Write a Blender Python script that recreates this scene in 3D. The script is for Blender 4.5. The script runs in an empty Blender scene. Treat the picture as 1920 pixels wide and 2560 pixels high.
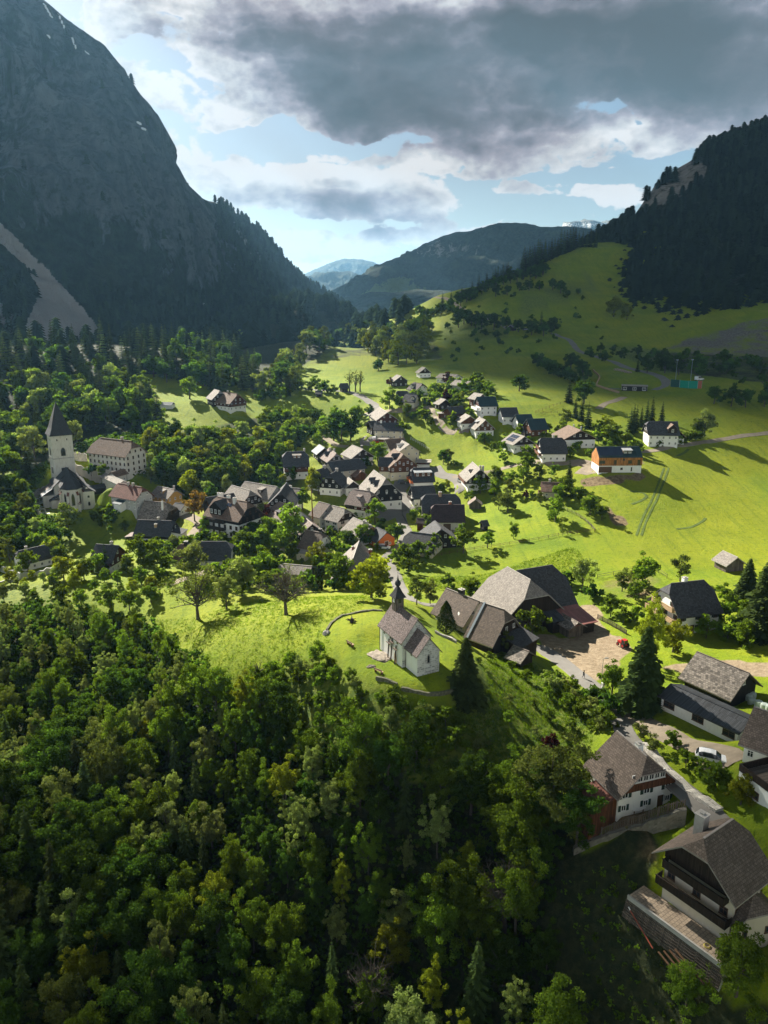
import bpy, math, random
import numpy as np
from mathutils import Vector, Matrix
R = math.radians
rnd = random.Random(7)
scene = bpy.context.scene
COL = scene.collection

# ------------------------------------------------------------------ camera
F, PITCH = 1900.0, R(15.2)
CP, SP = math.cos(PITCH), math.sin(PITCH)
cam = bpy.data.cameras.new('camera'); cam.sensor_fit = 'VERTICAL'; cam.sensor_height = 36.0
cam.lens = F / 2560 * 36; cam.clip_start = 1.0; cam.clip_end = 60000
camo = bpy.data.objects.new('camera', cam); COL.objects.link(camo)
camo.rotation_euler = (R(90) - PITCH, 0, 0); scene.camera = camo

def ray(px, py):
    u, v = (px - 960) / F, (1280 - py) / F
    return np.array([u, CP + v * SP, -SP + v * CP])
def at_y(px, py, Y):
    d = ray(px, py); return d * (Y / d[1])
def proj(x, y, z):
    """picture position (in the photograph's pixels) of world points, arrays allowed"""
    f = y * CP - z * SP; up = y * SP + z * CP
    return 960 + F * x / f, 1280 - F * up / f
def D(x, y): return x * 1920 / 1659., y * 1920 / 1659.
def crop(ox, oy, s): return lambda x, y: (ox + x / s, oy + y / s)
c1 = crop(0, 950, 2.592); c2 = crop(480, 1050, 3.19); c3 = crop(900, 850, 2.765); c4 = crop(1400, 850, 3.19)
c5 = crop(780, 1400, 2.676); c6 = crop(1320, 1350, 2.765); c7 = crop(1320, 1750, 2.765); c8 = crop(650, 1080, 2.765)
k1 = crop(60, 1000, 4.879); k2 = crop(460, 1150, 5.53); k3 = crop(640, 1080, 5.184); k4 = crop(900, 1080, 5.184)
k5 = crop(880, 1400, 5.925); k6 = crop(1160, 1380, 4.879); z3 = crop(640, 600, 2.765); z4 = crop(1200, 580, 2.304)

# ------------------------------------------------------------------ terrain from surveyed points
CTRL = [ # px, py, forward distance
 (960,2560,84),(0,2560,88),(1500,2560,76),(1920,2560,70),(-400,2560,86),(2300,2560,66),
 (300,2300,104),(960,2250,100),(1400,2300,88),(1250,2050,104),(1660,2343,80),(1900,2380,74),(1480,2140,92),
 (-300,2000,135),(200,2000,132),(600,2000,124),(960,1950,108),(1250,1860,118),
 (100,1700,172),(350,1700,162),(620,1780,139),(760,1720,134),(850,1720,128),(1080,1770,118),(1180,1760,124),(1320,1850,120),
 (1043,1690,123),(960,1640,132),(870,1560,148),(820,1600,139),(1060,1600,136),(900,1500,163),(980,1490,166),
 (600,1690,142),(560,1590,158),(715,1535,166),(495,1545,178),(450,1480,196),(300,1500,196),(100,1500,200),(-300,1500,210),
 (1110,1560,163),(1160,1600,158),(1270,1660,147),(1350,1720,136),
 (1458,1690,144),(1400,1600,164),(1500,1620,160),(1500,1540,180),(1340,1500,196),(1640,1700,142),(1560,1840,115),(1780,1898,101),
 (1560,2010,100),(1480,1930,112),(1720,2010,94),(1920,2060,86),(1660,1830,117),(1900,1800,118),
 (1720,1570,166),(1900,1600,158),(1825,1425,206),(1600,1480,192),(1900,1480,184),
 (1700,1300,248),(1860,1200,292),(1800,1100,330),(1590,1177,285),(1900,1085,336),(1480,1260,258),(1400,1390,222),(1200,1420,222),
 (1100,1425,220),(1250,1350,242),(1050,1370,236),(1180,1290,276),(1290,1180,300),(1380,1120,318),(1260,1130,326),
 (960,1400,229),(850,1440,214),(780,1480,204),(700,1400,232),(860,1330,258),(960,1280,282),(1010,1220,308),(1100,1250,296),
 (500,1350,252),(560,1260,284),(680,1230,308),(760,1180,328),(870,1150,336),(400,1250,300),(300,1330,272),(100,1420,238),(-200,1400,245),
 (150,1280,282),(60,1230,296),(300,1150,318),(420,1180,318),(200,1080,372),(100,1050,398),(-200,1100,388),(50,950,440),(250,950,450),(0,850,560),(270,860,560),
 (-300,880,540),(430,890,500),(560,1010,408),(420,1010,410),(440,1050,385),(545,960,470),(600,1090,374),(650,1030,420),
 (740,1000,432),(860,1050,408),(950,1030,402),(1000,1010,396),(1080,1030,384),(1000,1120,354),(1080,1160,336),(1220,1010,372),(1130,970,430),
 (1290,1080,346),(1400,1060,352),(880,940,545),(780,960,490),(720,905,620),(760,875,720),(950,880,640),(1050,930,500),(1200,900,530),
 (1650,1000,392),(1900,1000,376),(1700,930,452),(1560,970,436),(1900,880,545),(1700,850,600),(1500,830,640),(1400,800,680),(1250,850,600),
 (1350,720,770),(1240,760,720),(1100,765,800),(1000,790,860),(1100,735,850),(1200,718,870),(1310,670,890),(1410,632,910),(1475,605,930),(1560,605,930),
 (1520,680,850),(1440,720,790),(1900,800,600),(900,810,900),(820,800,1050),
]
cx = []; 
for a, b, Y in CTRL: cx.append(at_y(a, b, Y))
EXTRA = [(-260,60,-112),(0,30,-112),(160,20,-96),(300,60,-84),(260,200,-70),(420,300,-50),(520,450,-20),(560,600,20),(640,800,60),
 (-330,200,-98),(-380,320,-80),(-420,480,-30),(-420,620,-30),(-250,720,-70),(-60,760,-100),(-40,1000,-115),(100,1150,-60),(300,1150,10),(480,1150,40),
 (700,1200,120),(-300,1000,-90),(-600,600,0),(-800,300,-60),(-800,0,-120),(800,0,-60),(900,500,60),(-700,1200,-60),(0,1600,-125),(600,1600,20),(1100,1500,120),(-400,1800,-110),(0,-300,-125),(-600,-300,-130),(600,-300,-90)]
cx += [np.array(e, float) for e in EXTRA]
cx = np.array(cx)
def _U(r2): return np.where(r2 > 0, r2 * np.log(np.maximum(r2, 1e-9)) * .5, 0)
S = 300.0
_P = cx[:, :2] / S; _n = len(_P)
_K = _U(((_P[:, None] - _P[None]) ** 2).sum(2)) + np.eye(_n) * 2e-3
_Q = np.hstack([np.ones((_n, 1)), _P])
_A = np.block([[_K, _Q], [_Q.T, np.zeros((3, 3))]])
_w = np.linalg.solve(_A, np.concatenate([cx[:, 2], np.zeros(3)]))
def tps(x, y):
    sh = np.shape(x); q = np.stack([np.ravel(x), np.ravel(y)], 1) / S
    out = np.empty(len(q))
    for i in range(0, len(q), 8000):
        b = q[i:i + 8000]
        out[i:i + 8000] = _U(((b[:, None] - _P[None]) ** 2).sum(2)) @ _w[:_n] + _w[_n] + b @ _w[_n + 1:]
    return out.reshape(sh)
def axis(lo, hi, step, far, g=1.13):
    c = list(np.arange(lo, hi + .1, step)); s = step; a = []
    v = hi
    while v < far: s *= g; v += s; a.append(v)
    b = []; s = step; v = lo
    while v > -far: s *= g; v -= s; b.append(v)
    return np.array(b[::-1] + c + a)
GX = axis(-270, 300, 2.5, 16000); GY = axis(40, 560, 2.5, 16000)
def _noise(x, y, sc, seed, oct=3):
    r = np.random.RandomState(seed); out = 0; amp = 1
    for o in range(oct):
        for k in range(4):
            th = r.rand() * 6.28; ph = r.rand() * 6.28; fr = (1 + r.rand()) / sc
            out = out + amp * np.sin((x * math.cos(th) + y * math.sin(th)) * fr * 6.28 + ph) / 4
        sc /= 2.1; amp *= .5
    return out
_X, _Y = np.meshgrid(GX, GY)
_cl = np.clip
GZ = tps(_cl(_X, -800, 1000), _cl(_Y, -250, 1600))
_m = np.clip((_Y - 400) / 120, 0, 1) * np.clip((_X - 20) / 80, 0, 1) * np.clip((1000 - _Y) / 150, 0, 1)
GZ = GZ + _m * .75 * np.sin(GZ * .85 + 1.4 * _noise(_X, _Y, 160, 8, 2))      # old field terraces on the slopes
GZ = np.minimum(GZ, 160) + .25 * _noise(_X, _Y, 40, 3) + .12 * _noise(_X, _Y, 9, 4, 2)
def HG(x, y):
    x = np.asarray(x, float); y = np.asarray(y, float)
    i = np.clip(np.searchsorted(GX, x) - 1, 0, len(GX) - 2); j = np.clip(np.searchsorted(GY, y) - 1, 0, len(GY) - 2)
    s = (x - GX[i]) / (GX[i + 1] - GX[i]); t = (y - GY[j]) / (GY[j + 1] - GY[j])
    return (GZ[j, i] * (1 - s) * (1 - t) + GZ[j, i + 1] * s * (1 - t) + GZ[j + 1, i] * (1 - s) * t + GZ[j + 1, i + 1] * s * t)
_T = np.concatenate([np.arange(30, 700, .5), np.arange(700, 2500, 3.0)])
def hit(px, py, h=0.0):
    """where the line of sight through a point of the photograph meets the ground raised by h"""
    d = ray(px, py); d = d / d[1]
    g = d[2] * _T - HG(d[0] * _T, _T) - h
    k = np.where(g < 0)[0]
    if len(k) == 0: t = 900.0
    else:
        k = k[0]
        if k == 0: t = _T[0]
        else: t = _T[k - 1] + (_T[k] - _T[k - 1]) * g[k - 1] / (g[k - 1] - g[k])
    return Vector((d[0] * t, t, d[2] * t))
def pad(x, y, r, z=None, soft=4.0):
    """level the ground round a point"""
    global GZ
    d = np.hypot(_X - x, _Y - y); w = np.clip((r + soft - d) / soft, 0, 1); w = w * w * (3 - 2 * w)
    z = HG(x, y) if z is None else z
    GZ = GZ * (1 - w) + z * w

def inpoly(px, py, poly):
    px = np.asarray(px); py = np.asarray(py); c = np.zeros(px.shape, bool); n = len(poly)
    for i in range(n):
        x1, y1 = poly[i]; x2, y2 = poly[(i + 1) % n]
        if y1 == y2: continue
        m = ((y1 > py) != (y2 > py)) & (px < (x2 - x1) * (py - y1) / (y2 - y1) + x1); c ^= m
    return c

# ------------------------------------------------------------------ object helpers
def link(name, me, parent=None, loc=None, rz=None):
    o = bpy.data.objects.new(name, me); COL.objects.link(o)
    if parent: o.parent = parent
    if loc is not None: o.location = loc
    if rz is not None: o.rotation_euler = (0, 0, rz)
    return o
def tag(o, label=None, cat=None, group=None, kind=None):
    if label: o['label'] = label
    if cat: o['category'] = cat
    if group: o['group'] = group
    if kind: o['kind'] = kind
    return o
def thing(name, label, cat, loc, rz=0, group=None):
    return tag(link(name, None, None, loc, rz), label, cat, group)

class MB:
    """collects faces with a material slot and metre-scaled UVs"""
    def __init__(s): s.v = []; s.f = []; s.m = []; s.uv = []
    def poly(s, pts, mat=0, uv=None):
        b = len(s.v); s.v += [tuple(p) for p in pts]; s.f.append(tuple(range(b, b + len(pts)))); s.m.append(mat)
        if uv is None:
            p = [Vector(q) for q in pts]; n = Vector((0, 0, 0))
            for i in range(len(p)): n += p[i].cross(p[(i + 1) % len(p)])
            n = n.normalized() if n.length > 1e-12 else Vector((0, 0, 1))
            e = Vector((0, 0, 1)).cross(n)
            e = Vector((1, 0, 0)) if e.length < .05 else e.normalized()
            w = n.cross(e); uv = [(q.dot(e), q.dot(w)) for q in p]
        s.uv.append(uv)
    def box(s, x0, x1, y0, y1, z0, z1, mat=0, M=None):
        c = [(x0,y0,z0),(x1,y0,z0),(x1,y1,z0),(x0,y1,z0),(x0,y0,z1),(x1,y0,z1),(x1,y1,z1),(x0,y1,z1)]
        if M is not None: c = [tuple(M @ Vector(q)) for q in c]
        for f in ((0,3,2,1),(4,5,6,7),(0,1,5,4),(1,2,6,5),(2,3,7,6),(3,0,4,7)): s.poly([c[i] for i in f], mat)
    def slab(s, pts, t, mat=0, mat2=None):
        """a sheet given by its top outline, thickened downwards"""
        n = len(pts); lo = [(p[0], p[1], p[2] - t) for p in pts]; m2 = mat if mat2 is None else mat2
        s.poly(pts, mat); s.poly(lo[::-1], m2)
        for i in range(n):
            j = (i + 1) % n; s.poly([lo[i], lo[j], pts[j], pts[i]], m2)
    def tube(s, a, b, r0, r1, n=6, mat=0, cap=True):
        a = Vector(a); b = Vector(b); d = (b - a)
        if d.length < 1e-6: return
        d.normalize(); u = d.orthogonal().normalized(); w = d.cross(u)
        A = [a + (u * math.cos(6.2832 * i / n) + w * math.sin(6.2832 * i / n)) * r0 for i in range(n)]
        B = [b + (u * math.cos(6.2832 * i / n) + w * math.sin(6.2832 * i / n)) * r1 for i in range(n)]
        for i in range(n):
            j = (i + 1) % n; s.poly([A[i], A[j], B[j], B[i]], mat, [(0,0),(1,0),(1,1),(0,1)])
        if cap: s.poly(B, mat); s.poly(A[::-1], mat)
    def lathe(s, prof, n=12, mat=0, c=(0,0,0), sq=False):
        off = math.pi / 4 if sq else 0
        rings = [[(c[0] + r * math.cos(6.28318 * i / n + off), c[1] + r * math.sin(6.28318 * i / n + off), c[2] + z) for i in range(n)] for r, z in prof]
        for a, b in zip(rings, rings[1:]):
            for i in range(n):
                j = (i + 1) % n; s.poly([a[i], a[j], b[j], b[i]], mat)
        s.poly(rings[-1], mat); s.poly(rings[0][::-1], mat)
    def mesh(s, name, mats):
        me = bpy.data.meshes.new(name); me.from_pydata(s.v, [], s.f)
        for m in mats: me.materials.append(m)
        me.polygons.foreach_set('material_index', s.m)
        l = me.uv_layers.new(name='UVMap'); flat = [c for u in s.uv for p in u for c in p]
        l.data.foreach_set('uv', flat); me.update(); return me
    def obj(s, name, mats, parent=None, loc=None, rz=None, smooth=False):
        if not isinstance(mats, (list, tuple)): mats = [mats]
        me = s.mesh(name, mats)
        if smooth: me.shade_smooth()
        return link(name, me, parent, loc, rz)

# ------------------------------------------------------------------ material helpers
class NT:
    def __init__(s, nt): s.t = nt
    def n(s, ty, **kw):
        nd = s.t.nodes.new(ty)
        for k, v in kw.items():
            if k.startswith('i_'):
                key = k[2:]; key = int(key) if key.isdigit() else key.replace('_', ' ')
                sock = nd.inputs[key]
                if hasattr(v, 'is_linked'): s.t.links.new(v, sock)
                else: sock.default_value = v
            else: setattr(nd, k, v)
        return nd
    def math(s, op, a, b=0.0, c=0.0, clamp=False):
        nd = s.t.nodes.new('ShaderNodeMath'); nd.operation = op; nd.use_clamp = clamp
        for i, v in enumerate((a, b, c)):
            if hasattr(v, 'is_linked'): s.t.links.new(v, nd.inputs[i])
            else: nd.inputs[i].default_value = v
        return nd.outputs[0]
    def vmath(s, op, a, b=(0,0,0)):
        nd = s.t.nodes.new('ShaderNodeVectorMath'); nd.operation = op
        for i, v in enumerate((a, b)):
            if hasattr(v, 'is_linked'): s.t.links.new(v, nd.inputs[i])
            elif nd.inputs[i].type == 'VECTOR': nd.inputs[i].default_value = v
        return nd.outputs['Value'] if op in ('LENGTH', 'DOT_PRODUCT', 'DISTANCE') else nd.outputs[0]
    def ramp(s, f, stops, interp='LINEAR'):
        nd = s.t.nodes.new('ShaderNodeValToRGB'); s.t.links.new(f, nd.inputs[0]); e = nd.color_ramp.elements
        nd.color_ramp.interpolation = interp
        while len(e) < len(stops): e.new(.5)
        for i, (p, c) in enumerate(stops): e[i].position = p; e[i].color = (*c, 1) if len(c) == 3 else c
        return nd.outputs[0]
    def mix(s, f, a, b, mode='MIX'):
        nd = s.t.nodes.new('ShaderNodeMix'); nd.data_type = 'RGBA'; nd.blend_type = mode
        for k, v in ((0, f), (6, a), (7, b)):
            if hasattr(v, 'is_linked'): s.t.links.new(v, nd.inputs[k])
            else: nd.inputs[k].default_value = v if k == 0 else ((*v, 1) if len(v) == 3 else v)
        return nd.outputs[2]
    def noise(s, vec, scale, detail=4, rough=.55, dist=0.0, out=0):
        nd = s.t.nodes.new('ShaderNodeTexNoise'); s.t.links.new(vec, nd.inputs['Vector'])
        nd.inputs['Scale'].default_value = scale; nd.inputs['Detail'].default_value = detail
        nd.inputs['Roughness'].default_value = rough; nd.inputs['Distortion'].default_value = dist
        return nd.outputs[out]
    def link(s, a, b): s.t.links.new(a, b)
    def smooth(s, v, lo, hi):
        nd = s.t.nodes.new('ShaderNodeMapRange'); nd.interpolation_type = 'SMOOTHSTEP'; nd.clamp = True
        s.t.links.new(v, nd.inputs[0]); nd.inputs[1].default_value = lo; nd.inputs[2].default_value = hi
        return nd.outputs[0]
MATS = {}
def material(name):
    m = bpy.data.materials.new(name); m.use_nodes = True; t = NT(m.node_tree); MATS[name] = m
    return m, t, t.t.nodes['Principled BSDF']
def bump(t, b, h, strength=.5, dist=.1):
    nd = t.n('ShaderNodeBump', i_Strength=strength, i_Distance=dist, i_Height=h); t.link(nd.outputs[0], b.inputs['Normal'])
def simple(name, col, rough=.8, var=.25, scale=1.5, metal=0.0, spec=.3):
    m, t, b = material(name)
    tc = t.n('ShaderNodeTexCoord'); nz = t.noise(tc.outputs['Object'], scale, 5, .65)
    lo = tuple(c * (1 - var) for c in col); hi = tuple(min(1, c * (1 + var)) for c in col)
    t.link(t.ramp(nz, [(.3, lo), (.7, hi)]), b.inputs['Base Color'])
    b.inputs['Roughness'].default_value = rough; b.inputs['Metallic'].default_value = metal
    b.inputs['Specular IOR Level'].default_value = spec
    return m
from mathutils import noise as MN
# ------------------------------------------------------------------ light
SUN_AZ, SUN_EL = R(-33), R(31)
sd = bpy.data.lights.new('sun', 'SUN'); sd.energy = 5.0; sd.angle = R(.53); sd.color = (1, .93, .80)
so = bpy.data.objects.new('sun', sd); COL.objects.link(so)
SUNDIR = Vector((math.sin(SUN_AZ) * math.cos(SUN_EL), math.cos(SUN_AZ) * math.cos(SUN_EL), math.sin(SUN_EL)))
so.rotation_euler = SUNDIR.to_track_quat('Z', 'Y').to_euler()
vs = scene.view_settings; vs.view_transform = 'Standard'; vs.look = 'None'; vs.gamma = 1; vs.use_curve_mapping = False
EXPO = 1.8; vs.exposure = EXPO

world = bpy.data.worlds.new('World'); scene.world = world; world.use_nodes = True
def azel(dx, dy):
    d = ray(*D(dx, dy)); return math.degrees(math.atan2(d[0], d[1])), math.degrees(math.atan2(d[2], math.hypot(d[0], d[1])))
def build_sky():
    nt = world.node_tree; t = NT(nt); bg = nt.nodes['Background']
    sky = t.n('ShaderNodeTexSky', sky_type='NISHITA', sun_disc=False, sun_elevation=SUN_EL, sun_rotation=SUN_AZ % (2 * math.pi), air_density=1.0, dust_density=1.2, ozone_density=1.5, altitude=800)
    tc = t.n('ShaderNodeTexCoord'); sx = t.n('ShaderNodeSeparateXYZ'); t.link(tc.outputs['Generated'], sx.inputs[0])
    X, Y, Z = sx.outputs
    a = t.math('MULTIPLY', t.math('ARCTAN2', X, Y), 57.2958); e = t.math('MULTIPLY', t.math('ARCSINE', Z), 57.2958)
    # cloud banks: (centre and half-size in the sky, weight) ; heavy = thick enough to look dark from below
    banks = [ # disp px centre, half sizes, weight
        (780,10,560,60,.75),(1300,0,460,60,.7),(900,170,430,120,.95),(1250,90,330,130,.8),(1500,150,260,150,.9),(620,80,330,110,.5),(330,130,180,130,.42),(1640,60,260,160,.55),(800,210,190,70,.35),
        (1060,290,230,48,.62),(1000,345,170,34,.42),(1180,350,140,30,.34),(1350,300,140,40,.36),(500,245,110,34,.34),(470,275,90,20,.2),
        (560,395,200,55,.55),(760,405,180,60,.62),(640,440,140,30,.3),(860,440,110,40,.3),(460,350,80,40,.33),(880,450,130,45,.42),(690,330,70,14,.34),
        (1230,410,130,24,.42),(1370,430,80,36,.42),(1120,400,50,14,.25),
        (650,470,90,24,.25),(800,520,260,26,.40),(980,500,120,30,.3),(660,545,140,24,.36),(860,560,160,18,.3),(300,330,120,60,.3)]
    holes = [(560,300,120,26,-.55),(1250,385,90,26,-.3),(830,310,80,18,-.25),(1110,455,220,30,-.3),(1225,262,30,20,-.12),(700,490,200,14,-.1),(1090,130,70,60,-.5),(1560,60,120,50,-.45),(400,110,140,80,-.4),(1000,30,90,40,-.5),(1330,230,120,30,-.22),(560,120,60,60,-.25),(1400,110,60,50,-.3)]
    def make(name, oct_, fine):
        g = bpy.data.node_groups.new(name, 'ShaderNodeTree'); gt = NT(g)
        g.interface.new_socket('a', in_out='INPUT', socket_type='NodeSocketFloat'); g.interface.new_socket('e', in_out='INPUT', socket_type='NodeSocketFloat')
        g.interface.new_socket('f', in_out='OUTPUT', socket_type='NodeSocketFloat')
        gi = g.nodes.new('NodeGroupInput'); go = g.nodes.new('NodeGroupOutput')
        def nz(vec, scale, detail, rough, out):
            nd = gt.n('ShaderNodeTexNoise', noise_dimensions='2D', i_Scale=scale, i_Detail=detail, i_Roughness=rough); gt.link(vec, nd.inputs['Vector']); return nd.outputs[out]
        cv = gt.n('ShaderNodeCombineXYZ'); gt.link(gt.math('MULTIPLY', gi.outputs[0], .1), cv.inputs[0]); gt.link(gt.math('MULTIPLY', gi.outputs[1], .16), cv.inputs[1])
        w = nz(cv.outputs[0], 1.3, 4, .6, 1); w2 = gt.vmath('SUBTRACT', w, (.5, .5, .5))
        ws = gt.n('ShaderNodeSeparateXYZ'); gt.link(w2, ws.inputs[0])
        aw = gt.math('MULTIPLY_ADD', ws.outputs[0], 6.0, gi.outputs[0]); ew = gt.math('MULTIPLY_ADD', ws.outputs[1], 3.0, gi.outputs[1])
        f = None
        for (x, y, rx, ry, wt) in banks + holes:
            A, E = azel(x, y); A2 = azel(x + rx, y)[0] - A; E2 = E - azel(x, y + ry)[1]
            dx = gt.math('MULTIPLY_ADD', aw, 1 / A2, -A / A2); dy = gt.math('MULTIPLY_ADD', ew, 1 / E2, -E / E2)
            r2 = gt.math('MULTIPLY_ADD', dy, dy, gt.math('MULTIPLY', dx, dx))
            v = gt.math('SUBTRACT', 1.35, r2, clamp=True)
            f = gt.math('MULTIPLY', v, wt) if f is None else gt.math('MULTIPLY_ADD', v, wt, f)
        hi = gt.smooth(gi.outputs[1], 17, 30); far = gt.smooth(gt.math('ABSOLUTE', gi.outputs[0]), 32, 60)
        f = gt.math('MULTIPLY_ADD', gt.math('MAXIMUM', hi, far), 1.6, f)
        f = gt.math('MULTIPLY_ADD', gt.math('SUBTRACT', nz(cv.outputs[0], 2.6, oct_, .62, 0), .5), 1.15 if fine else 1.7, f)
        if fine:
            vo = gt.n('ShaderNodeTexVoronoi', voronoi_dimensions='2D', feature='F1', i_Scale=5.0)
            gt.link(gt.vmath('ADD', cv.outputs[0], gt.vmath('MULTIPLY', w2, (.7, .7, .7))), vo.inputs['Vector'])
            f = gt.math('MULTIPLY_ADD', gt.math('SUBTRACT', .45, vo.outputs['Distance']), .34, f)
            vo = gt.n('ShaderNodeTexVoronoi', voronoi_dimensions='2D', feature='F1', i_Scale=13.0); gt.link(gt.vmath('ADD', cv.outputs[0], gt.vmath('MULTIPLY', w2, (.5, .5, .5))), vo.inputs['Vector'])
            f = gt.math('MULTIPLY_ADD', gt.math('SUBTRACT', .45, vo.outputs['Distance']), .20, f)
        gt.link(f, go.inputs[0]); return g
    def field(g, aa, ee):
        nd = nt.nodes.new('ShaderNodeGroup'); nd.node_tree = g; t.link(aa, nd.inputs[0]); t.link(ee, nd.inputs[1]); return nd.outputs[0]
    f0 = field(make('cloud field', 9, True), a, e)
    f1 = field(make('cloud bulk', 6, False), t.math('ADD', a, -1.1), t.math('ADD', e, 1.6))      # towards the sun: how much cloud stands in the way
    cov = t.smooth(f0, .17, .33)
    thick = t.math('MULTIPLY_ADD', f1, .55, t.math('MULTIPLY', f0, .45))
    thick = t.math('MULTIPLY', thick, t.math('MULTIPLY_ADD', t.smooth(e, 7.5, 12.5), .18, .82))
    k = 10 / (2 ** EXPO)
    def c(r, gg, b): return tuple(((v / 12.92) if v < .04045 else ((v + .055) / 1.055) ** 2.4) * k for v in (r, gg, b))
    stops = SKY_STOPS
    rampn = t.ramp(t.math('MULTIPLY_ADD', thick, .5, .1, clamp=True), [(p, tuple(((q + .055) / 1.055) ** 2.4 for q in cc)) for p, cc in stops])
    cl = t.mix(1, rampn, (k, k, k), 'MULTIPLY')
    skyc = t.mix(1, sky.outputs[0], SKY_TINT, 'MULTIPLY')
    hz = t.smooth(e, 14, -2)
    skyc = t.mix(t.math('MULTIPLY', hz, .10), skyc, c(.86, .90, .92))
    # broken, front-lit cloud fills the sky on the far side, away from the sun
    back = t.math('MULTIPLY', t.smooth(t.math('ABSOLUTE', a), 75, 125), t.math('MULTIPLY', t.smooth(e, -4, 4), t.smooth(e, 40, 20)))
    t.link(t.mix(t.math('MULTIPLY', back, .9), t.mix(cov, skyc, cl), tuple(v * k for v in SKY_BACK)), bg.inputs[0]); bg.inputs[1].default_value = .1
    world.cycles.sampling_method = 'MANUAL'; world.cycles.sample_map_resolution = 256
SKY_BACK = (1.2, 1.22, 1.26)
SKY_TINT = (.27, .27, .25)
SKY_STOPS = [(.10, (.95,.95,.95)), (.26, (.94,.94,.94)), (.36, (.82,.83,.84)), (.46, (.68,.67,.71)), (.58, (.52,.52,.56)), (.70, (.42,.43,.455)), (.9, (.335,.36,.375))]
build_sky()

# ------------------------------------------------------------------ mountains: sheets lofted from a foot line to a crest line
def loft(name, cols, nu, nv, prof, amp, seed, attrs, mat, back=(0, 450, -380), sink=25, fine=1.0, below=True):
    B = np.array([at_y(*D(c[3], c[4]), c[5]) for c in cols]); C = np.array([at_y(*D(c[0], c[1]), c[2]) for c in cols])
    s = np.linspace(0, len(cols) - 1, nu); i = np.clip(s.astype(int), 0, len(cols) - 2); fr = (s - i)[:, None]
    b = B[i] * (1 - fr) + B[i + 1] * fr; c = C[i] * (1 - fr) + C[i + 1] * fr
    if below: b[:, 2] -= sink
    nb = 8; tt = np.concatenate([np.linspace(0, 1, nv), 1 + np.linspace(0, 1, nb + 1)[1:]])
    V = np.zeros((len(tt), nu, 3)); vt = np.zeros((len(tt), nu))
    for j, t in enumerate(tt):
        if t <= 1:
            ph, pz = prof(t); V[j, :, :2] = b[:, :2] + (c - b)[:, :2] * ph; V[j, :, 2] = b[:, 2] + (c - b)[:, 2] * pz
        else:
            q = t - 1; V[j] = c + np.array(back) * np.array([q, q, q ** 1.3])
        vt[j] = t
    du = np.gradient(V, axis=1); dv = np.gradient(V, axis=0); N = np.cross(du, dv); N /= np.maximum(np.linalg.norm(N, axis=2), 1e-9)[..., None]
    if N[nv // 2, nu // 2, 1] > 0: N = -N
    nz = np.zeros(vt.shape)
    for j in range(len(tt)):
        for k in range(nu):
            p = V[j, k]; q = Vector((p[0] / 260 + seed, p[1] / 260, p[2] / 420))
            nz[j, k] = MN.ridged_multi_fractal(q, .9, 2.1, 7, 1.0, 2.0) - 1.1 + .5 * MN.noise(q * .6)
    w = amp * np.clip(np.minimum(vt * 4, 1), 0, 1) * np.where(vt > 1, 1, np.clip((1.0 - vt) * 7, .22, 1))
    V = V + N * (nz * w)[..., None]
    me = bpy.data.meshes.new(name); H, W = vt.shape
    idx = np.arange(H * W).reshape(H, W); q = np.stack([idx[:-1, :-1], idx[:-1, 1:], idx[1:, 1:], idx[1:, :-1]], -1).reshape(-1, 4)
    me.from_pydata(V.reshape(-1, 3).tolist(), [], q.tolist()); me.materials.append(mat); me.shade_smooth()
    px, py = proj(V[..., 0], V[..., 1], V[..., 2])
    for an, fn in attrs.items():
        at = me.attributes.new(an, 'FLOAT', 'POINT'); at.data.foreach_set('value', np.ravel(fn(px * 1659 / 1920, py * 1659 / 1920, vt, V, nz)).astype(np.float32))
    me.update(); o = link(name, me); tag(o, kind='structure')
    return o, V, vt, px * 1659 / 1920, py * 1659 / 1920, nz
def fbm(V, sc, seed, octv=5):
    out = np.zeros(V.shape[:2])
    for j in range(V.shape[0]):
        for k in range(V.shape[1]):
            p = V[j, k]; out[j, k] = MN.fractal(Vector((p[0] / sc + seed, p[1] / sc, p[2] / sc)), .8, 2.0, octv)
    return out
def blur(m, n=1):
    m = m.astype(float)
    for _ in range(n):
        p = np.pad(m, 1, 'edge'); m = (p[:-2, 1:-1] + p[2:, 1:-1] + p[1:-1, :-2] + p[1:-1, 2:] + 4 * p[1:-1, 1:-1]) / 8
    return m

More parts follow.
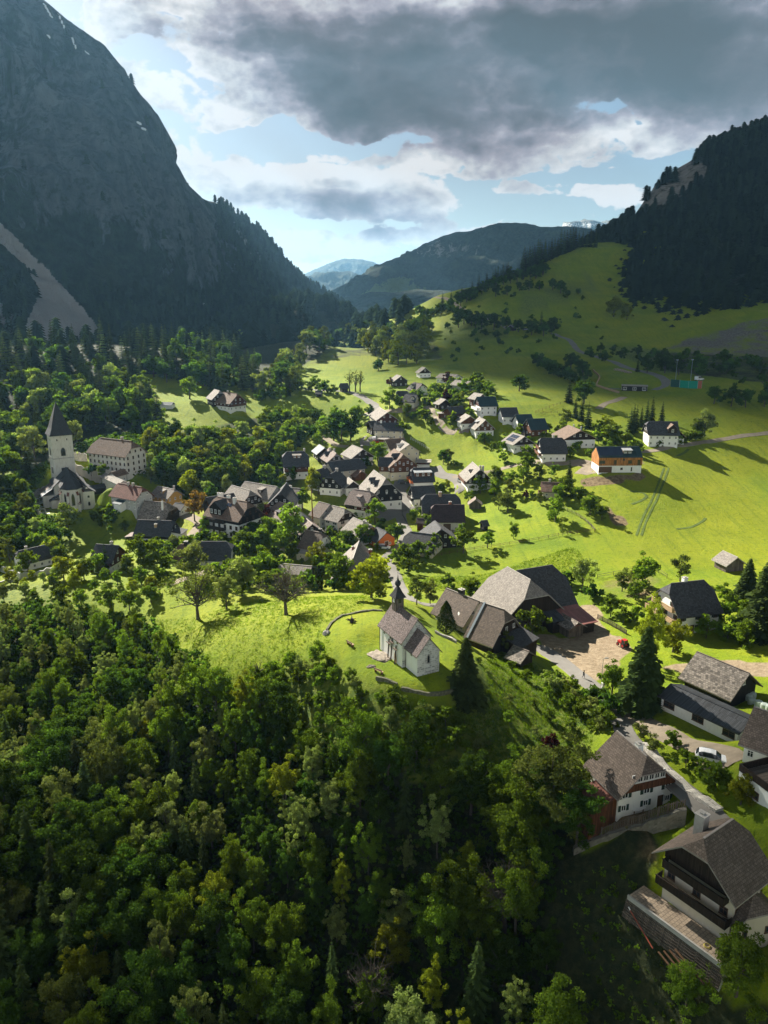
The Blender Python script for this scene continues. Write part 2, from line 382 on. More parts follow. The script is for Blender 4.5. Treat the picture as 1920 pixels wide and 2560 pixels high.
def mountain_mat(name, wood, rock, rock2, scree):
    m, t, b = material(name); geo = t.n('ShaderNodeNewGeometry'); P = geo.outputs['Position']
    at = lambda n: t.n('ShaderNodeAttribute', attribute_name=n).outputs['Fac']
    str_ = t.n('ShaderNodeMapping'); t.link(P, str_.inputs[0]); str_.inputs['Scale'].default_value = (1, 1, .35)
    n1 = t.noise(P, .012, 8, .65); n2 = t.noise(str_.outputs[0], .035, 8, .7, .6); n3 = t.noise(P, .09, 6, .7)
    rk = t.mix(t.ramp(n2, [(.35, (0,0,0)), (.68, (1,1,1))]), rock, rock2)
    rk = t.mix(t.math('MULTIPLY', t.smooth(n3, .5, .62), .75), rk, wood)
    wd = t.mix(t.smooth(n3, .38, .66), tuple(c * .55 for c in wood), tuple(c * 1.5 for c in wood))
    wd = t.mix(t.math('MULTIPLY', t.smooth(n1, .5, .7), .5), wd, tuple(c * k for c, k in zip(wood, (2.6, 2.0, 1.2))))
    rm = t.smooth(t.math('ADD', at('rock'), t.math('MULTIPLY', t.math('SUBTRACT', n2, .5), 1.5)), .42, .6)
    col = t.mix(rm, wd, rk)
    sc = t.smooth(t.math('ADD', at('scree'), t.math('MULTIPLY', t.math('SUBTRACT', n3, .5), .9)), .38, .6)
    col = t.mix(sc, col, t.mix(n2, tuple(c * .7 for c in scree), scree))
    sn = t.smooth(t.math('ADD', at('snow'), t.math('MULTIPLY', t.math('SUBTRACT', n3, .5), .8)), .42, .56)
    col = t.mix(sn, col, (.85, .87, .9))
    t.link(col, b.inputs['Base Color']); b.inputs['Roughness'].default_value = .95; b.inputs['Specular IOR Level'].default_value = .1
    h = t.math('ADD', t.math('MULTIPLY', n2, 1.0), t.math('MULTIPLY', n3, .5)); bump(t, b, h, 1.0, 14.0)
    return m
M_MTN = mountain_mat('haze tinted mountain rock and wood', (.013, .025, .016), (.026, .036, .046), (.115, .13, .148), (.40, .39, .38))  # rock colours tinted blue to stand in for haze
LM = [(-900,-330,1500,-900,800,480),(-400,-250,1400,-400,770,560),(-150,-160,1350,-150,750,640),(0,-60,1300,0,740,720),(85,0,1300,90,745,760),(150,50,1290,150,750,800),
 (215,95,1290,200,760,840),(265,150,1290,250,770,880),(300,205,1290,290,780,920),(340,250,1300,330,785,950),(352,310,1320,370,790,980),(375,350,1340,400,795,1000),(400,400,1360,430,800,1030),
 (437,430,1400,460,803,1060),(480,447,1500,490,805,1090),(520,475,1560,520,805,1110),(560,505,1600,540,800,1130),(590,530,1650,560,790,1150),(620,565,1680,580,785,1180),(650,597,1720,600,775,1220),(700,632,1800,650,745,1350),(750,672,1900,700,725,1500),(790,698,2000,760,708,1800)]
SCREE = [(-10,470),(40,520),(88,568),(130,612),(165,650),(200,692),(230,735),(35,740),(58,695),(78,650),(78,615),(56,575),(-10,515)]
def lm_rock(px, py, vt, V, nz):
    f = fbm(V, 240, 3.1)
    base = np.clip((vt - .30) * 1.1, 0, .42) + .36 * f + .10
    base += .42 * np.exp(-(((px - 190) / 170) ** 2 + ((py - 340) / 170) ** 2)) + .3 * np.exp(-(((px - 420) / 120) ** 2 + ((py - 560) / 110) ** 2)) + .25 * np.exp(-(((px - 130) / 60) ** 2 + ((py - 420) / 60) ** 2))
    base -= .35 * np.exp(-(((px - 120) / 120) ** 2 + ((py - 130) / 90) ** 2)) + .9 * np.clip((470 + (px - 0) * .55 - 900 + 1.0 * py - 0) / 400, 0, 1) * 0
    base = np.where(py > 640 - .15 * np.abs(px - 350), base - .5, base)
    return np.where((px > 470) & (py < 640), base - .25, base)
def lm_scree(px, py, vt, V, nz):
    m = inpoly(px, py, SCREE) * .95 + inpoly(px, py, [(-10, 640), (40, 690), (60, 730), (-10, 730)]) * .6
    m = m + inpoly(px, py, [(430, 690), (480, 705), (530, 745), (480, 730)]) * .5 + inpoly(px, py, [(430, 640), (447, 655), (445, 680), (435, 660)]) * .5
    m = m + inpoly(px, py, [(488, 455), (500, 470), (560, 545), (585, 590), (540, 550), (500, 490)]) * .45
    return blur(np.clip(m, 0, 1), 1)
def lm_snow(px, py, vt, V, nz):
    m = np.zeros(px.shape)
    for (x0, y0, x1, y1, w) in [(95,8,112,38,2.4),(110,0,128,18,2.4),(126,30,140,62,2),(155,80,164,104,2.4),(134,20,142,28,2.6),(297,264,304,268,3),(307,277,314,280,3),(104,76,106,80,2.6),(185,112,192,117,2.2)]:
        d = np.array([x1 - x0, y1 - y0], float); L2 = (d ** 2).sum(); s = np.clip(((px - x0) * d[0] + (py - y0) * d[1]) / L2, 0, 1)
        m = np.maximum(m, np.clip(1.3 - np.hypot(px - x0 - s * d[0], py - y0 - s * d[1]) / w, 0, 1))
    return m
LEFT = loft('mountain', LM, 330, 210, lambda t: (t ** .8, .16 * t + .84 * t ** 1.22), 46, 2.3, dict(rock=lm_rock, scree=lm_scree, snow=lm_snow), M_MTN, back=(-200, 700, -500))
# the wooded hillside with a cliff on the other side of the valley
RM = [(1240,560,1010,1210,640,985),(1305,508,1010,1262,672,860),(1340,492,1020,1248,692,790),(1360,476,1040,1290,700,730),(1378,458,1060,1320,712,700),(1398,428,1080,1340,722,670),(1432,384,1100,1370,730,645),(1470,364,1120,1400,737,630),(1520,336,1130,1440,742,610),
 (1560,317,1140,1480,748,595),(1600,300,1150,1540,755,575),(1659,277,1170,1600,764,555),(1760,240,1180,1700,775,535),(1900,180,1200,1850,780,520),(2300,40,1200,2300,790,480),(2900,-50,1200,2900,830,430)]
M_RMTN = mountain_mat('hillside soil and rock', (.018, .026, .012), (.20, .185, .17), (.38, .34, .30), (.17, .155, .13))
CLIFF = [(1378,456),(1398,420),(1432,378),(1470,350),(1510,348),(1528,360),(1520,385),(1490,400),(1470,425),(1440,440),(1400,445),(1385,470)]
def rm_scree(px, py, vt, V, nz): return blur(inpoly(px, py, [(1425,742),(1500,715),(1600,690),(1700,675),(1700,800),(1500,770)]) * 1.0, 1)
RIGHT = loft('hillside', RM, 220, 120, lambda t: (t ** .95, t ** 1.05), 16, 5.7, dict(rock=lambda px, py, vt, V, nz: inpoly(px, py, CLIFF) * 1.3, scree=rm_scree, snow=lambda px, py, *a: px * 0), M_RMTN, back=(150, 500, -150), sink=18)
# far ridges
M_FAR = mountain_mat('far ridge woods and rock', (.022, .038, .024), (.16, .15, .14), (.26, .25, .24), (.12, .17, .05))
def nul(px, *a): return px * 0
def far(name, cr, Yc, base, Yb, amp, seed, **kw):
    cols = [(x, y, Yc, x, base, Yb) for x, y in cr]
    at = dict(rock=nul, scree=nul, snow=nul); at.update(kw)
    return loft(name, cols, 200, 60, lambda t: (t ** .9, t), amp, seed, at, M_FAR, back=(0, 1500, -900), sink=40)
def mid_fields(px, py, vt, V, nz):
    m = np.zeros(px.shape)
    for pl, w in (([(770,640),(815,612),(870,603),(905,618),(960,634),(880,652),(760,662),(730,655)], .62), ([(810,612),(840,598),(880,596),(900,606),(850,612)], .6), ([(860,555),(885,552),(880,560)], .5)): m = np.maximum(m, inpoly(px, py, pl) * w)
    return blur(m, 1)
far('mid_hill', [(600,690),(690,645),(715,628),(760,600),(800,577),(850,557),(880,549),(920,527),(960,508),(1020,496),(1060,487),(1110,484),(1150,487),(1180,490),(1240,492),(1320,500),(1420,520),(1500,560)], 3600, 690, 2300, 60, 1.1,
    rock=lambda px, py, vt, V, nz: .55 * np.exp(-(((px - 960) / 110) ** 2 + ((py - 540) / 26) ** 2)) + .3 * np.exp(-(((px - 1200) / 70) ** 2 + ((py - 510) / 18) ** 2)), scree=mid_fields)
far('valley_spur', [(560,720),(690,655),(745,640),(800,630),(850,632),(900,626),(1000,632),(1100,640),(1250,660),(1400,700)], 2250, 705, 1700, 26, 9.1)
far('blue_hill', [(560,660),(640,612),(680,592),(720,585),(760,588),(800,605),(860,640)], 6800, 690, 5200, 90, 3.3)
far('distant_mountain', [(500,640),(600,610),(660,592),(690,578),(720,566),(745,560),(780,560),(805,565),(840,585),(900,600)], 10500, 690, 8000, 60, 4.4, rock=lambda px, *a: px * 0 + .35)
far('snowy_ridge', [(1120,520),(1180,498),(1210,489),(1240,482),(1270,479),(1300,481),(1330,480),(1400,490),(1500,520)], 7500, 690, 6000, 120, 6.2,
    snow=lambda px, py, vt, V, nz: .43 * np.clip(1.2 - np.abs(py - 486) / 14, 0, 1) + .05, rock=lambda px, *a: px * 0 + .5)

# ------------------------------------------------------------------ the ground sheet (built last, once the house terraces are levelled)
ZONES = []      # (polygon in the photograph's pixels, channel, weight)
def ground_mat():
    m, t, b = material('meadow ground'); geo = t.n('ShaderNodeNewGeometry'); P = geo.outputs['Position']
    col = t.n('ShaderNodeVertexColor', layer_name='zone'); sp = t.n('ShaderNodeSeparateColor'); t.link(col.outputs[0], sp.inputs[0])
    n0 = t.noise(P, .011, 5, .6); n1 = t.noise(P, .06, 6, .65, .5); n2 = t.noise(P, .8, 5, .7); n3 = t.noise(P, 3.6, 4, .7)
    g = t.ramp(n1, [(.3, (.105, .17, .003)), (.5, (.165, .225, .004)), (.72, (.235, .265, .006))])
    g = t.mix(t.math('MULTIPLY', t.smooth(n0, .4, .62), .5), g, (.235, .24, .008))
    g = t.mix(t.math('MULTIPLY', t.smooth(n2, .48, .70), .7), g, (.08, .135, .005))
    g = t.mix(t.math('MULTIPLY', t.smooth(n3, .52, .66), .5), g, (.06, .12, .008))
    mp = t.n('ShaderNodeMapping'); t.link(P, mp.inputs[0]); mp.inputs['Rotation'].default_value = (0, 0, R(-24)); mp.inputs['Scale'].default_value = (.55, .035, .2)
    n4 = t.noise(mp.outputs[0], 1.0, 5, .6, .3)
    g = t.mix(t.math('MULTIPLY', t.smooth(n4, .5, .68), .42), g, (.08, .13, .005)); g = t.mix(t.math('MULTIPLY', t.smooth(n4, .46, .3), .3), g, (.22, .24, .02))
    fl = t.math('MULTIPLY', t.smooth(t.noise(P, 1.7, 3, .7), .60, .68), t.smooth(n0, .45, .6)); g = t.mix(t.math('MULTIPLY', fl, .6), g, (.36, .32, .02))
    rough = t.mix(t.smooth(n2, .4, .62), (.055, .10, .014), (.17, .20, .03))     # unmown bank
    g = t.mix(sp.outputs[2], g, rough)
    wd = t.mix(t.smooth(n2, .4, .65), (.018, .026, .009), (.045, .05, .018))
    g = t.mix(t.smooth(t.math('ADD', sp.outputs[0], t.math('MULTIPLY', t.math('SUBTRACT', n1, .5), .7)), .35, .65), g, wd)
    so_ = t.mix(t.smooth(n2, .35, .7), (.11, .075, .04), (.24, .18, .10))
    g = t.mix(t.smooth(t.math('ADD', sp.outputs[1], t.math('MULTIPLY', t.math('SUBTRACT', n1, .5), .6)), .35, .6), g, so_)
    gv = t.mix(t.smooth(n2, .3, .7), (.20, .15, .095), (.31, .245, .165))
    sx = t.n('ShaderNodeSeparateXYZ'); t.link(P, sx.inputs[0]); gv = t.mix(t.smooth(sx.outputs[1], 470, 520), gv, t.mix(t.smooth(n2, .35, .65), (.075, .07, .06), (.17, .16, .145)))
    g = t.mix(t.smooth(t.math('ADD', t.math('SUBTRACT', 1, col.outputs[1]), t.math('MULTIPLY', t.math('SUBTRACT', n1, .5), .5)), .4, .56), g, gv)
    t.link(g, b.inputs['Base Color']); b.inputs['Roughness'].default_value = .9; b.inputs['Specular IOR Level'].default_value = .15
    bump(t, b, t.math('ADD', n2, t.math('MULTIPLY', n3, .6)), .8, .4)
    return m
def build_ground():
    me = bpy.data.meshes.new('ground'); H, W = GZ.shape; idx = np.arange(H * W).reshape(H, W)
    q = np.stack([idx[:-1, :-1], idx[:-1, 1:], idx[1:, 1:], idx[1:, :-1]], -1).reshape(-1, 4)
    V = np.stack([_X, _Y, GZ], -1); me.from_pydata(V.reshape(-1, 3).tolist(), [], q.tolist()); me.materials.append(ground_mat()); me.shade_smooth()
    px, py = proj(_X, np.maximum(_Y, 5), GZ); z = np.zeros((H, W, 4))
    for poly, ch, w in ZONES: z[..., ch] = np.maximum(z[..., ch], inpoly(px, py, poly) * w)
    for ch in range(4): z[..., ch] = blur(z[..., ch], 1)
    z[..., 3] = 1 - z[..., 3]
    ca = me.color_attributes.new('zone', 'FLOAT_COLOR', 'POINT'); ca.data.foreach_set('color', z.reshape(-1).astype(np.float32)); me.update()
    tag(link('ground', me), kind='structure')

# ------------------------------------------------------------------ air and clouds
def build_haze(dens):
    m = bpy.data.materials.new('haze'); m.use_nodes = True; nt = m.node_tree; nt.nodes.clear(); t = NT(nt)
    out = t.n('ShaderNodeOutputMaterial'); pv = t.n('ShaderNodeVolumePrincipled')
    pv.inputs['Color'].default_value = (.30, .62, .97, 1); pv.inputs['Density'].default_value = dens; pv.inputs['Anisotropy'].default_value = .35
    t.link(pv.outputs[0], out.inputs['Volume'])
    ZTOP = max((o.matrix_world @ Vector(v)).z for o in COL.objects if o.type == 'MESH' and o.get('kind') == 'structure' for v in o.bound_box) + 25
    b = MB(); b.box(-16400, 16400, -16400, 16400, -260, ZTOP); o = b.obj('haze', m); tag(o, kind='stuff')
def build_cloud(name, c, size, seed, nblob=26):
    """a billowing cumulus: many welded spheres, displaced, with a flat base"""
    r = random.Random(seed); b = MB(); import bmesh
    bm = bmesh.new()
    for i in range(nblob):
        th = r.random() * 6.283; q = math.sqrt(r.random()); p = Vector((math.cos(th) * q * size[0], math.sin(th) * q * size[1], r.uniform(-.15, .45) * size[2] * (1.1 - q)))
        rr = size[2] * r.uniform(.45, .8) * (1.25 - .55 * q)
        g = bmesh.ops.create_icosphere(bm, subdivisions=3, radius=rr, matrix=Matrix.Translation(p) @ Matrix.Diagonal((1.35, 1.35, .8, 1)))
        for v in g['verts']:
            d = (v.co - p).normalized(); v.co += d * rr * .35 * MN.fractal(v.co / rr * 1.6 + Vector((seed, 0, 0)), .7, 2.0, 4)
            if v.co.z < -size[2] * .25: v.co.z = -size[2] * .25 + (v.co.z + size[2] * .25) * .12
    me = bpy.data.meshes.new(name); bm.to_mesh(me); bm.free(); me.shade_smooth(); me.materials.append(M_CLOUD)
    o = link(name, me, None, c); tag(o, kind='stuff'); return o
M_CLOUD = simple('cloud', (.8, .8, .82), 1.0, .05, .002, spec=0)
def shade_cloud_at(g, size, seed, h=3000): return build_cloud('cloud', Vector(g) + SUNDIR * (h / SUNDIR.z), size, seed)  # stands an unseen cloud, added to darken the ground below
def cloud_over(px, py, Y, size, seed, h=2600):
    """stand a cloud where its shadow reaches the ground seen at that point"""
    g = Vector(at_y(px, py, Y)); c = g + SUNDIR * (h / SUNDIR.z); return build_cloud('cloud', c, size, seed)
# ------------------------------------------------------------------ building materials
def roof_mat(name, col, var=.35, row=.34, wid=.42, rough=.85, patch=.4, blot=None):
    m, t, b = material(name); uv = t.n('ShaderNodeTexCoord').outputs['UV']; geo = t.n('ShaderNodeNewGeometry')
    br = t.n('ShaderNodeTexBrick', i_Scale=1.0, i_Mortar_Size=.028, i_Mortar_Smooth=.3, i_Bias=0.0, i_Brick_Width=wid, i_Row_Height=row, offset=.5); t.link(uv, br.inputs['Vector'])
    br.inputs['Color1'].default_value = (*[c * (1 - var) for c in col], 1); br.inputs['Color2'].default_value = (*[min(1, c * (1 + var)) for c in col], 1); br.inputs['Mortar'].default_value = (*[c * .35 for c in col], 1)
    n = t.noise(geo.outputs['Position'], .55, 6, .7); n2 = t.noise(geo.outputs['Position'], 3.5, 3, .6)
    c = t.mix(t.math('MULTIPLY', t.smooth(n, .42, .66), patch), br.outputs['Color'], tuple(x * .5 for x in col))
    c = t.mix(t.math('MULTIPLY', t.smooth(n2, .5, .7), patch), c, tuple(min(1, x * 1.5) for x in (blot or col)))
    t.link(c, b.inputs['Base Color']); b.inputs['Roughness'].default_value = rough; b.inputs['Specular IOR Level'].default_value = .3
    bump(t, b, br.outputs['Fac'], .5, -.05); return m
def wall_mat(name, col, stain=.25, dirt=(.35, .31, .25)):
    m, t, b = material(name); geo = t.n('ShaderNodeNewGeometry'); P = geo.outputs['Position']
    mp = t.n('ShaderNodeMapping'); t.link(P, mp.inputs[0]); mp.inputs['Scale'].default_value = (1, 1, .3)
    n = t.noise(P, .5, 5, .7); n2 = t.noise(mp.outputs[0], 1.6, 5, .75)
    c = t.mix(t.math('MULTIPLY', t.smooth(n2, .48, .75), stain), col, tuple(a * d * 1.6 for a, d in zip(col, dirt)))
    c = t.mix(t.math('MULTIPLY', t.smooth(n, .4, .7), .25), c, tuple(x * .8 for x in col))
    t.link(c, b.inputs['Base Color']); b.inputs['Roughness'].default_value = .9; b.inputs['Specular IOR Level'].default_value = .2
    bump(t, b, t.noise(P, 6, 4), .25, .03); return m
def plank_mat(name, col, w=.22, horiz=False, var=.4):
    m, t, b = material(name); uv = t.n('ShaderNodeTexCoord').outputs['UV']; mp = t.n('ShaderNodeMapping'); t.link(uv, mp.inputs[0])
    if not horiz: mp.inputs['Rotation'].default_value = (0, 0, R(90))
    br = t.n('ShaderNodeTexBrick', i_Scale=1.0, i_Mortar_Size=.02, i_Bias=0.0, i_Brick_Width=3.5, i_Row_Height=w, offset=.37); t.link(mp.outputs[0], br.inputs['Vector'])
    br.inputs['Color1'].default_value = (*[c * (1 - var) for c in col], 1); br.inputs['Color2'].default_value = (*[min(1, c * (1 + var)) for c in col], 1); br.inputs['Mortar'].default_value = (*[c * .25 for c in col], 1)
    geo = t.n('ShaderNodeNewGeometry'); n = t.noise(geo.outputs['Position'], .7, 5, .7)
    c = t.mix(t.math('MULTIPLY', t.smooth(n, .45, .7), .4), br.outputs['Color'], tuple(x * .6 for x in col))
    t.link(c, b.inputs['Base Color']); b.inputs['Roughness'].default_value = .85; b.inputs['Specular IOR Level'].default_value = .25
    bump(t, b, br.outputs['Fac'], .5, -.03); return m
def stone_mat(name, col, sc=1.0, mort=(.5,.47,.42)):
    m, t, b = material(name); uv = t.n('ShaderNodeTexCoord').outputs['UV']
    n = t.noise(uv, .9, 4); d = t.vmath('ADD', uv, t.vmath('MULTIPLY', t.noise(uv, 1.3, 3, out=1), (.16, .16, 0)))
    br = t.n('ShaderNodeTexBrick', i_Scale=sc, i_Mortar_Size=.05, i_Mortar_Smooth=.4, i_Bias=0.1, i_Brick_Width=.75, i_Row_Height=.38, offset=.45, squash=.7); t.link(d, br.inputs['Vector'])
    br.inputs['Color1'].default_value = (*[c * .5 for c in col], 1); br.inputs['Color2'].default_value = (*[min(1, c * 1.25) for c in col], 1); br.inputs['Mortar'].default_value = (*mort, 1)
    c = t.mix(t.math('MULTIPLY', t.smooth(n, .45, .7), .6), br.outputs['Color'], mort)
    t.link(c, b.inputs['Base Color']); b.inputs['Roughness'].default_value = .95; bump(t, b, br.outputs['Fac'], .6, -.06); return m
ROOF = dict(
 grey=roof_mat('grey roof shingles', (.215, .19, .165)), light=roof_mat('pale weathered roof', (.235, .21, .185), .28, patch=.45), dark=roof_mat('anthracite roof', (.06, .061, .066), .35, patch=.25),
 brown=roof_mat('brown roof tiles', (.16, .105, .075)), red=roof_mat('red brown roof tiles', (.17, .07, .05)), plum=roof_mat('dark plum roof tiles', (.055, .036, .036)),
 wood=roof_mat('silvered wood shingles', (.25, .19, .165), .5, .22, .17, blot=(.32, .27, .25)), teal=roof_mat('dark teal metal roof', (.02, .045, .052), .1, 9, .6, .75, .1),
 bark=roof_mat('coarse grey wood shingles', (.19, .165, .14), .6, .42, .5, patch=.3), slate=roof_mat('slate spire shingles', (.05, .052, .06), .3, .25, .25),
 rust=roof_mat('rusty sheet roof', (.20, .12, .09), .3, 4, .8, patch=.8), corr=roof_mat('corrugated dark roof', (.05, .055, .062), .45, 9, .25, .6, .2),
 redm=roof_mat('faded red sheet metal', (.25, .10, .085), .2, 9, .9, .5, .3), metal=roof_mat('pale sheet metal', (.27, .285, .30), .12, 9, .4, .8, .2),
 tile=roof_mat('brown concrete roof tiles', (.13, .10, .08), .3, .36, .36), felt=roof_mat('flat roof felt', (.30, .27, .24), .1, 1.0, 4.0, patch=.2))
WALL = dict(
 white=wall_mat('white plaster', (.79, .78, .74)), cream=wall_mat('cream plaster', (.66, .60, .44)), yellow=wall_mat('ochre yellow plaster', (.55, .31, .07)), orange=wall_mat('orange plaster', (.52, .14, .035)),
 grey=wall_mat('grey plaster', (.42, .42, .40)), beige=wall_mat('beige plaster', (.52, .46, .36)), old=wall_mat('weathered lime plaster', (.62, .59, .52), .7),
 timber=plank_mat('dark larch boarding', (.030, .020, .014)), brown=plank_mat('brown boarding', (.12, .048, .02)), new=plank_mat('golden larch boarding', (.36, .155, .04), .35), black=plank_mat('charred boarding', (.014, .012, .011)),
 weather=plank_mat('silver grey boarding', (.13, .105, .085)), stone=stone_mat('rough stone masonry', (.36, .34, .30)), lime=stone_mat('limewashed rubble masonry', (.52, .51, .48), 1.0, (.70, .69, .66)), oldstone=stone_mat('old field stone masonry', (.17, .155, .125), 1.0, (.16, .15, .12)), redbrown=plank_mat('red brown boarding', (.075, .022, .014)))
M_GLASS = simple('window glass', (.025, .03, .035), .08, .2, .4, spec=.6); M_FRAME = simple('white window frame', (.72, .71, .68), .5, .05); M_DFRAME = simple('brown window frame', (.10, .055, .03), .6, .15)
M_SHUT = simple('dark green shutter', (.02, .045, .035), .6, .2); M_DOOR = simple('wooden door', (.10, .055, .03), .6, .3, 6); M_BRICK = simple('chimney masonry', (.42, .38, .34), .9, .3, 3)
M_RED = simple('red chimney brick', (.30, .10, .06), .9, .3, 4); M_WHITE = simple('white paint', (.78, .77, .74), .5, .06); M_METAL = simple('zinc sheet', (.32, .36, .38), .45, .12, 1, .6); M_DARK = simple('dark iron', (.02, .02, .022), .5, .2)
M_CONC = simple('concrete', (.38, .36, .33), .9, .2, .8); M_WOODL = simple('pale sawn wood', (.40, .27, .16), .8, .25, 3); M_WOODD = simple('brown wood', (.13, .07, .035), .8, .3, 3)
M_GRAVEL = simple('pale gravel', (.23, .19, .14), .95, .2, .5); M_ASPH = simple('grey asphalt', (.165, .155, .14), .92, .14, .25); M_PV = simple('solar panel', (.02, .03, .06), .15, .2, .5, spec=.6)

_WIN = {}
def win_mesh(w, h, style):
    key = (w, h, style)
    if key in _WIN: return _WIN[key]
    b = MB(); y = w / 2; z = h / 2; f = .10; dk = style.startswith('d'); fr = 0
    b.box(-.05, .02, -y + f, y - f, -z + f, z - f, 1)
    for q in ((-y, -y + f, -z, z), (y - f, y, -z, z), (-y + f, y - f, z - f, z), (-y + f, y - f, -z, -z + f)): b.box(-.05, .07, *q, 0)
    if w > .75: b.box(.02, .05, -.035, .035, -z + f, z - f, 0)
    if h > 1.0: b.box(.02, .045, -y + f, y - f, z * .25, z * .25 + .05, 0)
    b.box(-.05, .13, -y - .06, y + .06, -z - .09, -z - .003, 0)
    if 's' in style[1:]:
        for sgn in (-1, 1): b.box(.0, .06, sgn * (y + .02) if sgn > 0 else -(y + .02) - w * .48, (y + .02) + w * .48 if sgn > 0 else -(y + .02), -z, z, 2)
    _WIN[key] = b.mesh('window', [M_DFRAME if dk else M_FRAME, M_GLASS, M_SHUT]); return _WIN[key]
_DOORM = {}
def door_mesh(w, h):
    if (w, h) not in _DOORM:
        b = MB(); b.box(-.05, .05, -w / 2, w / 2, 0, h, 1)
        for q in ((-w/2-.1, -w/2, 0, h + .1), (w/2, w/2+.1, 0, h + .1), (-w/2, w/2, h, h + .1)): b.box(-.05, .09, *q, 0)
        b.box(.05, .09, w * .32, w * .4, h * .45, h * .5, 2); _DOORM[(w, h)] = b.mesh('door', [M_FRAME, M_DOOR, M_DARK])
    return _DOORM[(w, h)]
SIDE = {'+x': (1, 0), '-x': (-1, 0), '+y': (0, 1), '-y': (0, -1)}

class House:
    pass
def house(name, label, r1, r2, W, H, E, roof='grey', low='white', up=None, split=None, hip=(0, 0), ov=(.8, .7), floors=((1.5, .9, 1.2), (4.2, .9, 1.2)), gap=2.7, wst='w', chim=(), dorm=(), balc=(),
          ext=(), base=3.0, group=None, cat='house', doors=(), attic=True, L=None, yaw=None, at=None, attic_up=True, zoff=0, nowin=(), rt=.24, raw=False):
    py = r1[1]; far_ = name not in ('modern_house', 'villa')
    sc = 1.0 if py > 1500 or (r1[0] > 1140 and py > 1380) else (.83 if far_ else .9)
    if sc < 1:      # village houses are low: measured from ridge to ground on the photograph
        W, H, E = W * (sc + .05), H * sc, E * sc; split = split * sc if split else split; floors = tuple((z * sc, w * .88, h * .86) for z, w, h in floors); gap *= .9
        chim = [(c[0], c[1] * sc) + tuple(c[2:]) for c in chim]; dorm = [(d[0], d[1], d[2] * sc) + tuple(d[3:5]) + ((d[5] * sc,) + tuple(d[6:]) if len(d) > 5 else ()) for d in dorm]
        balc = [(b_[0], b_[1] * sc) + tuple(b_[2:]) for b_ in balc]; ext = [(e[0], e[1], e[2], e[3] * sc, e[4] * sc, e[5] * sc) + tuple(e[6:]) for e in ext]; doors = [(d[0], d[1] * sc, d[2] * sc, d[3] * sc) for d in doors]
    if at is None:
        d1, d2 = ray(*r1), ray(*r2); g = hit((r1[0] + r2[0]) / 2, (r1[1] + r2[1]) / 2, H).z - H
        for _ in range(3):
            P1 = d1 * ((g + H) / d1[2]); P2 = d2 * ((g + H) / d2[2]); c = (P1 + P2) / 2; g2 = float(HG(c[0], c[1])) + zoff
            if abs(g2 - g) < .05: break
            g = .5 * g + .5 * g2
        P1 = d1 * ((g + H) / d1[2]); P2 = d2 * ((g + H) / d2[2]); Lr = math.hypot(P2[0] - P1[0], P2[1] - P1[1]); yaw_ = math.atan2(P2[1] - P1[1], P2[0] - P1[0])
        if yaw is not None: yaw_ = R(yaw)
        if L is not None: Lr = L
        c = (P1 + P2) / 2; cxy = (c[0], c[1])
    else:
        q = hit(*at); cxy = (q.x, q.y); g = q.z + zoff; Lr = L; yaw_ = R(yaw)
    run = [.42 * h * W for h in hip]; ovg = ov[1]
    xa = -Lr / 2 - run[0] + ovg; xb = Lr / 2 + run[1] - ovg; ra, rb = -Lr / 2, Lr / 2
    mid = (xa + xb) / 2; 
    h = House(); h.root = thing(name, label, cat, (cxy[0], cxy[1], g), yaw_, group)
    pad(cxy[0], cxy[1], max(xb - xa, W) / 2 * .85 + .6, g)
    h.xa, h.xb, h.W, h.H, h.E, h.g, h.yaw, h.c = xa, xb, W, H, E, g, yaw_, cxy
    s = (H - E) / (W / 2); y2 = W / 2; h.s = s
    sp = min(split, E - .75) if (up and split is not None) else None
    def gable_top(x, hp, out):
        hz = H - hp * (H - E); hy = hp * y2; t = rt + .04
        return [(x, y2 + out, E - t - out * s), (x, hy, hz - t), (x, -hy, hz - t), (x, -y2 - out, E - t - out * s)] if hp > 0 else [(x, y2 + out, E - t - out * s), (x, 0, H - t), (x, -y2 - out, E - t - out * s)]
    def shell(b, z0, out, top):
        X0, X1, Y = xa - out, xb + out, y2 + out
        if top is None: b.box(X0, X1, -Y, Y, z0[0], z0[1], 0); return
        zt = E - rt - .04 - out * s
        b.poly([(X0, -Y, z0), (X1, -Y, z0), (X1, -Y, zt), (X0, -Y, zt)]); b.poly([(X1, Y, z0), (X0, Y, z0), (X0, Y, zt), (X1, Y, zt)])
        ga = gable_top(X1, hip[1], out); b.poly([(X1, -Y, z0), (X1, Y, z0)] + ga)
        gb = gable_top(X0, hip[0], out); b.poly([(X0, Y, z0), (X0, -Y, z0)] + gb[::-1])
        b.poly([(X0, -Y, z0), (X0, Y, z0), (X1, Y, z0), (X1, -Y, z0)])
    if sp is not None:
        b = MB(); shell(b, (-base, sp), 0, None); b.obj('wall', WALL[low], h.root)
        b = MB(); shell(b, sp - .02, .14, True); b.obj('upper_wall', WALL[up], h.root)
    else:
        b = MB(); shell(b, -base, 0, True); b.obj('wall', WALL[low], h.root)
    # roof
    b = MB(); ye = y2 + ov[0]; ze = E - s * ov[0]; X0, X1 = xa - ovg, xb + ovg
    hz = [H - k * (H - E) for k in hip]; hy = [k * y2 for k in hip]
    for sg in (1, -1):
        p = [(X0, ye * sg, ze), (X1, ye * sg, ze)]
        p += [(X1, hy[1] * sg, hz[1]), (rb, 0, H)] if hip[1] else [(X1, 0, H)]
        p += [(ra, 0, H), (X0, hy[0] * sg, hz[0])] if hip[0] else [(X0, 0, H)]
        if sg > 0: p = p[::-1]
        b.slab(p, rt, 0, 1)
    if hip[1]: b.slab([(X1, -hy[1], hz[1]), (X1, hy[1], hz[1]), (rb, 0, H)], rt, 0, 1)
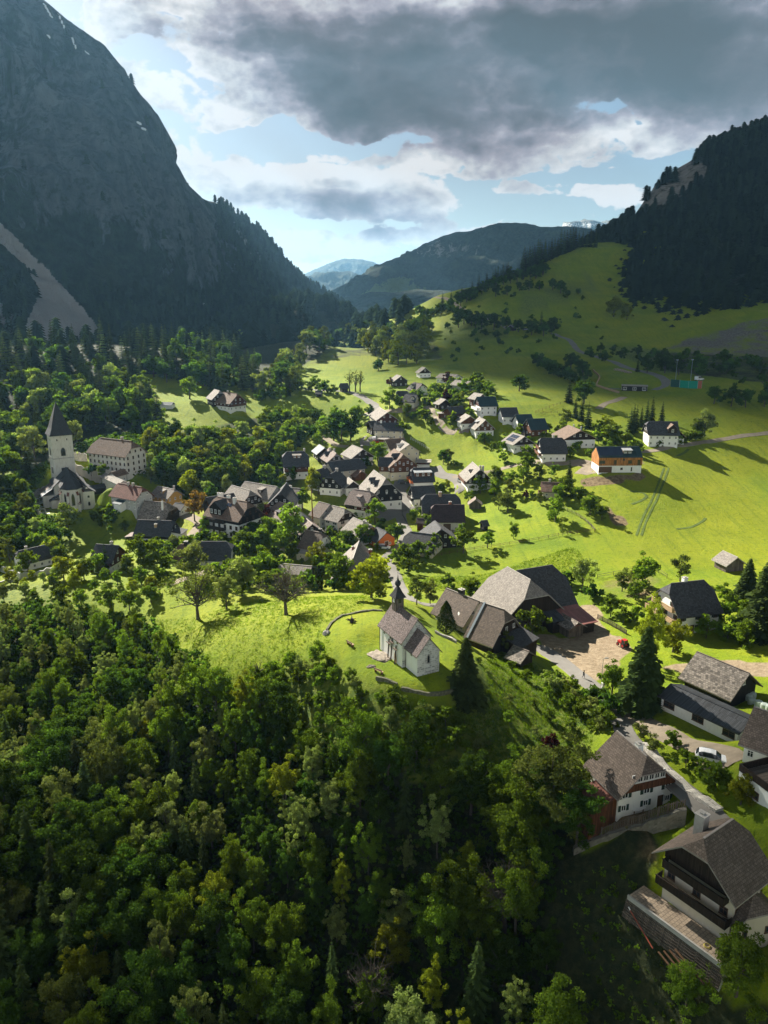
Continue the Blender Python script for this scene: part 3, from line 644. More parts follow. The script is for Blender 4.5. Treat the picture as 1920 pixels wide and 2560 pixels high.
    if hip[0]: b.slab([(X0, hy[0], hz[0]), (X0, -hy[0], hz[0]), (ra, 0, H)], rt, 0, 1)
    b.box(ra + .05, rb - .05, -.13, .13, H - .06, H + .07, 1)                       # ridge capping
    h.roof = b.obj('roof', [ROOF[roof], ROOF.get(roof + '_edge', M_EDGE.get(roof, ROOF[roof]))], h.root)
    def seen(side):
        n = SIDE[side]; wx = n[0] * math.cos(yaw_) - n[1] * math.sin(yaw_); wy = n[0] * math.sin(yaw_) + n[1] * math.cos(yaw_)
        return (-cxy[0] * wx - cxy[1] * wy) / math.hypot(*cxy) > -.25
    def place(side, u, z, me, nm, out, parent=None):
        n = SIDE[side]; ang = math.atan2(n[1], n[0])
        if side[1] == 'x': p = ((xb + out if side == '+x' else xa - out), u, z)
        else: p = (u, (y2 + out if side == '+y' else -y2 - out), z)
        return link(nm, me, parent or h.root, p, ang)
    h.place = place; h.seen = seen
    dz = {(d[0]): d for d in doors}
    for side in SIDE:
        if not seen(side) or side in nowin or raw: continue
        Ls = (xb - xa) if side[1] == 'y' else W; fl = list(floors)
        if side[1] == 'x' and attic and H - E > 2.6: fl = fl + [(E + (H - E) * (1 - hip[0 if side == '-x' else 1]) * .30 + .2, .8, 1.0)]
        for (z, w, hh) in fl:
            o = .14 if (sp is not None and z > sp) else 0
            avail = Ls - 1.0; zt = z + hh / 2
            if z + hh / 2 > E - .35:
                if side[1] == 'y': continue
                avail = min(avail, W * max(0, (H - zt)) / (H - E) - .9)
            if avail < w: continue
            n = max(1, int((avail + gap - w) // gap)); st = (avail - w) / max(1, n - 1) if n > 1 else 0; st = min(st, gap * 1.25)
            c0 = mid if side[1] == 'y' else 0
            for k in range(n):
                u = c0 + (k - (n - 1) / 2) * st
                if z < 2.2 and side in dz and abs(u - dz[side][1]) < 1.1: continue
                place(side, u, z, win_mesh(w, hh, wst if not (sp is not None and z > sp) else wst.replace('w', 'w')), 'window', o)
    for (side, u, w, hh) in doors: place(side, u, 0.05, door_mesh(w, hh), 'door', 0)
    for ch in chim:
        u, yy = ch[0], ch[1]; sz = ch[2] if len(ch) > 2 else .7; mt = ch[3] if len(ch) > 3 else M_BRICK; tp = ch[4] if len(ch) > 4 else .9
        x = xa + (xb - xa) * u; zr = H - s * abs(yy); b = MB(); b.box(x - sz / 2, x + sz / 2, yy - sz / 2, yy + sz / 2, zr - .8, H + tp, 0); b.box(x - sz / 2 - .08, x + sz / 2 + .08, yy - sz / 2 - .08, yy + sz / 2 + .08, H + tp, H + tp + .12, 1)
        b.box(x - sz / 5, x + sz / 5, yy - sz / 5, yy + sz / 5, H + tp + .12, H + tp + .3, 1); b.obj('chimney', [mt, M_CONC], h.root)
    for dd in dorm: dormer(h, roof, *dd)
    for bb in balc: balcony(h, *bb)
    for e in ext: lean_to(h, *e)
    return h
M_EDGE = {}
for _k, _c in dict(grey=(.36,.33,.30), light=(.33,.31,.28), dark=(.05,.05,.055), brown=(.22,.16,.12), red=(.16,.08,.06), wood=(.36,.31,.28), bark=(.16,.13,.11), tile=(.26,.23,.21), rust=(.2,.14,.11), teal=(.03,.05,.055), plum=(.06,.04,.04)).items(): M_EDGE[_k] = simple(_k + ' roof verge', _c, .8, .2, 2)
def dormer(h, roof, u, side, w, kind='gable', yf=.72, hd=1.6, wall='timber', dr=None, n=1):
    """u along the house, side +1/-1, front set at a share yf of the half width"""
    x = h.xa + (h.xb - h.xa) * u; y = h.W / 2 * yf; z0 = h.H - h.s * y; zt = z0 + hd; b = MB()
    mt = ROOF[dr or roof]
    if kind == 'gable':
        zp = zt + w * .45; yb = max(0, (h.H - zp) / h.s); ye = max(0, (h.H - zt) / h.s)
        q = lambda a, yy, z: (x + a, yy * side, z)
        fr = [q(-w/2, y, z0 - .3), q(w/2, y, z0 - .3), q(w/2, y, zt), q(0, y, zp - .1), q(-w/2, y, zt)]
        b.poly(fr if side < 0 else fr[::-1], 0)
        for a in (-w/2, w/2):
            p = [q(a, y, z0 - .3), q(a, y, zt), q(a, ye, zt)]; b.poly(p if (a > 0) == (side > 0) else p[::-1], 0)
        for a in (-1, 1):
            o = a * (w / 2 + .3); p = [q(o, y + .35, zt - .27), q(0, y + .35, zp), q(0, yb, zp), q(o, ye, zt - .27)]
            b.slab(p if a * side > 0 else p[::-1], .14, 1)
    else:
        yb = max(0.1, (h.H - zt - .35) / h.s); q = lambda a, yy, z: (x + a, yy * side, z)
        fr = [q(-w/2, y, z0 - .3), q(w/2, y, z0 - .3), q(w/2, y, zt - .1), q(-w/2, y, zt - .1)]; b.poly(fr if side < 0 else fr[::-1], 0)
        for a in (-w/2, w/2):
            p = [q(a, y, z0 - .3), q(a, y, zt - .1), q(a, yb, zt + .2)]; b.poly(p if (a > 0) == (side > 0) else p[::-1], 0)
        p = [q(-w/2 - .25, y + .5, zt - .05), q(w/2 + .25, y + .5, zt - .05), q(w/2 + .25, yb - .2, zt + .42), q(-w/2 - .25, yb - .2, zt + .42)]
        b.slab(p if side < 0 else p[::-1], .16, 1)
    o = b.obj('dormer', [WALL[wall], mt], h.root)
    for k in range(n):
        a = (k - (n - 1) / 2) * (w / n); link('window', win_mesh(min(.9, w * .55 / n + .2), hd * .62, 'w'), o, (x + a, (y + .005) * side, z0 + hd * .48), R(90 * side))
def balcony(h, side, z, u0, u1, depth=1.2, mat='brown', rail=1.0):
    b = MB(); m = {'brown': WALL['brown'], 'timber': WALL['timber'], 'white': M_WHITE, 'red': WALL['orange'], 'pale': M_WOODL}[mat]
    if side[1] == 'x':
        sg = 1 if side == '+x' else -1; X = h.xb if sg > 0 else h.xa; a0, a1 = -h.W/2 + h.W * u0, -h.W/2 + h.W * u1
        f = lambda p0, p1, q0, q1, zz0, zz1: b.box(min(X + sg * p0, X + sg * p1), max(X + sg * p0, X + sg * p1), q0, q1, zz0, zz1)
    else:
        sg = 1 if side == '+y' else -1; Y = h.W / 2 * sg; a0, a1 = h.xa + (h.xb - h.xa) * u0, h.xa + (h.xb - h.xa) * u1
        f = lambda p0, p1, q0, q1, zz0, zz1: b.box(q0, q1, min(Y + sg * p0, Y + sg * p1), max(Y + sg * p0, Y + sg * p1), zz0, zz1)
    f(.16, depth, a0, a1, z - .18, z)
    f(depth - .06, depth + .02, a0, a1, z + .06, z + rail); f(depth - .1, depth + .08, a0 - .05, a1 + .05, z + rail, z + rail + .08)
    for e in (a0, a1 - .07): f(.16, depth - .07, e, e + .07, z + .06, z + rail)
    b.obj('balcony', m, h.root)
def lean_to(h, side, u0, u1, depth, zh, zl, roof='dark', wall='timber', ovh=.5, drop=0):
    sg = 1 if side[0] == '+' else -1; b = MB()
    if side[1] == 'y':
        a0, a1 = h.xa + (h.xb - h.xa) * u0, h.xa + (h.xb - h.xa) * u1; Y = h.W / 2
        q = lambda a, d, z: (a, sg * (Y + d), z)
    else:
        a0, a1 = -h.W/2 + h.W * u0, -h.W/2 + h.W * u1; X = h.xb if sg > 0 else -h.xa
        q = lambda a, d, z: (sg * (X + d), a, z)
    fl = (sg < 0) == (side[1] == 'y')
    def P(pts): b.poly(pts if fl else pts[::-1], 0)
    P([q(a0, depth, -3), q(a1, depth, -3), q(a1, depth, zl), q(a0, depth, zl)])
    P([q(a1, depth, -3), q(a1, 0, -3), q(a1, 0, zh), q(a1, depth, zl)]); P([q(a0, 0, -3), q(a0, depth, -3), q(a0, depth, zl), q(a0, 0, zh)])
    o = b.obj('annex', WALL[wall], h.root); b = MB(); sl = (zh - zl) / depth
    p = [q(a0 - ovh * .6, depth + ovh, zl - sl * ovh + .02), q(a1 + ovh * .6, depth + ovh, zl - sl * ovh + .02), q(a1 + ovh * .6, .03, zh + .02), q(a0 - ovh * .6, .03, zh + .02)]
    p = [(x, y, z + .16) for x, y, z in p]
    b.slab(p if fl else p[::-1], .16); b.obj('annex_roof', ROOF[roof], o)
# ------------------------------------------------------------------ the village, house by house
F2 = ((1.5, .9, 1.2), (4.2, .9, 1.2)); F1 = ((1.4, .9, 1.1),); F3 = ((1.5, .9, 1.3), (4.4, .9, 1.3), (7.2, .8, 1.0))
N = 'house'
# church quarter on the left
rect = house('rectory', 'long white rectory of three storeys with a brown hipped roof beside the church tower', k1(930, 458), k1(1312, 500), 12.5, 15.5, 9.6, 'brown', 'old', hip=(.5, .5), floors=((2.0, .9, 1.3), (4.9, .9, 1.4), (7.8, .9, 1.4)), gap=2.6, wst='d', chim=((.62, 1.2, .9),), group='white church buildings', cat='rectory')
house('low_house', 'low white service house with a narrow pale roof in front of the white rectory', k1(985, 885), k1(1215, 985), 3.6, 4.2, 3.2, 'light', 'old', floors=F1, cat='outbuilding', chim=())
house('low_house', 'small white lean house with a dark ridge against the white rectory', k1(1060, 880), k1(1215, 838), 4.0, 5.6, 4.2, 'brown', 'old', floors=F1, cat='outbuilding')
house('village_house', 'pale grey house with a red brown half-hipped roof below the covered church bridge', k1(1150, 1012), k1(1440, 1062), 9, 10.2, 6.0, 'red', 'grey', hip=(.2, .4), floors=F2, wst='w', chim=((.6, 0),(.42,0)), ext=(('-y', .30, .58, 3.0, 4.0, 3.0, 'teal', 'white'),), cat=N)
house('village_house', 'ochre yellow house with a grey roof and chimney beside the red roofed house', c1(1020, 686), c1(1130, 708), 8, 8.6, 5.6, 'grey', 'yellow', hip=(0, .25), floors=F2, wst='w', chim=((.85, 1.2, .6),), dorm=((.5, -1, 2.2, 'shed', .7, 1.2, 'yellow'),), cat=N)
house('garage', 'small white garage with a dark roof below the ochre yellow house', c1(1135, 792), c1(1205, 803), 5.5, 5.0, 3.2, 'dark', 'white', floors=F1, cat='garage')
house('barn', 'broad dark barn under a coarse grey shingle roof below the red roofed house', c1(935, 783), c1(1075, 792), 13, 10.5, 4.6, 'bark', 'timber', hip=(.0, .55), floors=F1, wst='d', cat='barn', chim=((.8, -3.0, .6, M_WHITE),))
house('village_house', 'black roofed house with a white gable wing in front of the shingled barn', c1(893, 905), c1(1112, 912), 10, 9.5, 5.2, 'dark', 'white', 'black', 3.0, hip=(.0, .3), floors=F2, wst='w', chim=((.55, -2.5, .8, M_WOODL, -.8), (.55, .6)), ext=(('-x', .15, .75, 5, 3.4, 2.8, 'wood', 'timber'), ('+x', .2, .8, 4.5, 5.6, 4.8, 'dark', 'white')), cat=N)
house('village_house', 'red brown timber house with a dark roof on a white base below the church', c1(620, 1062), c1(772, 1072), 9, 9.6, 5.6, 'dark', 'white', 'redbrown', 2.8, floors=F2, chim=((.7, .5),), ov=(1.0, 1.0), cat=N, ext=(('-x', .1, .7, 2.5, 3.2, 2.6, 'felt', 'timber'),))
house('village_house', 'small dark roofed white house at the left edge above a stone terrace wall', c1(118, 1108), c1(290, 1068), 8, 7.5, 4.0, 'dark', 'white', floors=F1, hip=(.3, .3), chim=((.3, 0),), cat=N)
house('village_house', 'low house with a wide black hipped roof left of the lower lane', c1(1300, 1046), c1(1468, 1046), 11, 8.0, 3.4, 'dark', 'white', floors=F1, hip=(.5, .5), cat=N, chim=())
house('village_house', 'brown and black roofed house joined to the wide black hipped roof', c1(1170, 1062), c1(1290, 1068), 9, 7.6, 3.6, 'brown', 'white', floors=F1, hip=(.5, .2), chim=((.4, 0, 1.0, M_DARK),), cat=N)
# the big inn and the houses about it
inn = house('inn', 'large dark timber inn with balconies and a white gable beside the autumn coloured tree', k2(460, 505), k2(870, 575), 13.5, 14.5, 8.6, 'brown', 'white', 'black', 6.2, hip=(.2, .35), floors=((1.6, 1.1, 1.4), (4.6, 1.2, 1.5), (7.6, .9, 1.2)), wst='d', gap=2.9,
  chim=((.35, .5, 1.0, M_WHITE), (.62, -1.2, 1.0, M_WHITE), (.05, 2, 1.0, M_WHITE)), dorm=((.30, -1, 6.5, 'gable', .95, 2.8, 'black', 'dark', 3),), balc=(('-y', 3.2, .02, .62, 1.6, 'timber'), ('-y', 6.2, .02, .62, 1.6, 'timber'), ('-x', 3.2, .1, .9, 1.4, 'timber')), cat='inn')
house('village_house', 'dark roofed wing joined behind the large timber inn', k2(300, 520), k2(690, 455), 8, 12.8, 8.4, 'dark', 'black', floors=F2, wst='d', cat=N, chim=((.45, 0, .9, M_WHITE),))
house('village_house', 'brown roofed house with a dark gable behind the large timber inn', k2(655, 345), k2(912, 418), 11, 12, 7.2, 'grey', 'cream', 'timber', 5.6, hip=(0, .4), floors=F3, cat=N)
house('row_house', 'long white row house with a pale brown roof and an arched door', k2(838, 293), k2(1290, 368), 11, 12, 7.6, 'grey', 'white', floors=((1.8, .9, 1.3), (5.0, .9, 1.3)), gap=3.2, dorm=((.66, -1, 2.6, 'shed', .66, 1.6, 'timber'),), doors=(('-y', 2.5, 1.4, 2.4),), cat=N)
house('row_house', 'dark gabled end house of the long white row with a pale chimney', k2(1420, 305), k2(1330, 440), 10.5, 13, 7.6, 'dark', 'white', 'black', 6.6, hip=(0, .2), floors=((1.8, .9, 1.3), (5.0, .9, 1.3), (8.0, .8, 1.0)), cat=N)
house('row_house', 'grey roofed end wing of the long white row with a white chimney', k2(1440, 380), k2(1610, 392), 9, 10.5, 7.4, 'grey', 'white', floors=((1.8, .9, 1.3), (5.0, .9, 1.3)), chim=((.15, -1, .9, M_WHITE),), cat=N)
house('village_house', 'house with orange brown shingle roof and a wide dark dormer right of the inn', k2(1300, 565), k2(1590, 690), 11, 10, 5.2, 'wood', 'white', floors=F2, hip=(.3, .1), dorm=((.58, -1, 5.5, 'shed', .85, 2.2, 'black', 'dark'),), chim=((.9, .5, .9),), cat=N)
house('barn', 'barn with an orange brown shingle roof beside the tall brown pole', c2(880, 755), c2(960, 830), 8.5, 7.6, 4.2, 'wood', 'timber', floors=F1, cat='barn')
house('farmhouse', 'dark brown three storey farmhouse on a white base with a dormer at the wood edge', k3(395, 255), k3(620, 248), 12.5, 13.2, 7.4, 'dark', 'white', 'redbrown', 3.6, hip=(.42, .42), floors=((1.8, .8, 1.1), (5.2, .8, 1.0)), gap=2.4, dorm=((.55, -1, 4.2, 'shed', .5, 1.6, 'brown', 'light', 2),), balc=(('-y', 4.2, .02, .98, 1.1, 'brown'),), chim=((.9, 1, .7),), cat='farmhouse')
house('village_house', 'long grey house with a dark half-hipped roof behind the twin dark gables', k3(935, 385), k3(1330, 340), 10, 9.6, 6.0, 'dark', 'beige', floors=F2, gap=3.4, hip=(.1, .35), cat=N)
house('village_house', 'pale roofed house with a dark gable and white wall above the lane', k3(1245, 165), k3(1390, 222), 11.5, 8.6, 4.6, 'light', 'white', 'timber', 3.8, floors=F1, chim=((.75, 1, .8, M_DARK),), cat=N)
house('village_house', 'small house with a white sheet roof beside the wood above the village', k3(820, 158), k3(890, 205), 7, 7.0, 4.2, 'metal', 'timber', floors=F1, cat=N)
house('village_house', 'crooked brown house with mixed roofs left of the pale roofed house', k3(935, 212), k3(1040, 275), 8.5, 8.2, 4.6, 'wood', 'timber', floors=F1, chim=((.3, -.5, .8), (.55, .8, .6)), hip=(0, .3), dorm=((.4, -1, 2.6, 'gable', .8, 1.4, 'timber', 'dark'),), cat=N)
house('village_house', 'left of two dark timber gables on white bases above the gardens', k3(905, 455), k3(775, 495), 9, 10.0, 5.6, 'dark', 'white', 'black', 3.4, hip=(.1, .35), floors=((1.6, .9, 1.2), (4.6, .9, 1.2)), chim=((.1, 0, 1.0),), cat=N, group=None)
house('village_house', 'right of two dark timber gables with white base and a pale chimney', k3(1065, 490), k3(960, 545), 10, 10.4, 5.8, 'dark', 'white', 'black', 3.4, hip=(.1, .3), floors=((1.6, .9, 1.3), (4.8, .8, 1.0)), chim=((.15, 0, 1.0),), cat=N)
house('village_house', 'small white house with a tan roof left of the shingled guesthouse', k3(1195, 585), k3(1262, 640), 6.5, 7.0, 4.4, 'light', 'white', 'timber', 3.8, floors=F1, cat=N)
house('shed', 'small brown shed with a rusty roof behind the shingled guesthouse', k3(1275, 475), k3(1370, 505), 6, 5.0, 3.0, 'rust', 'brown', floors=(), cat='shed')
guest = house('guesthouse', 'large dark timber guesthouse with pale shingle roof and two dark dormers on the square', k4(175, 490), k4(335, 600), 14, 14.2, 6.6, 'light', 'white', 'black', 3.6, hip=(0, .32), floors=((1.8, 1.0, 1.3), (5.0, .7, .8), (7.6, .7, .8)), gap=3.4, wst='w',
  dorm=((.42, -1, 2.8, 'gable', .6, 1.8, 'black', 'dark'), (.72, -1, 2.8, 'gable', .6, 1.8, 'black', 'dark')), ext=(('-y', .0, .34, 3.0, 5.2, 4.2, 'metal', 'timber'),), cat='guesthouse')
house('village_house', 'brown balconied house with a pinkish shingle roof on the near side of the square', k3(1270, 738), k3(1478, 765), 11.5, 11.0, 6.0, 'wood', 'white', 'redbrown', 3.2, hip=(.25, .35), floors=F3, balc=(('+x', 4.0, .05, .95, 1.1, 'brown'), ('-y', 4.0, .02, .45, 1.1, 'timber')), dorm=((.52, -1, 2.0, 'shed', .6, .9, 'timber'),), chim=((.75, 1.2, 1.0),), cat=N)
house('village_house', 'white house with a brown tiled roof and skylight left of the brown balconied house', k3(812, 900), k3(960, 940), 10, 9.6, 5.4, 'tile', 'white', floors=F2, cat=N)
house('village_house', 'white house with a light tan roof and dark garage openings joined to the skylight house', k3(985, 950), k3(1150, 990), 10, 9.4, 5.4, 'grey', 'white', 'timber', 4.9, hip=(0, .4), floors=((1.4, 1.2, 1.0), (3.8, 2.2, 1.4)), gap=3.4, cat=N)
house('village_house', 'house with a pale flat-tiled roof and ochre boarded gable above the orange shed', c8(642, 588), c8(772, 645), 10, 8.0, 4.0, 'light', 'white', 'new', 3.4, hip=(0, .1), floors=F1, chim=((.70, -.6, .8), (.85, -.8, .8)), cat=N)
house('garage', 'bright orange garage with a dark roof beside the lane', k4(215, 1230), k4(345, 1290), 7.5, 6.4, 3.4, 'dark', 'orange', hip=(.0, .15), floors=((1.2, .9, .9),), cat='garage', doors=(('+x', .2, 1.6, 2.2),))
house('village_house', 'white house with a brown half-hipped roof and two rows of windows above the terrace', c8(318, 675), c8(428, 695), 10.5, 9.6, 4.8, 'tile', 'white', hip=(0, .32), floors=F2, wst='w', gap=3.0, ext=(('-y', .05, .6, 2.6, 3.4, 2.9, 'felt', 'cream'),), chim=((.75, .6, .8, M_DARK),), cat=N)
house('shed', 'dark roofed shed behind the bare brown tree below the white terrace house', c2(720, 1145), c2(960, 1165), 7, 4.2, 2.6, 'grey', 'weather', floors=(), hip=(.3, 0), cat='shed')
house('barn', 'big black barn with a steep half-hipped roof beside the lane at the hill foot', c2(1332, 962), c2(1282, 1105), 12.5, 9.6, 3.4, 'grey', 'black', hip=(0, .5), floors=((1.6, 1, 1),), chim=((.25, -1.5, .8, M_RED, -.3), (.1, 4.5, 1.0, M_RED, -2.0)), wst='d', attic=False, cat='barn')
# right side of the square
house('chalet', 'tall brown boarded chalet with a cream base and pale roof right of the square', k4(440, 215), k4(560, 290), 13, 12.4, 7.0, 'brown', 'cream', 'brown', 3.4, hip=(0, .28), floors=((1.4, .9, .8), (5.0, 1.0, 1.3), (7.6, .9, 1.2)), gap=3.2, dorm=((.70, -1, 3.2, 'gable', .62, 1.9, 'timber', 'dark'),), cat='chalet')
house('chalet', 'brown cross wing with a dark roof on the left side of the tall brown chalet', k4(345, 335), k4(350, 322), 6.5, 10.2, 7.2, 'dark', 'cream', 'brown', 3.4, floors=((1.4, .9, 1.3), (5.0, .9, 1.2)), L=7, yaw=-8, cat='chalet')
house('village_house', 'house with a plain brown roof and a blue grey dormer above the tall brown chalet', k4(400, 110), k4(500, 62), 11, 9.4, 5.4, 'brown', 'cream', floors=F2, L=10, cat=N, yaw=24)
house('village_house', 'cream gabled house with a whitish roof below the parking area', k4(540, 105), k4(640, 160), 11, 9.6, 5.8, 'light', 'cream', floors=F2, gap=3.2, dorm=((.45, -1, 3.6, 'shed', .7, 1.6, 'white', 'dark'),), cat=N)
house('garage', 'flat roofed brown garage beside the tall brown chalet', k4(720, 365), k4(925, 368), 6, 3.6, 3.4, 'felt', 'white', 'redbrown', 2.0, floors=(), cat='garage')
house('village_house', 'black roofed white house with a wide light dormer and orange balcony', k4(690, 465), k4(905, 458), 11, 10, 5.0, 'dark', 'white', 'brown', 3.6, hip=(.3, .3), floors=F1, dorm=((.5, -1, 8.5, 'shed', .72, 2.2, 'brown', 'metal', 3),), balc=(('-x', 3.4, .05, .95, 1.5, 'red'),), cat=N)
house('village_house', 'white house with a plain black roof and white wall below the wide light dormer', k4(655, 705), k4(960, 690), 9, 9, 5.0, 'dark', 'white', 'black', 4.4, floors=F2, cat=N, balc=(('-x', 3.0, .05, .95, 1.3, 'timber'),))
house('farmhouse', 'cream farmhouse with a large black half-hipped roof and a tan chimney', k4(850, 808), k4(1240, 805), 13, 12, 5.8, 'dark', 'cream', hip=(.35, .35), floors=F2, chim=((.48, -.5, 1.0, M_WOODL),), cat='farmhouse')
house('barn', 'cream barn with a plum coloured roof and an open dark doorway', k4(965, 940), k4(1355, 942), 11, 10.5, 5.4, 'plum', 'old', hip=(.3, 0), floors=((1.4, .9, 1.1),), gap=5, chim=((.58, .5, .9, M_RED),), doors=(('-y', -1.2, 3.2, 3.6),), wst='d', cat='barn')
house('tool_shed', 'narrow tall red brown shed beside the fenced green on the square', k4(735, 1115), k4(830, 1120), 3.4, 6.2, 5.0, 'plum', 'redbrown', floors=(), ov=(.5, .4), cat='shed')
house('barn', 'dark roofed barn with a yellow gable between the plum roof and the lane', k4(975, 1150), k4(1050, 1250), 12, 8, 3.4, 'dark', 'timber', 'timber', 3.0, floors=F1, hip=(.1, .1), cat='barn', L=10)
house('barn', 'long charcoal roofed barn at the lower end of the lane above the meadow', k4(650, 1290), k4(1010, 1335), 11, 7.6, 3.2, 'dark', 'cream', hip=(.35, .15), floors=F1, cat='barn', chim=())
house('chalet', 'dark timber house with a pale roof and twin chimneys standing alone beside the lane', k4(1455, 385), k4(1560, 478), 11, 10.2, 5.0, 'light', 'white', 'timber', 3.0, floors=F3, hip=(0, .1), dorm=((.6, -1, 1.8, 'gable', .62, .9, 'timber'),), chim=((.93, .2, .7), (.97, 1.4, .8)), balc=(('-y', 3.0, .05, .95, 1.3, 'brown'),), cat='chalet')
house('hay_hut', 'weathered hay hut with a pale roof by the orchard shrubs', k4(1490, 825), k4(1500, 885), 5.2, 4.6, 2.4, 'wood', 'weather', floors=(), ov=(.5, .6), cat='hut', L=4.6)
house('hay_hut', 'tiny black open hut in the green meadow', c3(835, 1248), c3(882, 1244), 3.6, 4.0, 2.6, 'dark', 'black', floors=(), ov=(.5, .5), cat='hut')
house('cottage', 'small old cottage with a rusty sheet roof in the orchard', c3(1252, 980), c3(1390, 985), 7.5, 6.2, 3.6, 'rust', 'beige', 'brown', 2.4, floors=F1, chim=((.42, .3, .7),), hip=(.0, .0), cat='cottage', balc=(('-x', .4, .05, .9, 1.5, 'brown'),))
# upper hamlet
house('village_house', 'brown gabled house with a tan roof at the upper road bend', c3(132, 463), c3(190, 500), 11, 10, 6, 'grey', 'cream', 'redbrown', 3.6, floors=F2, cat=N)
house('village_house', 'white house with crossing black roofs below the tan roofed house at the bend', c3(150, 545), c3(245, 600), 9, 9.0, 5.8, 'dark', 'cream', floors=F2, hip=(.1, .4), cat=N, chim=((.2, 0, .8, M_WHITE),), L=13, yaw=-8)
house('village_house', 'dark roofed low wing left of the crossing black roofs', c3(55, 560), c3(140, 555), 8, 7.5, 5.0, 'dark', 'timber', floors=F1, cat=N)
house('garage', 'small flat roofed brown garage above the car park', c3(140, 672), c3(205, 678), 6, 3.2, 3.0, 'light', 'brown', floors=(), cat='garage')
house('village_house', 'cream house with a black hipped roof left of the loop road', c3(325, 368), c3(385, 370), 11, 8.2, 4.2, 'dark', 'cream', floors=F1, hip=(.3, .3), cat=N, dorm=((.8, -1, 2.0, 'gable', .8, 1.2, 'cream'),))
house('village_house', 'black roofed house behind the cream house at the loop road', c3(258, 352), c3(325, 352), 9, 7.5, 4.0, 'dark', 'timber', floors=F1, hip=(.2, .2), cat=N)
house('village_house', 'white house with a purple roof and porch among the garden trees', c3(372, 292), c3(430, 300), 9, 7.8, 4.2, 'plum', 'white', floors=F1, hip=(.2, .3), dorm=((.35, -1, 2.8, 'gable', .95, 1.8, 'white', 'light'),), cat=N)
house('village_house', 'small pale roofed house at the left end of the upper hamlet', c3(250, 238), c3(288, 248), 9, 7.4, 4.2, 'light', 'timber', floors=F1, cat=N, L=9)
house('village_house', 'topmost small white house with a grey roof against the meadow', c3(425, 184), c3(455, 192), 8, 7.2, 4.0, 'light', 'white', 'timber', 3.2, floors=F1, cat=N, L=8)
house('bungalow', 'bungalow with a shallow pale roof behind the copper beech', c3(590, 232), c3(645, 236), 10, 6, 3.8, 'grey', 'white', floors=F1, cat='bungalow', L=13)
house('bungalow', 'white bungalow with a shallow pale roof and a black gable right of the copper beech', c3(690, 278), c3(735, 282), 10, 6.4, 4.0, 'light', 'grey', floors=F1, cat='bungalow', chim=((.4, 0),), L=11)
house('village_house', 'white house with dark teal roof and brown boarded storey above a white terrace', c3(805, 393), c3(936, 390), 10, 10, 6.0, 'teal', 'white', 'redbrown', 5.0, floors=((1.5, .9, 1.3), (3.9, .9, 1.1)), balc=(('-x', 3.0, .0, 1.0, 1.8, 'white'),), cat=N)
house('village_house', 'small brown house with a pale roof behind the dark teal roof', c3(800, 365), c3(838, 372), 7, 7.5, 5, 'light', 'brown', floors=F1, cat=N, L=8)
house('village_house', 'white house with an anthracite saddle roof right of the teal roof', c3(965, 468), c3(1085, 466), 9, 8, 4.4, 'dark', 'white', floors=F1, cat=N)
house('village_house', 'white house with a dark blue roof next below the anthracite saddle roof', c3(1072, 516), c3(1185, 512), 9, 8, 4.2, 'teal', 'white', floors=F1, cat=N)
house('chalet', 'brown boarded house with a dark blue roof and a deck', c3(1150, 546), c3(1278, 541), 9.5, 8.6, 4.4, 'teal', 'brown', floors=F1, cat='chalet', balc=(('-x', .4, .0, 1.0, 3, 'timber'),))
house('village_house', 'white house with a brown boarded gable and pale roof on the loop road', c3(822, 532), c3(868, 552), 9.5, 9, 4.6, 'light', 'white', 'brown', 3.0, floors=F2, cat=N, dorm=((.4, -1, 3, 'shed', .6, 1, 'brown', 'metal'),), L=10)
house('village_house', 'new low house with a pale roof and orange brown gable on the loop road', c3(722, 506), c3(768, 528), 9, 7, 4.0, 'light', 'white', 'brown', 2.6, floors=F1, cat=N, ext=(('-x', .1, .9, 4, 3.4, 3.2, 'felt', 'white'),), L=9)
house('village_house', 'small house with dark and pale roof planes above the garages', c3(628, 462), c3(680, 458), 8, 7, 4, 'dark', 'brown', floors=F1, cat=N, L=9)
house('garage', 'low flat roofed garage under the hedge on the loop road', c3(565, 500), c3(612, 500), 5, 3.0, 2.9, 'felt', 'brown', floors=(), cat='garage', L=8)
house('cottage', 'little grey roofed cottage hidden beside the dark red tree', c3(560, 402), c3(585, 408), 7, 6, 3.6, 'light', 'timber', floors=F1, cat='cottage', L=7)
solar = house('village_house', 'black gabled house with solar panels on its pale roof above two garage doors', c3(1065, 642), c3(1128, 662), 10.5, 8, 4.4, 'light', 'white', 'timber', 3.6, floors=F1, cat=N, L=11)
gar = house('garage', 'white double garage with two dark red doors below the solar roof', c3(1065, 718), c3(1150, 718), 6.5, 3.4, 3.2, 'felt', 'white', floors=(), cat='garage')
house('farmhouse', 'broad house with a tan roof, black gable and steel flues on the upper drive', c3(1440, 588), c3(1525, 622), 15, 9.0, 5.0, 'brown', 'white', 'timber', 4.2, floors=F1, hip=(0, .1), chim=((.35, .5, .4, M_METAL), (.8, 1.5, .4, M_METAL)), cat='farmhouse', L=14)
house('village_house', 'house with a large black roof and a wooden balcony gable above the drive', c3(1252, 676), c3(1398, 676), 12, 10.5, 4.8, 'dark', 'white', hip=(.2, .3), floors=F1, balc=(('-x', 2.8, .05, .95, 1.4, 'brown'), ('-x', 5.4, .2, .8, 1.2, 'brown')), chim=((.55, .3, .8),), cat=N)
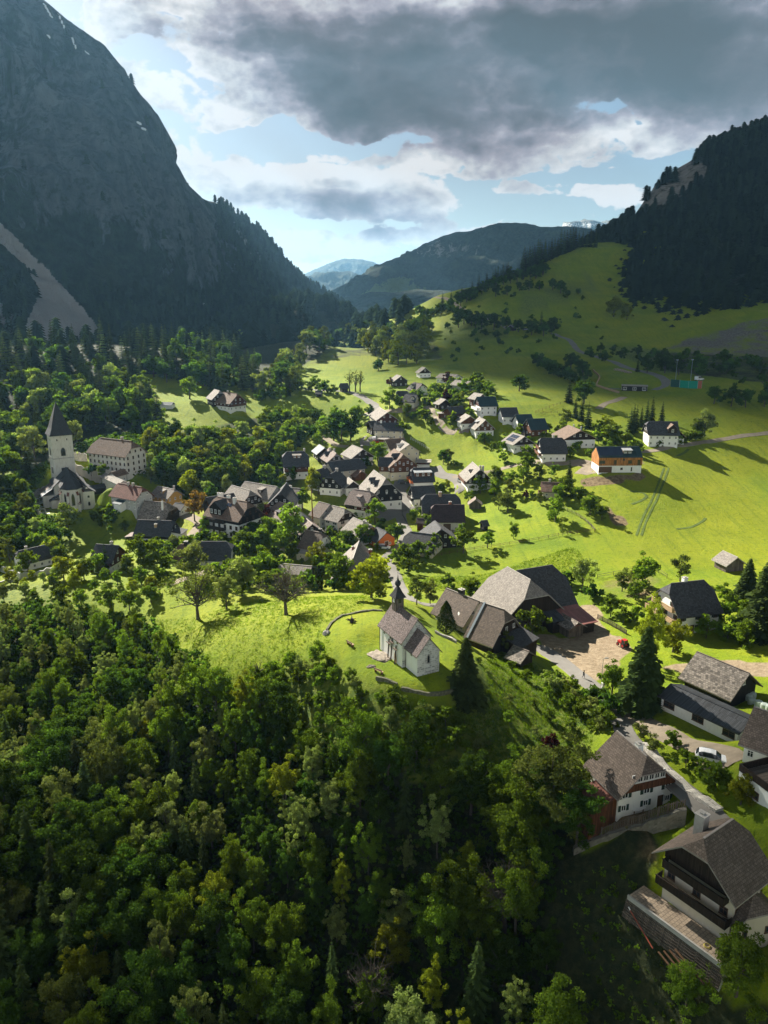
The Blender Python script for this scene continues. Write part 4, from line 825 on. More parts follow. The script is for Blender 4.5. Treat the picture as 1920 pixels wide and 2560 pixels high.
# right meadow
modern = house('modern_house', 'golden larch clad house with a black metal roof above an open garage on the meadow', c4(287, 850), c4(632, 848), 9.5, 10.2, 6.8, 'teal', 'white', 'new', 3.0, floors=(), ov=(.25, .2), cat='house', dorm=((.68, -1, 3.6, 'shed', .7, 1.5, 'weather', 'metal', 2),), raw=True)
for u, z, w, h_ in ((-7, 4.1, 2.2, 1.2), (-2.0, 4.0, 1.0, 1.7), (1.2, 5.0, .8, .8), (3.6, 4.1, 1.5, 1.3), (7.0, 3.9, 1.2, 2.1), (.6, 1.5, .9, .8), (4.4, 1.3, .5, 1.5)): modern.place('-y', u, z, win_mesh(w, h_, 'd'), 'window', .14 if z > 3 else 0)
modern.place('-y', -5.6, .02, door_mesh(5.0, 2.3), 'garage_door', 0)
house('villa', 'white villa with crossing black and brown roofs behind a clipped hedge', c4(742, 648), c4(905, 650), 11, 11, 6.2, 'dark', 'white', 'timber', 5.6, hip=(.3, .0), floors=F2, cat='villa', L=12, dorm=((.8, -1, 4.0, 'gable', .95, 2.2, 'timber', 'brown'),))
house('villa', 'brown roofed wing with a dormer on the right of the white villa', c4(835, 655), c4(920, 690), 10, 8.6, 4.0, 'brown', 'white', 'timber', 3.2, hip=(0, .3), floors=F1, cat='villa', dorm=((.5, -1, 2.6, 'gable', .7, 1.6, 'timber', 'dark'),), L=9)
blk = house('flat_house', 'long black flat roofed house with a pool terrace in the cloud shadow', c4(490, 356), c4(702, 362), 8, 3.6, 3.5, 'felt', 'black', floors=((1.6, 2.2, 1.8),), gap=4.5, ov=(.3, .3), cat='house')
house('field_barn', 'small dark barn on the shaded slope with a pale vehicle beside it', z4(168, 536), z4(200, 534), 6, 5.5, 3.2, 'grey', 'timber', floors=(), cat='barn', L=8)
house('field_barn', 'grey roofed farmhouse half hidden by trees on the ridge', z3(1415, 340), z3(1470, 335), 8, 7, 4, 'grey', 'timber', floors=(), cat='barn', L=14)
house('field_barn', 'tiny dark hut on the bright meadow beside the upper road', z3(590, 990), z3(625, 990), 5, 6, 3.6, 'dark', 'timber', floors=(), cat='hut', L=5, yaw=20)
house('field_barn', 'tiny open dark shelter below the upper road', z3(410, 1042), z3(460, 1042), 4.5, 4.0, 2.6, 'dark', 'timber', floors=(), cat='hut')
# farmhouse on the left meadow
house('farmhouse', 'dark red farmhouse with brown crossing roofs on the left forest meadow', c1(1445, 78), c1(1535, 88), 12, 10.5, 5.4, 'brown', 'white', 'redbrown', 2.6, hip=(.0, .25), floors=F2, balc=(('+x', 3.0, .05, .95, 1.3, 'brown'),), cat='farmhouse', chim=((.3, 0),))
house('farmhouse', 'pale roofed wing of the dark red farmhouse on the left forest meadow', c1(1385, 58), c1(1428, 70), 10, 9.4, 4.8, 'light', 'timber', floors=F2, hip=(0, .3), cat='farmhouse', L=9)
# near farm on the right
barn = house('farm_barn', 'great barn with a weathered pale grey half-hipped roof above the farmyard', k6(525, 178), k6(812, 338), 17, 12.5, 4.4, 'light', 'timber', hip=(.42, .42), floors=(), cat='barn', ov=(1.0, .8), attic=False, base=5)
house('farm_barn', 'black roofed half of the great barn with a half-hip end', k6(640, 225), k6(1080, 155), 15, 12.8, 5.2, 'dark', 'timber', hip=(0, .4), floors=(), cat='barn', ov=(.9, .8), base=5,
  ext=(('-y', .50, 1.0, 8.0, 4.6, 3.2, 'redm', 'timber', .8), ('-y', .16, .48, 5.0, 4.6, 3.6, 'corr', 'timber', .6)), attic=False)
house('farm_shed', 'open fronted wagon shed with a brown shingle roof in the farmyard', k6(1190, 740), k6(1400, 860), 4.2, 4.0, 2.8, 'bark', 'weather', floors=(), ov=(.6, .8), cat='shed')
fh = house('farmhouse', 'long farmhouse with a grey shingle roof, black chimney and satellite dish beside the chapel hill', c5(897, 187), c5(1120, 275), 9.5, 8.6, 3.6, 'tile', 'cream', floors=F1, wst='w', chim=((.42, .6, 1.2, M_DARK),), cat='farmhouse', ov=(1.0, .6), base=4)
fb = house('farm_barn', 'barn end of the long farmhouse with a dark boarded half-hipped gable', c5(1130, 280), c5(1285, 330), 10.5, 9.2, 3.6, 'tile', 'timber', hip=(0, .38), floors=(), cat='barn', ov=(.9, .8), base=4, ext=(('+x', .35, 1.0, 4.6, 3.6, 2.4, 'dark', 'timber', .5),))
house('farm_shed', 'small shed with a mossy shingle roof below the barn end of the long farmhouse', c5(1345, 568), c5(1455, 612), 4.2, 3.4, 2.0, 'bark', 'timber', floors=(), cat='shed')
F_ = house('farmhouse', 'white farmhouse with a black half-hipped roof and two wooden balconies beside tall spruces', c6(988, 300), c6(1218, 275), 10.5, 10.8, 5.4, 'dark', 'white', 'white', 5.3, hip=(.36, .36), floors=((1.4, 1.0, 1.2), (4.0, 1.0, 1.2)), gap=4.2, wst='ds', cat='farmhouse', chim=((.45, .4, 1.0, M_WHITE),),
  balc=(('-x', 2.7, .03, 1.08, 1.2, 'pale'), ('-x', 5.3, .12, .88, 1.1, 'pale')), doors=(('-y', -1.6, 1.1, 2.1),))
house('hay_barn', 'lone weathered hay barn with a pale roof on the meadow', c6(1345, 72), c6(1452, 120), 6.6, 5.4, 3.0, 'light', 'weather', floors=(), cat='barn', ov=(.6, .8))
house('hay_barn', 'black boarded barn under a coarse patchy shingle roof beside the hay bales', c6(1167, 770), c6(1535, 922), 8.5, 6.6, 3.2, 'bark', 'black', floors=(), cat='barn', ov=(1.0, .9), base=4)
stable = house('stable', 'long low white stable with a dark corrugated roof', c6(985, 992), c6(1552, 1248), 6.0, 3.9, 2.9, 'corr', 'white', floors=((1.5, 2.2, 1.2),), gap=5.0, wst='d', cat='stable', ov=(.7, .5))
house('farm_house', 'brown tiled house cut by the right edge above the parked white car', c7(1800, 95), c7(1920, 190), 10, 6.4, 3.2, 'tile', 'white', floors=F1, cat='house', L=12, yaw=-42)
# two houses in front
G1 = house('front_house', 'white house with a large brown tiled roof and a glazed timber gable beside the road', c7(612, 210), c7(822, 388), 9.6, 8.8, 4.6, 'tile', 'white', 'brown', 5.0, hip=(.0, .42), floors=((1.4, .9, 1.0), (3.6, 1.1, 1.2)), gap=3.2, wst='ws', cat='house', ov=(.9, 1.0), base=4,
  chim=((.55, .5, .9, M_WHITE, .5),), doors=(('+x', 2.6, 1.1, 2.1),), attic=False)
for k in range(6): G1.place('+x', (k - 2.5) * .98, 6.0, win_mesh(.9, 1.35, 'w'), 'window', .14)
# ------------------------------------------------------------------ roads, yards and ground cover
ROADS = []
def strip(name, pts, w, mat, lift=.10, w2=None, kerb=False):
    P = [hit(*q) for q in pts]; Q = []
    for i in range(len(P) - 1):      # smooth path through the points
        a, b, c, d = P[max(i - 1, 0)], P[i], P[i + 1], P[min(i + 2, len(P) - 1)]; n = max(2, int((c - b).length / 1.5))
        for k in range(n):
            t = k / n; Q.append(.5 * ((2 * b) + (c - a) * t + (2 * a - 5 * b + 4 * c - d) * t * t + (3 * b - a - 3 * c + d) * t ** 3))
    Q.append(P[-1]); m = MB(); N = len(Q); rows = []
    for i, q in enumerate(Q):
        t = Q[min(i + 1, N - 1)] - Q[max(i - 1, 0)]; t.z = 0; t.normalize(); n = Vector((-t.y, t.x, 0)); ww = (w + ((w2 or w) - w) * i / (N - 1)) / 2
        ww *= 1 + .05 * math.sin(i * .7) + .04 * math.sin(i * .23)
        rows.append([(x, y, float(HG(x, y)) + lift + (.0 if abs(f) < .9 else -.16)) for f in (-1, -.88, -.4, 0, .4, .88, 1) for x, y in [((q + n * ww * f).x, (q + n * ww * f).y)]])
        ROADS.append((q.x, q.y, ww))
    for a, b in zip(rows, rows[1:]):
        for k in range(6): m.poly([a[k + 1], a[k], b[k], b[k + 1]] if True else 0)
    o = m.obj(name, mat, smooth=True); tag(o, kind='structure'); return o
def on_road(x, y, mg=1.3): return any(abs(x - a) < r + mg and abs(y - b) < r + mg for a, b, r in ROADS)
def pad_road(pts, w):
    P = [hit(*q) for q in pts]
    for a, b in zip(P, P[1:]):
        n = max(2, int((b - a).length / 6))
        for k in range(n): q = a.lerp(b, k / n); pad(q.x, q.y, w * .55, None, 5)
LANE = [c7(1330, 850), c7(1180, 710), c7(1060, 610), c7(960, 520), c7(830, 400), c7(700, 270), c7(625, 130), c6(575, 1130), c6(470, 1030), c6(380, 960), c6(240, 850), c6(100, 755), c5(1440, 570), c5(1250, 480)]
LANE2 = [c5(900, 300), c5(780, 300), c5(660, 265), c5(560, 120), c5(500, 20), c8(860, 930), c8(885, 860), c8(960, 800), c8(1015, 710), c8(985, 630), c8(975, 570), c8(1010, 520), c8(1000, 470), c8(965, 405), c8(940, 380)]
pad_road(LANE, 4)
strip('road', LANE, 4.0, M_ASPH); strip('road', LANE2, 4.2, M_ASPH)
strip('square', [c8(800, 590), c8(870, 560), c8(950, 520), c8(1040, 525)], 11, M_ASPH, .06)
strip('road', [c8(1020, 530), c8(1110, 520), c3(430, 1160)], 4, M_ASPH, .13)
strip('road', [c8(905, 470), c8(960, 400), c8(990, 340), k4(560, 690)], 7, M_ASPH, .085)
strip('drive', [c3(515, 880), c3(560, 930), c3(640, 950), c3(690, 985), c3(700, 1050)], 5.5, M_ASPH)
strip('drive', [c3(640, 950), c3(760, 925), c3(880, 915), c3(1000, 885), c3(1060, 870)], 3.2, M_GRAVEL)
strip('drive', [c3(1060, 870), c3(1180, 850), c3(1300, 850), c3(1450, 850)], 3.2, M_GRAVEL, .12)
strip('road', [c3(-120, 560), c3(60, 505), c3(200, 490), c3(330, 478), c3(465, 463), c3(505, 520), c3(560, 590), c3(625, 636), c3(760, 622)], 3.6, M_GRAVEL)
strip('road', [z3(330, 1030), z3(470, 1040), z3(620, 1048), z3(720, 1080), z3(800, 1130), z3(850, 1175)], 4.0, M_ASPH)
strip('road', [c3(0, 380), c3(60, 425), c3(110, 455), c3(60, 505)], 4, M_ASPH, .12)
strip('lane', [k3(1190, 190), k3(1060, 175), k3(960, 120), k3(900, 60), k3(960, 0)], 3.6, M_GRAVEL)
strip('car_park', [c3(0, 708), c3(60, 700), c3(130, 700)], 9, M_ASPH)
strip('field_track', [c4(1750, 725), c4(1450, 765), c4(1250, 800), c4(1000, 835), c4(800, 872), c4(640, 890)], 3.6, M_GRAVEL)
strip('drive', [c4(60, 985), c4(140, 975), c4(250, 1000), c4(270, 1040), c4(150, 1035)], 7, M_GRAVEL)
strip('hill_road', [z4(425, 585), z4(500, 615), z4(540, 650), z4(570, 685), z4(660, 715), z4(760, 745), z4(830, 775), z4(900, 795), z4(985, 815), z4(1060, 850), z4(1065, 885), z4(1000, 910)], 5.0, M_ASPH)
strip('hill_road', [z4(830, 950), z4(780, 970), z4(720, 990), z4(680, 1020)], 4.0, M_GRAVEL)
strip('footpath', [z4(-320, 330), z4(-160, 400), z4(-60, 470), z4(40, 500), z4(120, 530), z4(160, 560)], 3.0, M_GRAVEL)
strip('farm_track', [c6(575, 1105), c6(660, 1170), c6(760, 1240), c6(860, 1300), c7(860, 200), c7(1000, 255), c7(1130, 300), c7(1280, 360), c7(1420, 440)], 3.6, M_GRAVEL, .12, 6.5)
strip('lower_lane', [c1(1080, 1330), c1(1290, 1260), c1(1420, 1220), c2(330, 1150), c2(560, 1080), c2(720, 1035), c2(800, 1020)], 3.6, M_GRAVEL)
strip('church_lane', [c1(1200, 1060), c1(1260, 985), c1(1300, 930), c1(1240, 890), c1(1180, 870)], 4.5, M_GRAVEL)
ZONES += [([D(1240,1850),D(1390,1790),D(1440,1830),D(1400,1920),D(1380,1960),D(1440,2060),D(1560,2150),D(1700,2130),D(1700,2400),D(1200,2400),D(1180,1950)],0,1), ([D(540,650),D(790,650),D(795,698),D(720,738),D(650,790),D(560,860),D(520,820)],0,1), ([D(1425,752),D(1500,722),(1850,800),D(1700,680),D(1700,775),D(1500,765)],3,.52), ([D(1300,745),D(1430,755),D(1659,790),D(1900,800),D(1900,850),D(1400,800)],2,1), ([D(1130,640),D(1280,600),D(1290,625),D(1180,665),D(1120,690)],2,.9), ([D(950,690),D(1090,700),D(1100,730),D(960,740)],2,.7),([c6(40, 650), c6(110, 640), c6(300, 700), c6(330, 600), c6(370, 440), c6(480, 450), c6(520, 540), c6(480, 600), c6(560, 660), c6(660, 690), c6(700, 760), c6(620, 880), c6(480, 990), c6(330, 880), c6(100, 760)], 3, 1),  # first zone: dark wood-floor colour stands in for shade on the bare slope
 ([c6(900, 880), c6(1010, 860), c6(1340, 830), c6(1700, 850), c6(1700, 960), c6(1400, 900), c6(1000, 910)], 3, .9),
 ([c4(170, 1110), c4(330, 1085), c4(690, 1055), c4(700, 1100), c4(420, 1155), c4(180, 1160)], 1, 1), ([c4(370, 1330), c4(430, 1360), c4(570, 1470), c4(430, 1480), c4(400, 1400)], 1, 1),
 ([c4(630, 940), c4(690, 940), c4(700, 1000), c4(640, 990)], 1, .9),
 ([c6(480, 290), c6(720, 225), c6(850, 210), c6(960, 260), c6(880, 420), c6(640, 420), c6(500, 400)], 1, .48),
 ([c5(415, 620), c5(520, 610), c5(560, 690), c5(470, 700), c5(400, 670)], 3, .8),
 ([c7(640, 730), c7(960, 690), c7(1080, 790), c7(700, 900), c7(420, 960), c7(360, 880)], 1, .7), ([c7(640, 960), c7(940, 900), c7(930, 1250), c7(780, 1200)], 1, .6),
 ([D(1000, 1440), D(1100, 1400), D(1240, 1480), D(1290, 1560), D(1240, 1660), D(1060, 1680), D(980, 1540)], 2, 1),
 ([D(620, 1440), D(760, 1460), D(960, 1540), D(1060, 1680), D(960, 1700), D(600, 1600), D(480, 1500)], 2, 1), ([D(-100, 1270), D(120, 1260), D(110, 1330), D(-100, 1340)], 2, .8),
 # floor of the woods
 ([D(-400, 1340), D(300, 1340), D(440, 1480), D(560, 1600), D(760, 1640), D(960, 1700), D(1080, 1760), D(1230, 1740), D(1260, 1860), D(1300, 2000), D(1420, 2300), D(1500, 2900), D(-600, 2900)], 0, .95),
 ([D(1150, 1850), D(1420, 1880), D(1480, 2100), D(1700, 2300), D(1200, 2300)], 0, .6),  # dark floor colour painted in for shade on the grass slope
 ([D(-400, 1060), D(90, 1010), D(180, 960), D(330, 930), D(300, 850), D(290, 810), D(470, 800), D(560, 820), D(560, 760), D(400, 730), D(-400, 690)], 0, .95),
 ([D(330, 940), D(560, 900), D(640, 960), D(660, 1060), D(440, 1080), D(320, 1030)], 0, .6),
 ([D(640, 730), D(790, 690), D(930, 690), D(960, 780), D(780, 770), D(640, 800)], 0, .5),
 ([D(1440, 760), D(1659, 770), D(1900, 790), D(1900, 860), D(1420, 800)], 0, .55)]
# wheel marks and crop marks in the big meadow
M_MARK = simple('flattened grass', (.075, .115, .012), .9, .3, .6)
for dx in (0, 38): strip('wheel_track', [c4(610 + dx, 1560), c4(660 + dx, 1420), c4(730 + dx, 1280), c4(790 + dx, 1130), c4(830 + dx, 1020)], .8, M_MARK, .07)
strip('crop_mark', [c4(930, 1508), c4(1050, 1490), c4(1130, 1450), c4(1160, 1420)], 1.0, M_MARK, .07); strip('crop_mark', [c4(570, 1310), c4(650, 1280), c4(690, 1250), c4(660, 1220), c4(560, 1205)], 1.1, M_MARK, .07)
strip('crop_mark', [c4(930, 925), c4(990, 900), c4(1025, 870)], 1.2, M_MARK, .07)
# ------------------------------------------------------------------ vegetation
def leaf_mat(name, col, trans=.58, var=.28, hue=.010):
    m = bpy.data.materials.new(name); m.use_nodes = True; nt = m.node_tree; nt.nodes.clear(); t = NT(nt)
    out = t.n('ShaderNodeOutputMaterial'); oi = t.n('ShaderNodeObjectInfo'); at = t.n('ShaderNodeAttribute', attribute_name='tint')
    hs = t.n('ShaderNodeHueSaturation', i_Color=(*col, 1)); t.link(t.math('MULTIPLY_ADD', oi.outputs['Random'], hue * 2, .5 - hue), hs.inputs['Hue'])
    v = t.math('MULTIPLY', t.math('MULTIPLY_ADD', oi.outputs['Random'], var * 2, 1 - var), at.outputs['Fac']); t.link(v, hs.inputs['Value'])
    d = t.n('ShaderNodeBsdfDiffuse', i_Color=hs.outputs[0]); tr = t.n('ShaderNodeBsdfTranslucent')
    t.link(t.mix(1, hs.outputs[0], (1.12, 1.18, .55), 'MULTIPLY'), tr.inputs['Color'])
    mx = t.n('ShaderNodeMixShader', i_0=trans); t.link(d.outputs[0], mx.inputs[1]); t.link(tr.outputs[0], mx.inputs[2]); t.link(mx.outputs[0], out.inputs['Surface']); return m
L_GREEN = leaf_mat('green leaves', (.115, .172, .020)); L_PALE = leaf_mat('pale blossoming leaves', (.205, .25, .075), .42, .3); L_DEEP = leaf_mat('deep green leaves', (.062, .112, .018))
L_YEL = leaf_mat('yellow green leaves', (.20, .225, .020), .5); L_OLIVE = leaf_mat('olive brown young leaves', (.125, .155, .036), .45); L_RED = leaf_mat('copper red leaves', (.07, .02, .022), .35)
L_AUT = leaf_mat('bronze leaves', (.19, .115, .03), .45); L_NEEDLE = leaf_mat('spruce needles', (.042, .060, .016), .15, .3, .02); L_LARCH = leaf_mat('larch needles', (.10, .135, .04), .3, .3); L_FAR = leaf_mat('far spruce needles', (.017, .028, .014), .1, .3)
M_BARK = simple('grey brown bark', (.085, .07, .055), .95, .4, 3); M_BARKP = simple('pale bark', (.24, .22, .19), .95, .35, 3)

def np_mesh(name, V, q, tint, mats, mi=None):
    me = bpy.data.meshes.new(name); me.vertices.add(len(V)); me.vertices.foreach_set('co', np.ascontiguousarray(V, np.float32).ravel())
    n, k = q.shape; me.loops.add(n * k); me.loops.foreach_set('vertex_index', np.ascontiguousarray(q, np.int32).ravel())
    me.polygons.add(n); me.polygons.foreach_set('loop_start', np.arange(0, n * k, k, dtype=np.int32)); me.polygons.foreach_set('loop_total', np.full(n, k, np.int32))
    for m in mats: me.materials.append(m)
    if mi is not None: me.polygons.foreach_set('material_index', mi.astype(np.int32))
    if tint is not None:
        a = me.attributes.new('tint', 'FLOAT', 'POINT'); a.data.foreach_set('value', np.asarray(tint, np.float32))
    me.update(calc_edges=True); return me
def unit(a): return a / np.maximum(np.linalg.norm(a, axis=-1, keepdims=True), 1e-9)
def leaf_quads(r, P, size, up=.5, outc=None, asp=.75):
    """a small folded leaf spray at each point"""
    n = len(P); nr = unit(r.normal(size=(n, 3)) + np.array([0, 0, up]) + (0 if outc is None else .6 * unit(P - outc)))
    t = unit(np.cross(nr, unit(r.normal(size=(n, 3))))); b = np.cross(nr, t); s = (size * r.uniform(.6, 1.3, n))[:, None]
    c = [P - t * s - b * s * asp * .4, P + t * s * .2 - b * s * asp, P + t * s + b * s * asp * .3, P - t * s * .3 + b * s * asp]
    return np.stack(c, 1).reshape(-1, 3), np.arange(4 * n).reshape(n, 4)
def crown_points(r, R_, Hc, z0, ncl, nleaf, lumps=.3, top=1.0, cl=(.20, .40)):
    """clumps spread through an uneven egg-shaped volume"""
    ph = r.rand(6) * 6.28; d = unit(r.normal(size=(ncl, 3))); d[:, 2] = np.abs(d[:, 2]) * np.where(r.rand(ncl) < .62, 1, -1)
    q = r.rand(ncl) ** .38
    az = np.arctan2(d[:, 1], d[:, 0]); k = 1 + lumps * (np.sin(2 * az + ph[0]) * .5 + np.sin(3 * az + ph[1] + d[:, 2] * 2) * .5 + np.sin(5 * az + 4 * d[:, 2] + ph[2]) * .35)
    C = d * (q * k)[:, None] * np.array([R_, R_, Hc / 2]); C[:, 2] += z0 + Hc / 2
    tap = 1.12 - .48 * np.clip((C[:, 2] - z0) / Hc, 0, 1) * top; C[:, 0] *= tap; C[:, 1] *= tap
    cr = R_ * r.uniform(cl[0], cl[1], ncl); per = np.maximum(4, (nleaf * cr ** 2 / (cr ** 2).sum()).astype(int))
    P = []; T = []
    for i in range(ncl):
        g = unit(r.normal(size=(per[i], 3))) * (r.rand(per[i], 1) ** .45) * cr[i]; g[:, 2] *= .7; P.append(C[i] + g); T.append(np.full(per[i], r.uniform(.72, 1.3)))
    return np.concatenate(P), np.concatenate(T), C
def limb_mesh(name, r, H, C, rad, mat, nl=9, twigs=0, lean=0.0, fork=.35):
    b = MB(); top = Vector((r.uniform(-.4, .4) + lean, r.uniform(-.4, .4), H)); pts = [Vector((0, 0, -1.0)), Vector((0, 0, .4)), Vector((r.uniform(-.2, .2), r.uniform(-.2, .2), H * fork)), top * .5 + Vector((r.uniform(-.3,.3), r.uniform(-.3,.3), H * .12)), top]
    rr = [rad * 1.35, rad, rad * .78, rad * .45, rad * .1]
    for a, c, x, y in zip(pts, pts[1:], rr, rr[1:]): b.tube(a, c, x, y, 7)
    idx = r.permutation(len(C))[:nl]
    for i in idx:
        e = Vector(C[i]); f = r.uniform(.55, .95); s0 = pts[2].lerp(pts[3], r.uniform(0, .9)) if e.z > pts[2].z else pts[1].lerp(pts[2], .9)
        m = s0.lerp(e, .5) + Vector((0, 0, r.uniform(-.1, .12) * H * .3)); b.tube(s0, m, rad * .42, rad * .24, 5, cap=False); b.tube(m, e, rad * .24, rad * .06, 4, cap=False)
        for _ in range(twigs):
            st = m.lerp(e, r.uniform(0, 1)); dd = Vector(unit(r.normal(size=3) + np.array([0, 0, .25]) + .8 * unit(np.array(e - s0)))) * r.uniform(.8, 2.0) * H * .085
            b.tube(st, st + dd, rad * .09, rad * .03, 3, cap=False)
            for _ in range(2):
                s2 = st + dd * r.uniform(.3, .9); d2 = dd * .6 + Vector(r.normal(size=3)) * dd.length * .4; b.tube(s2, s2 + d2, rad * .045, rad * .018, 3, cap=False)
    return b.mesh(name, [mat])
def broadleaf(seed, H, R_, nleaf, leaf, ncl, mat, lumps=.3, z0f=.10, top=.8, nl=9, rad=None, bark=None, cl=(.20, .40)):
    r = np.random.RandomState(seed); z0 = H * z0f; P, T, C = crown_points(r, R_, H - z0, z0, ncl, nleaf, lumps, top, cl)
    V, q = leaf_quads(r, P, leaf, .55, np.array([0, 0, z0 + (H - z0) * .35])); crown = np_mesh('crown', V, q, np.repeat(T * r.uniform(.85, 1.15, len(T)), 4), [mat])
    return crown, limb_mesh('trunk', r, H * .86, C, rad or R_ * .055 + .05, bark or M_BARK, nl)
def spruce(seed, H, R_, lev, nb, mat, spray=9, droop=.35):
    """whorls of drooping branches, each carrying flat hanging sprays of needles"""
    r = np.random.RandomState(seed); V = []; Q = []; T = []; n = 0
    for i in range(lev):
        t = (i + r.uniform(-.3, .3)) / lev; z = H * (.05 + .93 * t); rl = R_ * (1 - t) ** .85 * r.uniform(.8, 1.12) + .12
        k = max(4, int(nb * (1 - .55 * t)))
        for j in range(k):
            a = 6.283 * (j + r.uniform(-.3, .3)) / k + i * 1.7; L = rl * r.uniform(.72, 1.12); m = max(3, int(spray * L / R_ + 2)); tint = r.uniform(.7, 1.35)
            for s in range(m):
                f = (s + .6) / m; rad = L * f; zz = z - droop * L * f ** 1.4 + .10 * L * max(0, f - .75); w = (.34 * R_ * (1 - .55 * f) * (.35 + .65 * (1 - t))) * r.uniform(.7, 1.2) + .12; ln = L / m * 1.5
                for sg in (-1, 1):
                    ca, sa = math.cos(a), math.sin(a); px, py = ca * rad, sa * rad; ox, oy = -sa * sg, ca * sg
                    dz = -w * r.uniform(.25, .75)
                    p0 = (px - ca * ln * .5, py - sa * ln * .5, zz + .05); p1 = (px + ca * ln * .5, py + sa * ln * .5, zz - .02); p2 = (px + ca * ln * .65 + ox * w, py + sa * ln * .65 + oy * w, zz + dz); p3 = (px - ca * ln * .1 + ox * w * .8, py - sa * ln * .1 + oy * w * .8, zz + dz * .8)
                    V += [p0, p1, p2, p3]; Q.append((n, n + 1, n + 2, n + 3)); n += 4; T += [tint * r.uniform(.85, 1.15)] * 4
    b = MB(); b.tube((0, 0, -1), (0, 0, H * .97), R_ * .075 + .06, .03, 7); return np_mesh('crown', np.array(V), np.array(Q), T, [mat]), b.mesh('trunk', [M_BARK])
def ovoid(seed, H, R_, n, leaf):
    r = np.random.RandomState(seed); u = r.rand(n) ** .8; a = r.rand(n) * 6.283; lump = 1 + .12 * np.sin(3 * a + 9 * u) + .10 * np.sin(5 * a - 14 * u); q = R_ * np.minimum(1, (u * 5 + .55)) * (1 - u ** 1.7) ** .8 * lump * r.uniform(.78, 1.03, n)
    P = np.stack([np.cos(a) * q, np.sin(a) * q, u * H], 1); V, f = leaf_quads(r, P, leaf, .2, np.array([0, 0, H * .3])); b = MB(); b.tube((0, 0, -.5), (0, 0, H * .8), R_ * .12, .03, 6)
    return np_mesh('crown', V, f, np.repeat(r.uniform(.75, 1.25, n), 4), [L_NEEDLE]), b.mesh('trunk', [M_BARK])
def cone_spruce(seed, H, R_, lev=7, k=7):
    r = np.random.RandomState(seed); V = []; F = []
    for i in range(lev):
        t = i / lev; z1 = H * (.06 + .94 * (t + 1.7 / lev)); z0 = H * (.06 + .94 * t); rr = R_ * (1 - t) ** .9 + .15; n = len(V); V.append((0, 0, min(z1, H)))
        for j in range(2 * k):
            a = 6.283 * j / (2 * k) + i; q = rr * (r.uniform(.85, 1.2) if j % 2 == 0 else r.uniform(.45, .65)); V.append((math.cos(a) * q, math.sin(a) * q, z0 + (0 if j % 2 == 0 else .12 * H / lev) * 2))
        for j in range(2 * k): F.append((n, n + 1 + j, n + 1 + (j + 1) % (2 * k)))
    return np.array(V), np.array(F)
def blob_tree(seed, H, R_, nleaf, leaf):
    r = np.random.RandomState(seed); P, T, C = crown_points(r, R_, H * .85, H * .12, 14, nleaf, .3); V, q = leaf_quads(r, P, leaf, .5); return V, q

CAT = {}     # kind -> list of (crown mesh, trunk mesh, height)
def reg(kind, fn, n, H, *a, **k): CAT[kind] = [(*fn(900 + 37 * i + len(CAT) * 101, H, *a, **k), H) for i in range(n)]
# near wood: fine sprays; village: coarser
reg('near green', broadleaf, 4, 13, 5.0, 12000, .18, 105, L_GREEN, lumps=.5, cl=(.12, .27))
reg('near pale', broadleaf, 4, 12, 4.2, 10000, .165, 100, L_PALE, lumps=.6, cl=(.11, .24), top=.9)
reg('near deep', broadleaf, 3, 13, 5.0, 12000, .18, 100, L_DEEP, lumps=.5, cl=(.12, .26))
reg('near yellow', broadleaf, 3, 12, 4.6, 10500, .17, 100, L_YEL, lumps=.55, cl=(.12, .25))
reg('near olive', broadleaf, 2, 13, 5.2, 11000, .17, 100, L_OLIVE, lumps=.45, cl=(.12, .25))
reg('shrub', broadleaf, 3, 4.2, 2.4, 1500, .2, 22, L_GREEN, z0f=.05, lumps=.45, nl=5, rad=.1)
reg('pale shrub', broadleaf, 2, 4.2, 2.2, 1300, .19, 20, L_PALE, z0f=.05, lumps=.5, nl=5, rad=.1)
reg('green', broadleaf, 4, 11, 4.6, 2600, .36, 34, L_GREEN, lumps=.35)
reg('pale', broadleaf, 3, 11, 4.2, 2300, .34, 30, L_PALE, lumps=.45)
reg('deep', broadleaf, 3, 11, 4.7, 2600, .36, 32, L_DEEP, lumps=.35)
reg('yellow', broadleaf, 3, 10, 4.2, 2300, .35, 32, L_YEL, lumps=.35)
reg('olive', broadleaf, 2, 11, 4.4, 2200, .34, 30, L_OLIVE, lumps=.4)
reg('bronze', broadleaf, 1, 10, 4.2, 1700, .36, 34, L_AUT, lumps=.4)
reg('copper', broadleaf, 1, 8, 3.4, 1300, .36, 26, L_RED)
reg('round', broadleaf, 2, 7, 3.0, 1300, .30, 26, L_GREEN, lumps=.2, z0f=.28)
reg('bush', broadleaf, 3, 3.0, 2.0, 500, .30, 14, L_GREEN, z0f=.02, nl=3, rad=.08)
reg('dark bush', broadleaf, 2, 3.4, 2.2, 520, .32, 14, L_DEEP, z0f=.02, nl=3, rad=.08)
reg('poplar', broadleaf, 1, 16, 2.6, 900, .38, 30, L_OLIVE, lumps=.3, z0f=.1)
reg('spruce', spruce, 4, 18, 3.4, 24, 9, L_NEEDLE, spray=5)
reg('larch', spruce, 3, 17, 3.0, 20, 8, L_LARCH, spray=5, droop=.2)
reg('fine spruce', spruce, 2, 14, 4.4, 36, 13, L_NEEDLE, spray=9)
reg('yew', ovoid, 1, 7.2, 2.1, 5200, .14)
reg('column', ovoid, 1, 5.0, .75, 1100, .15)
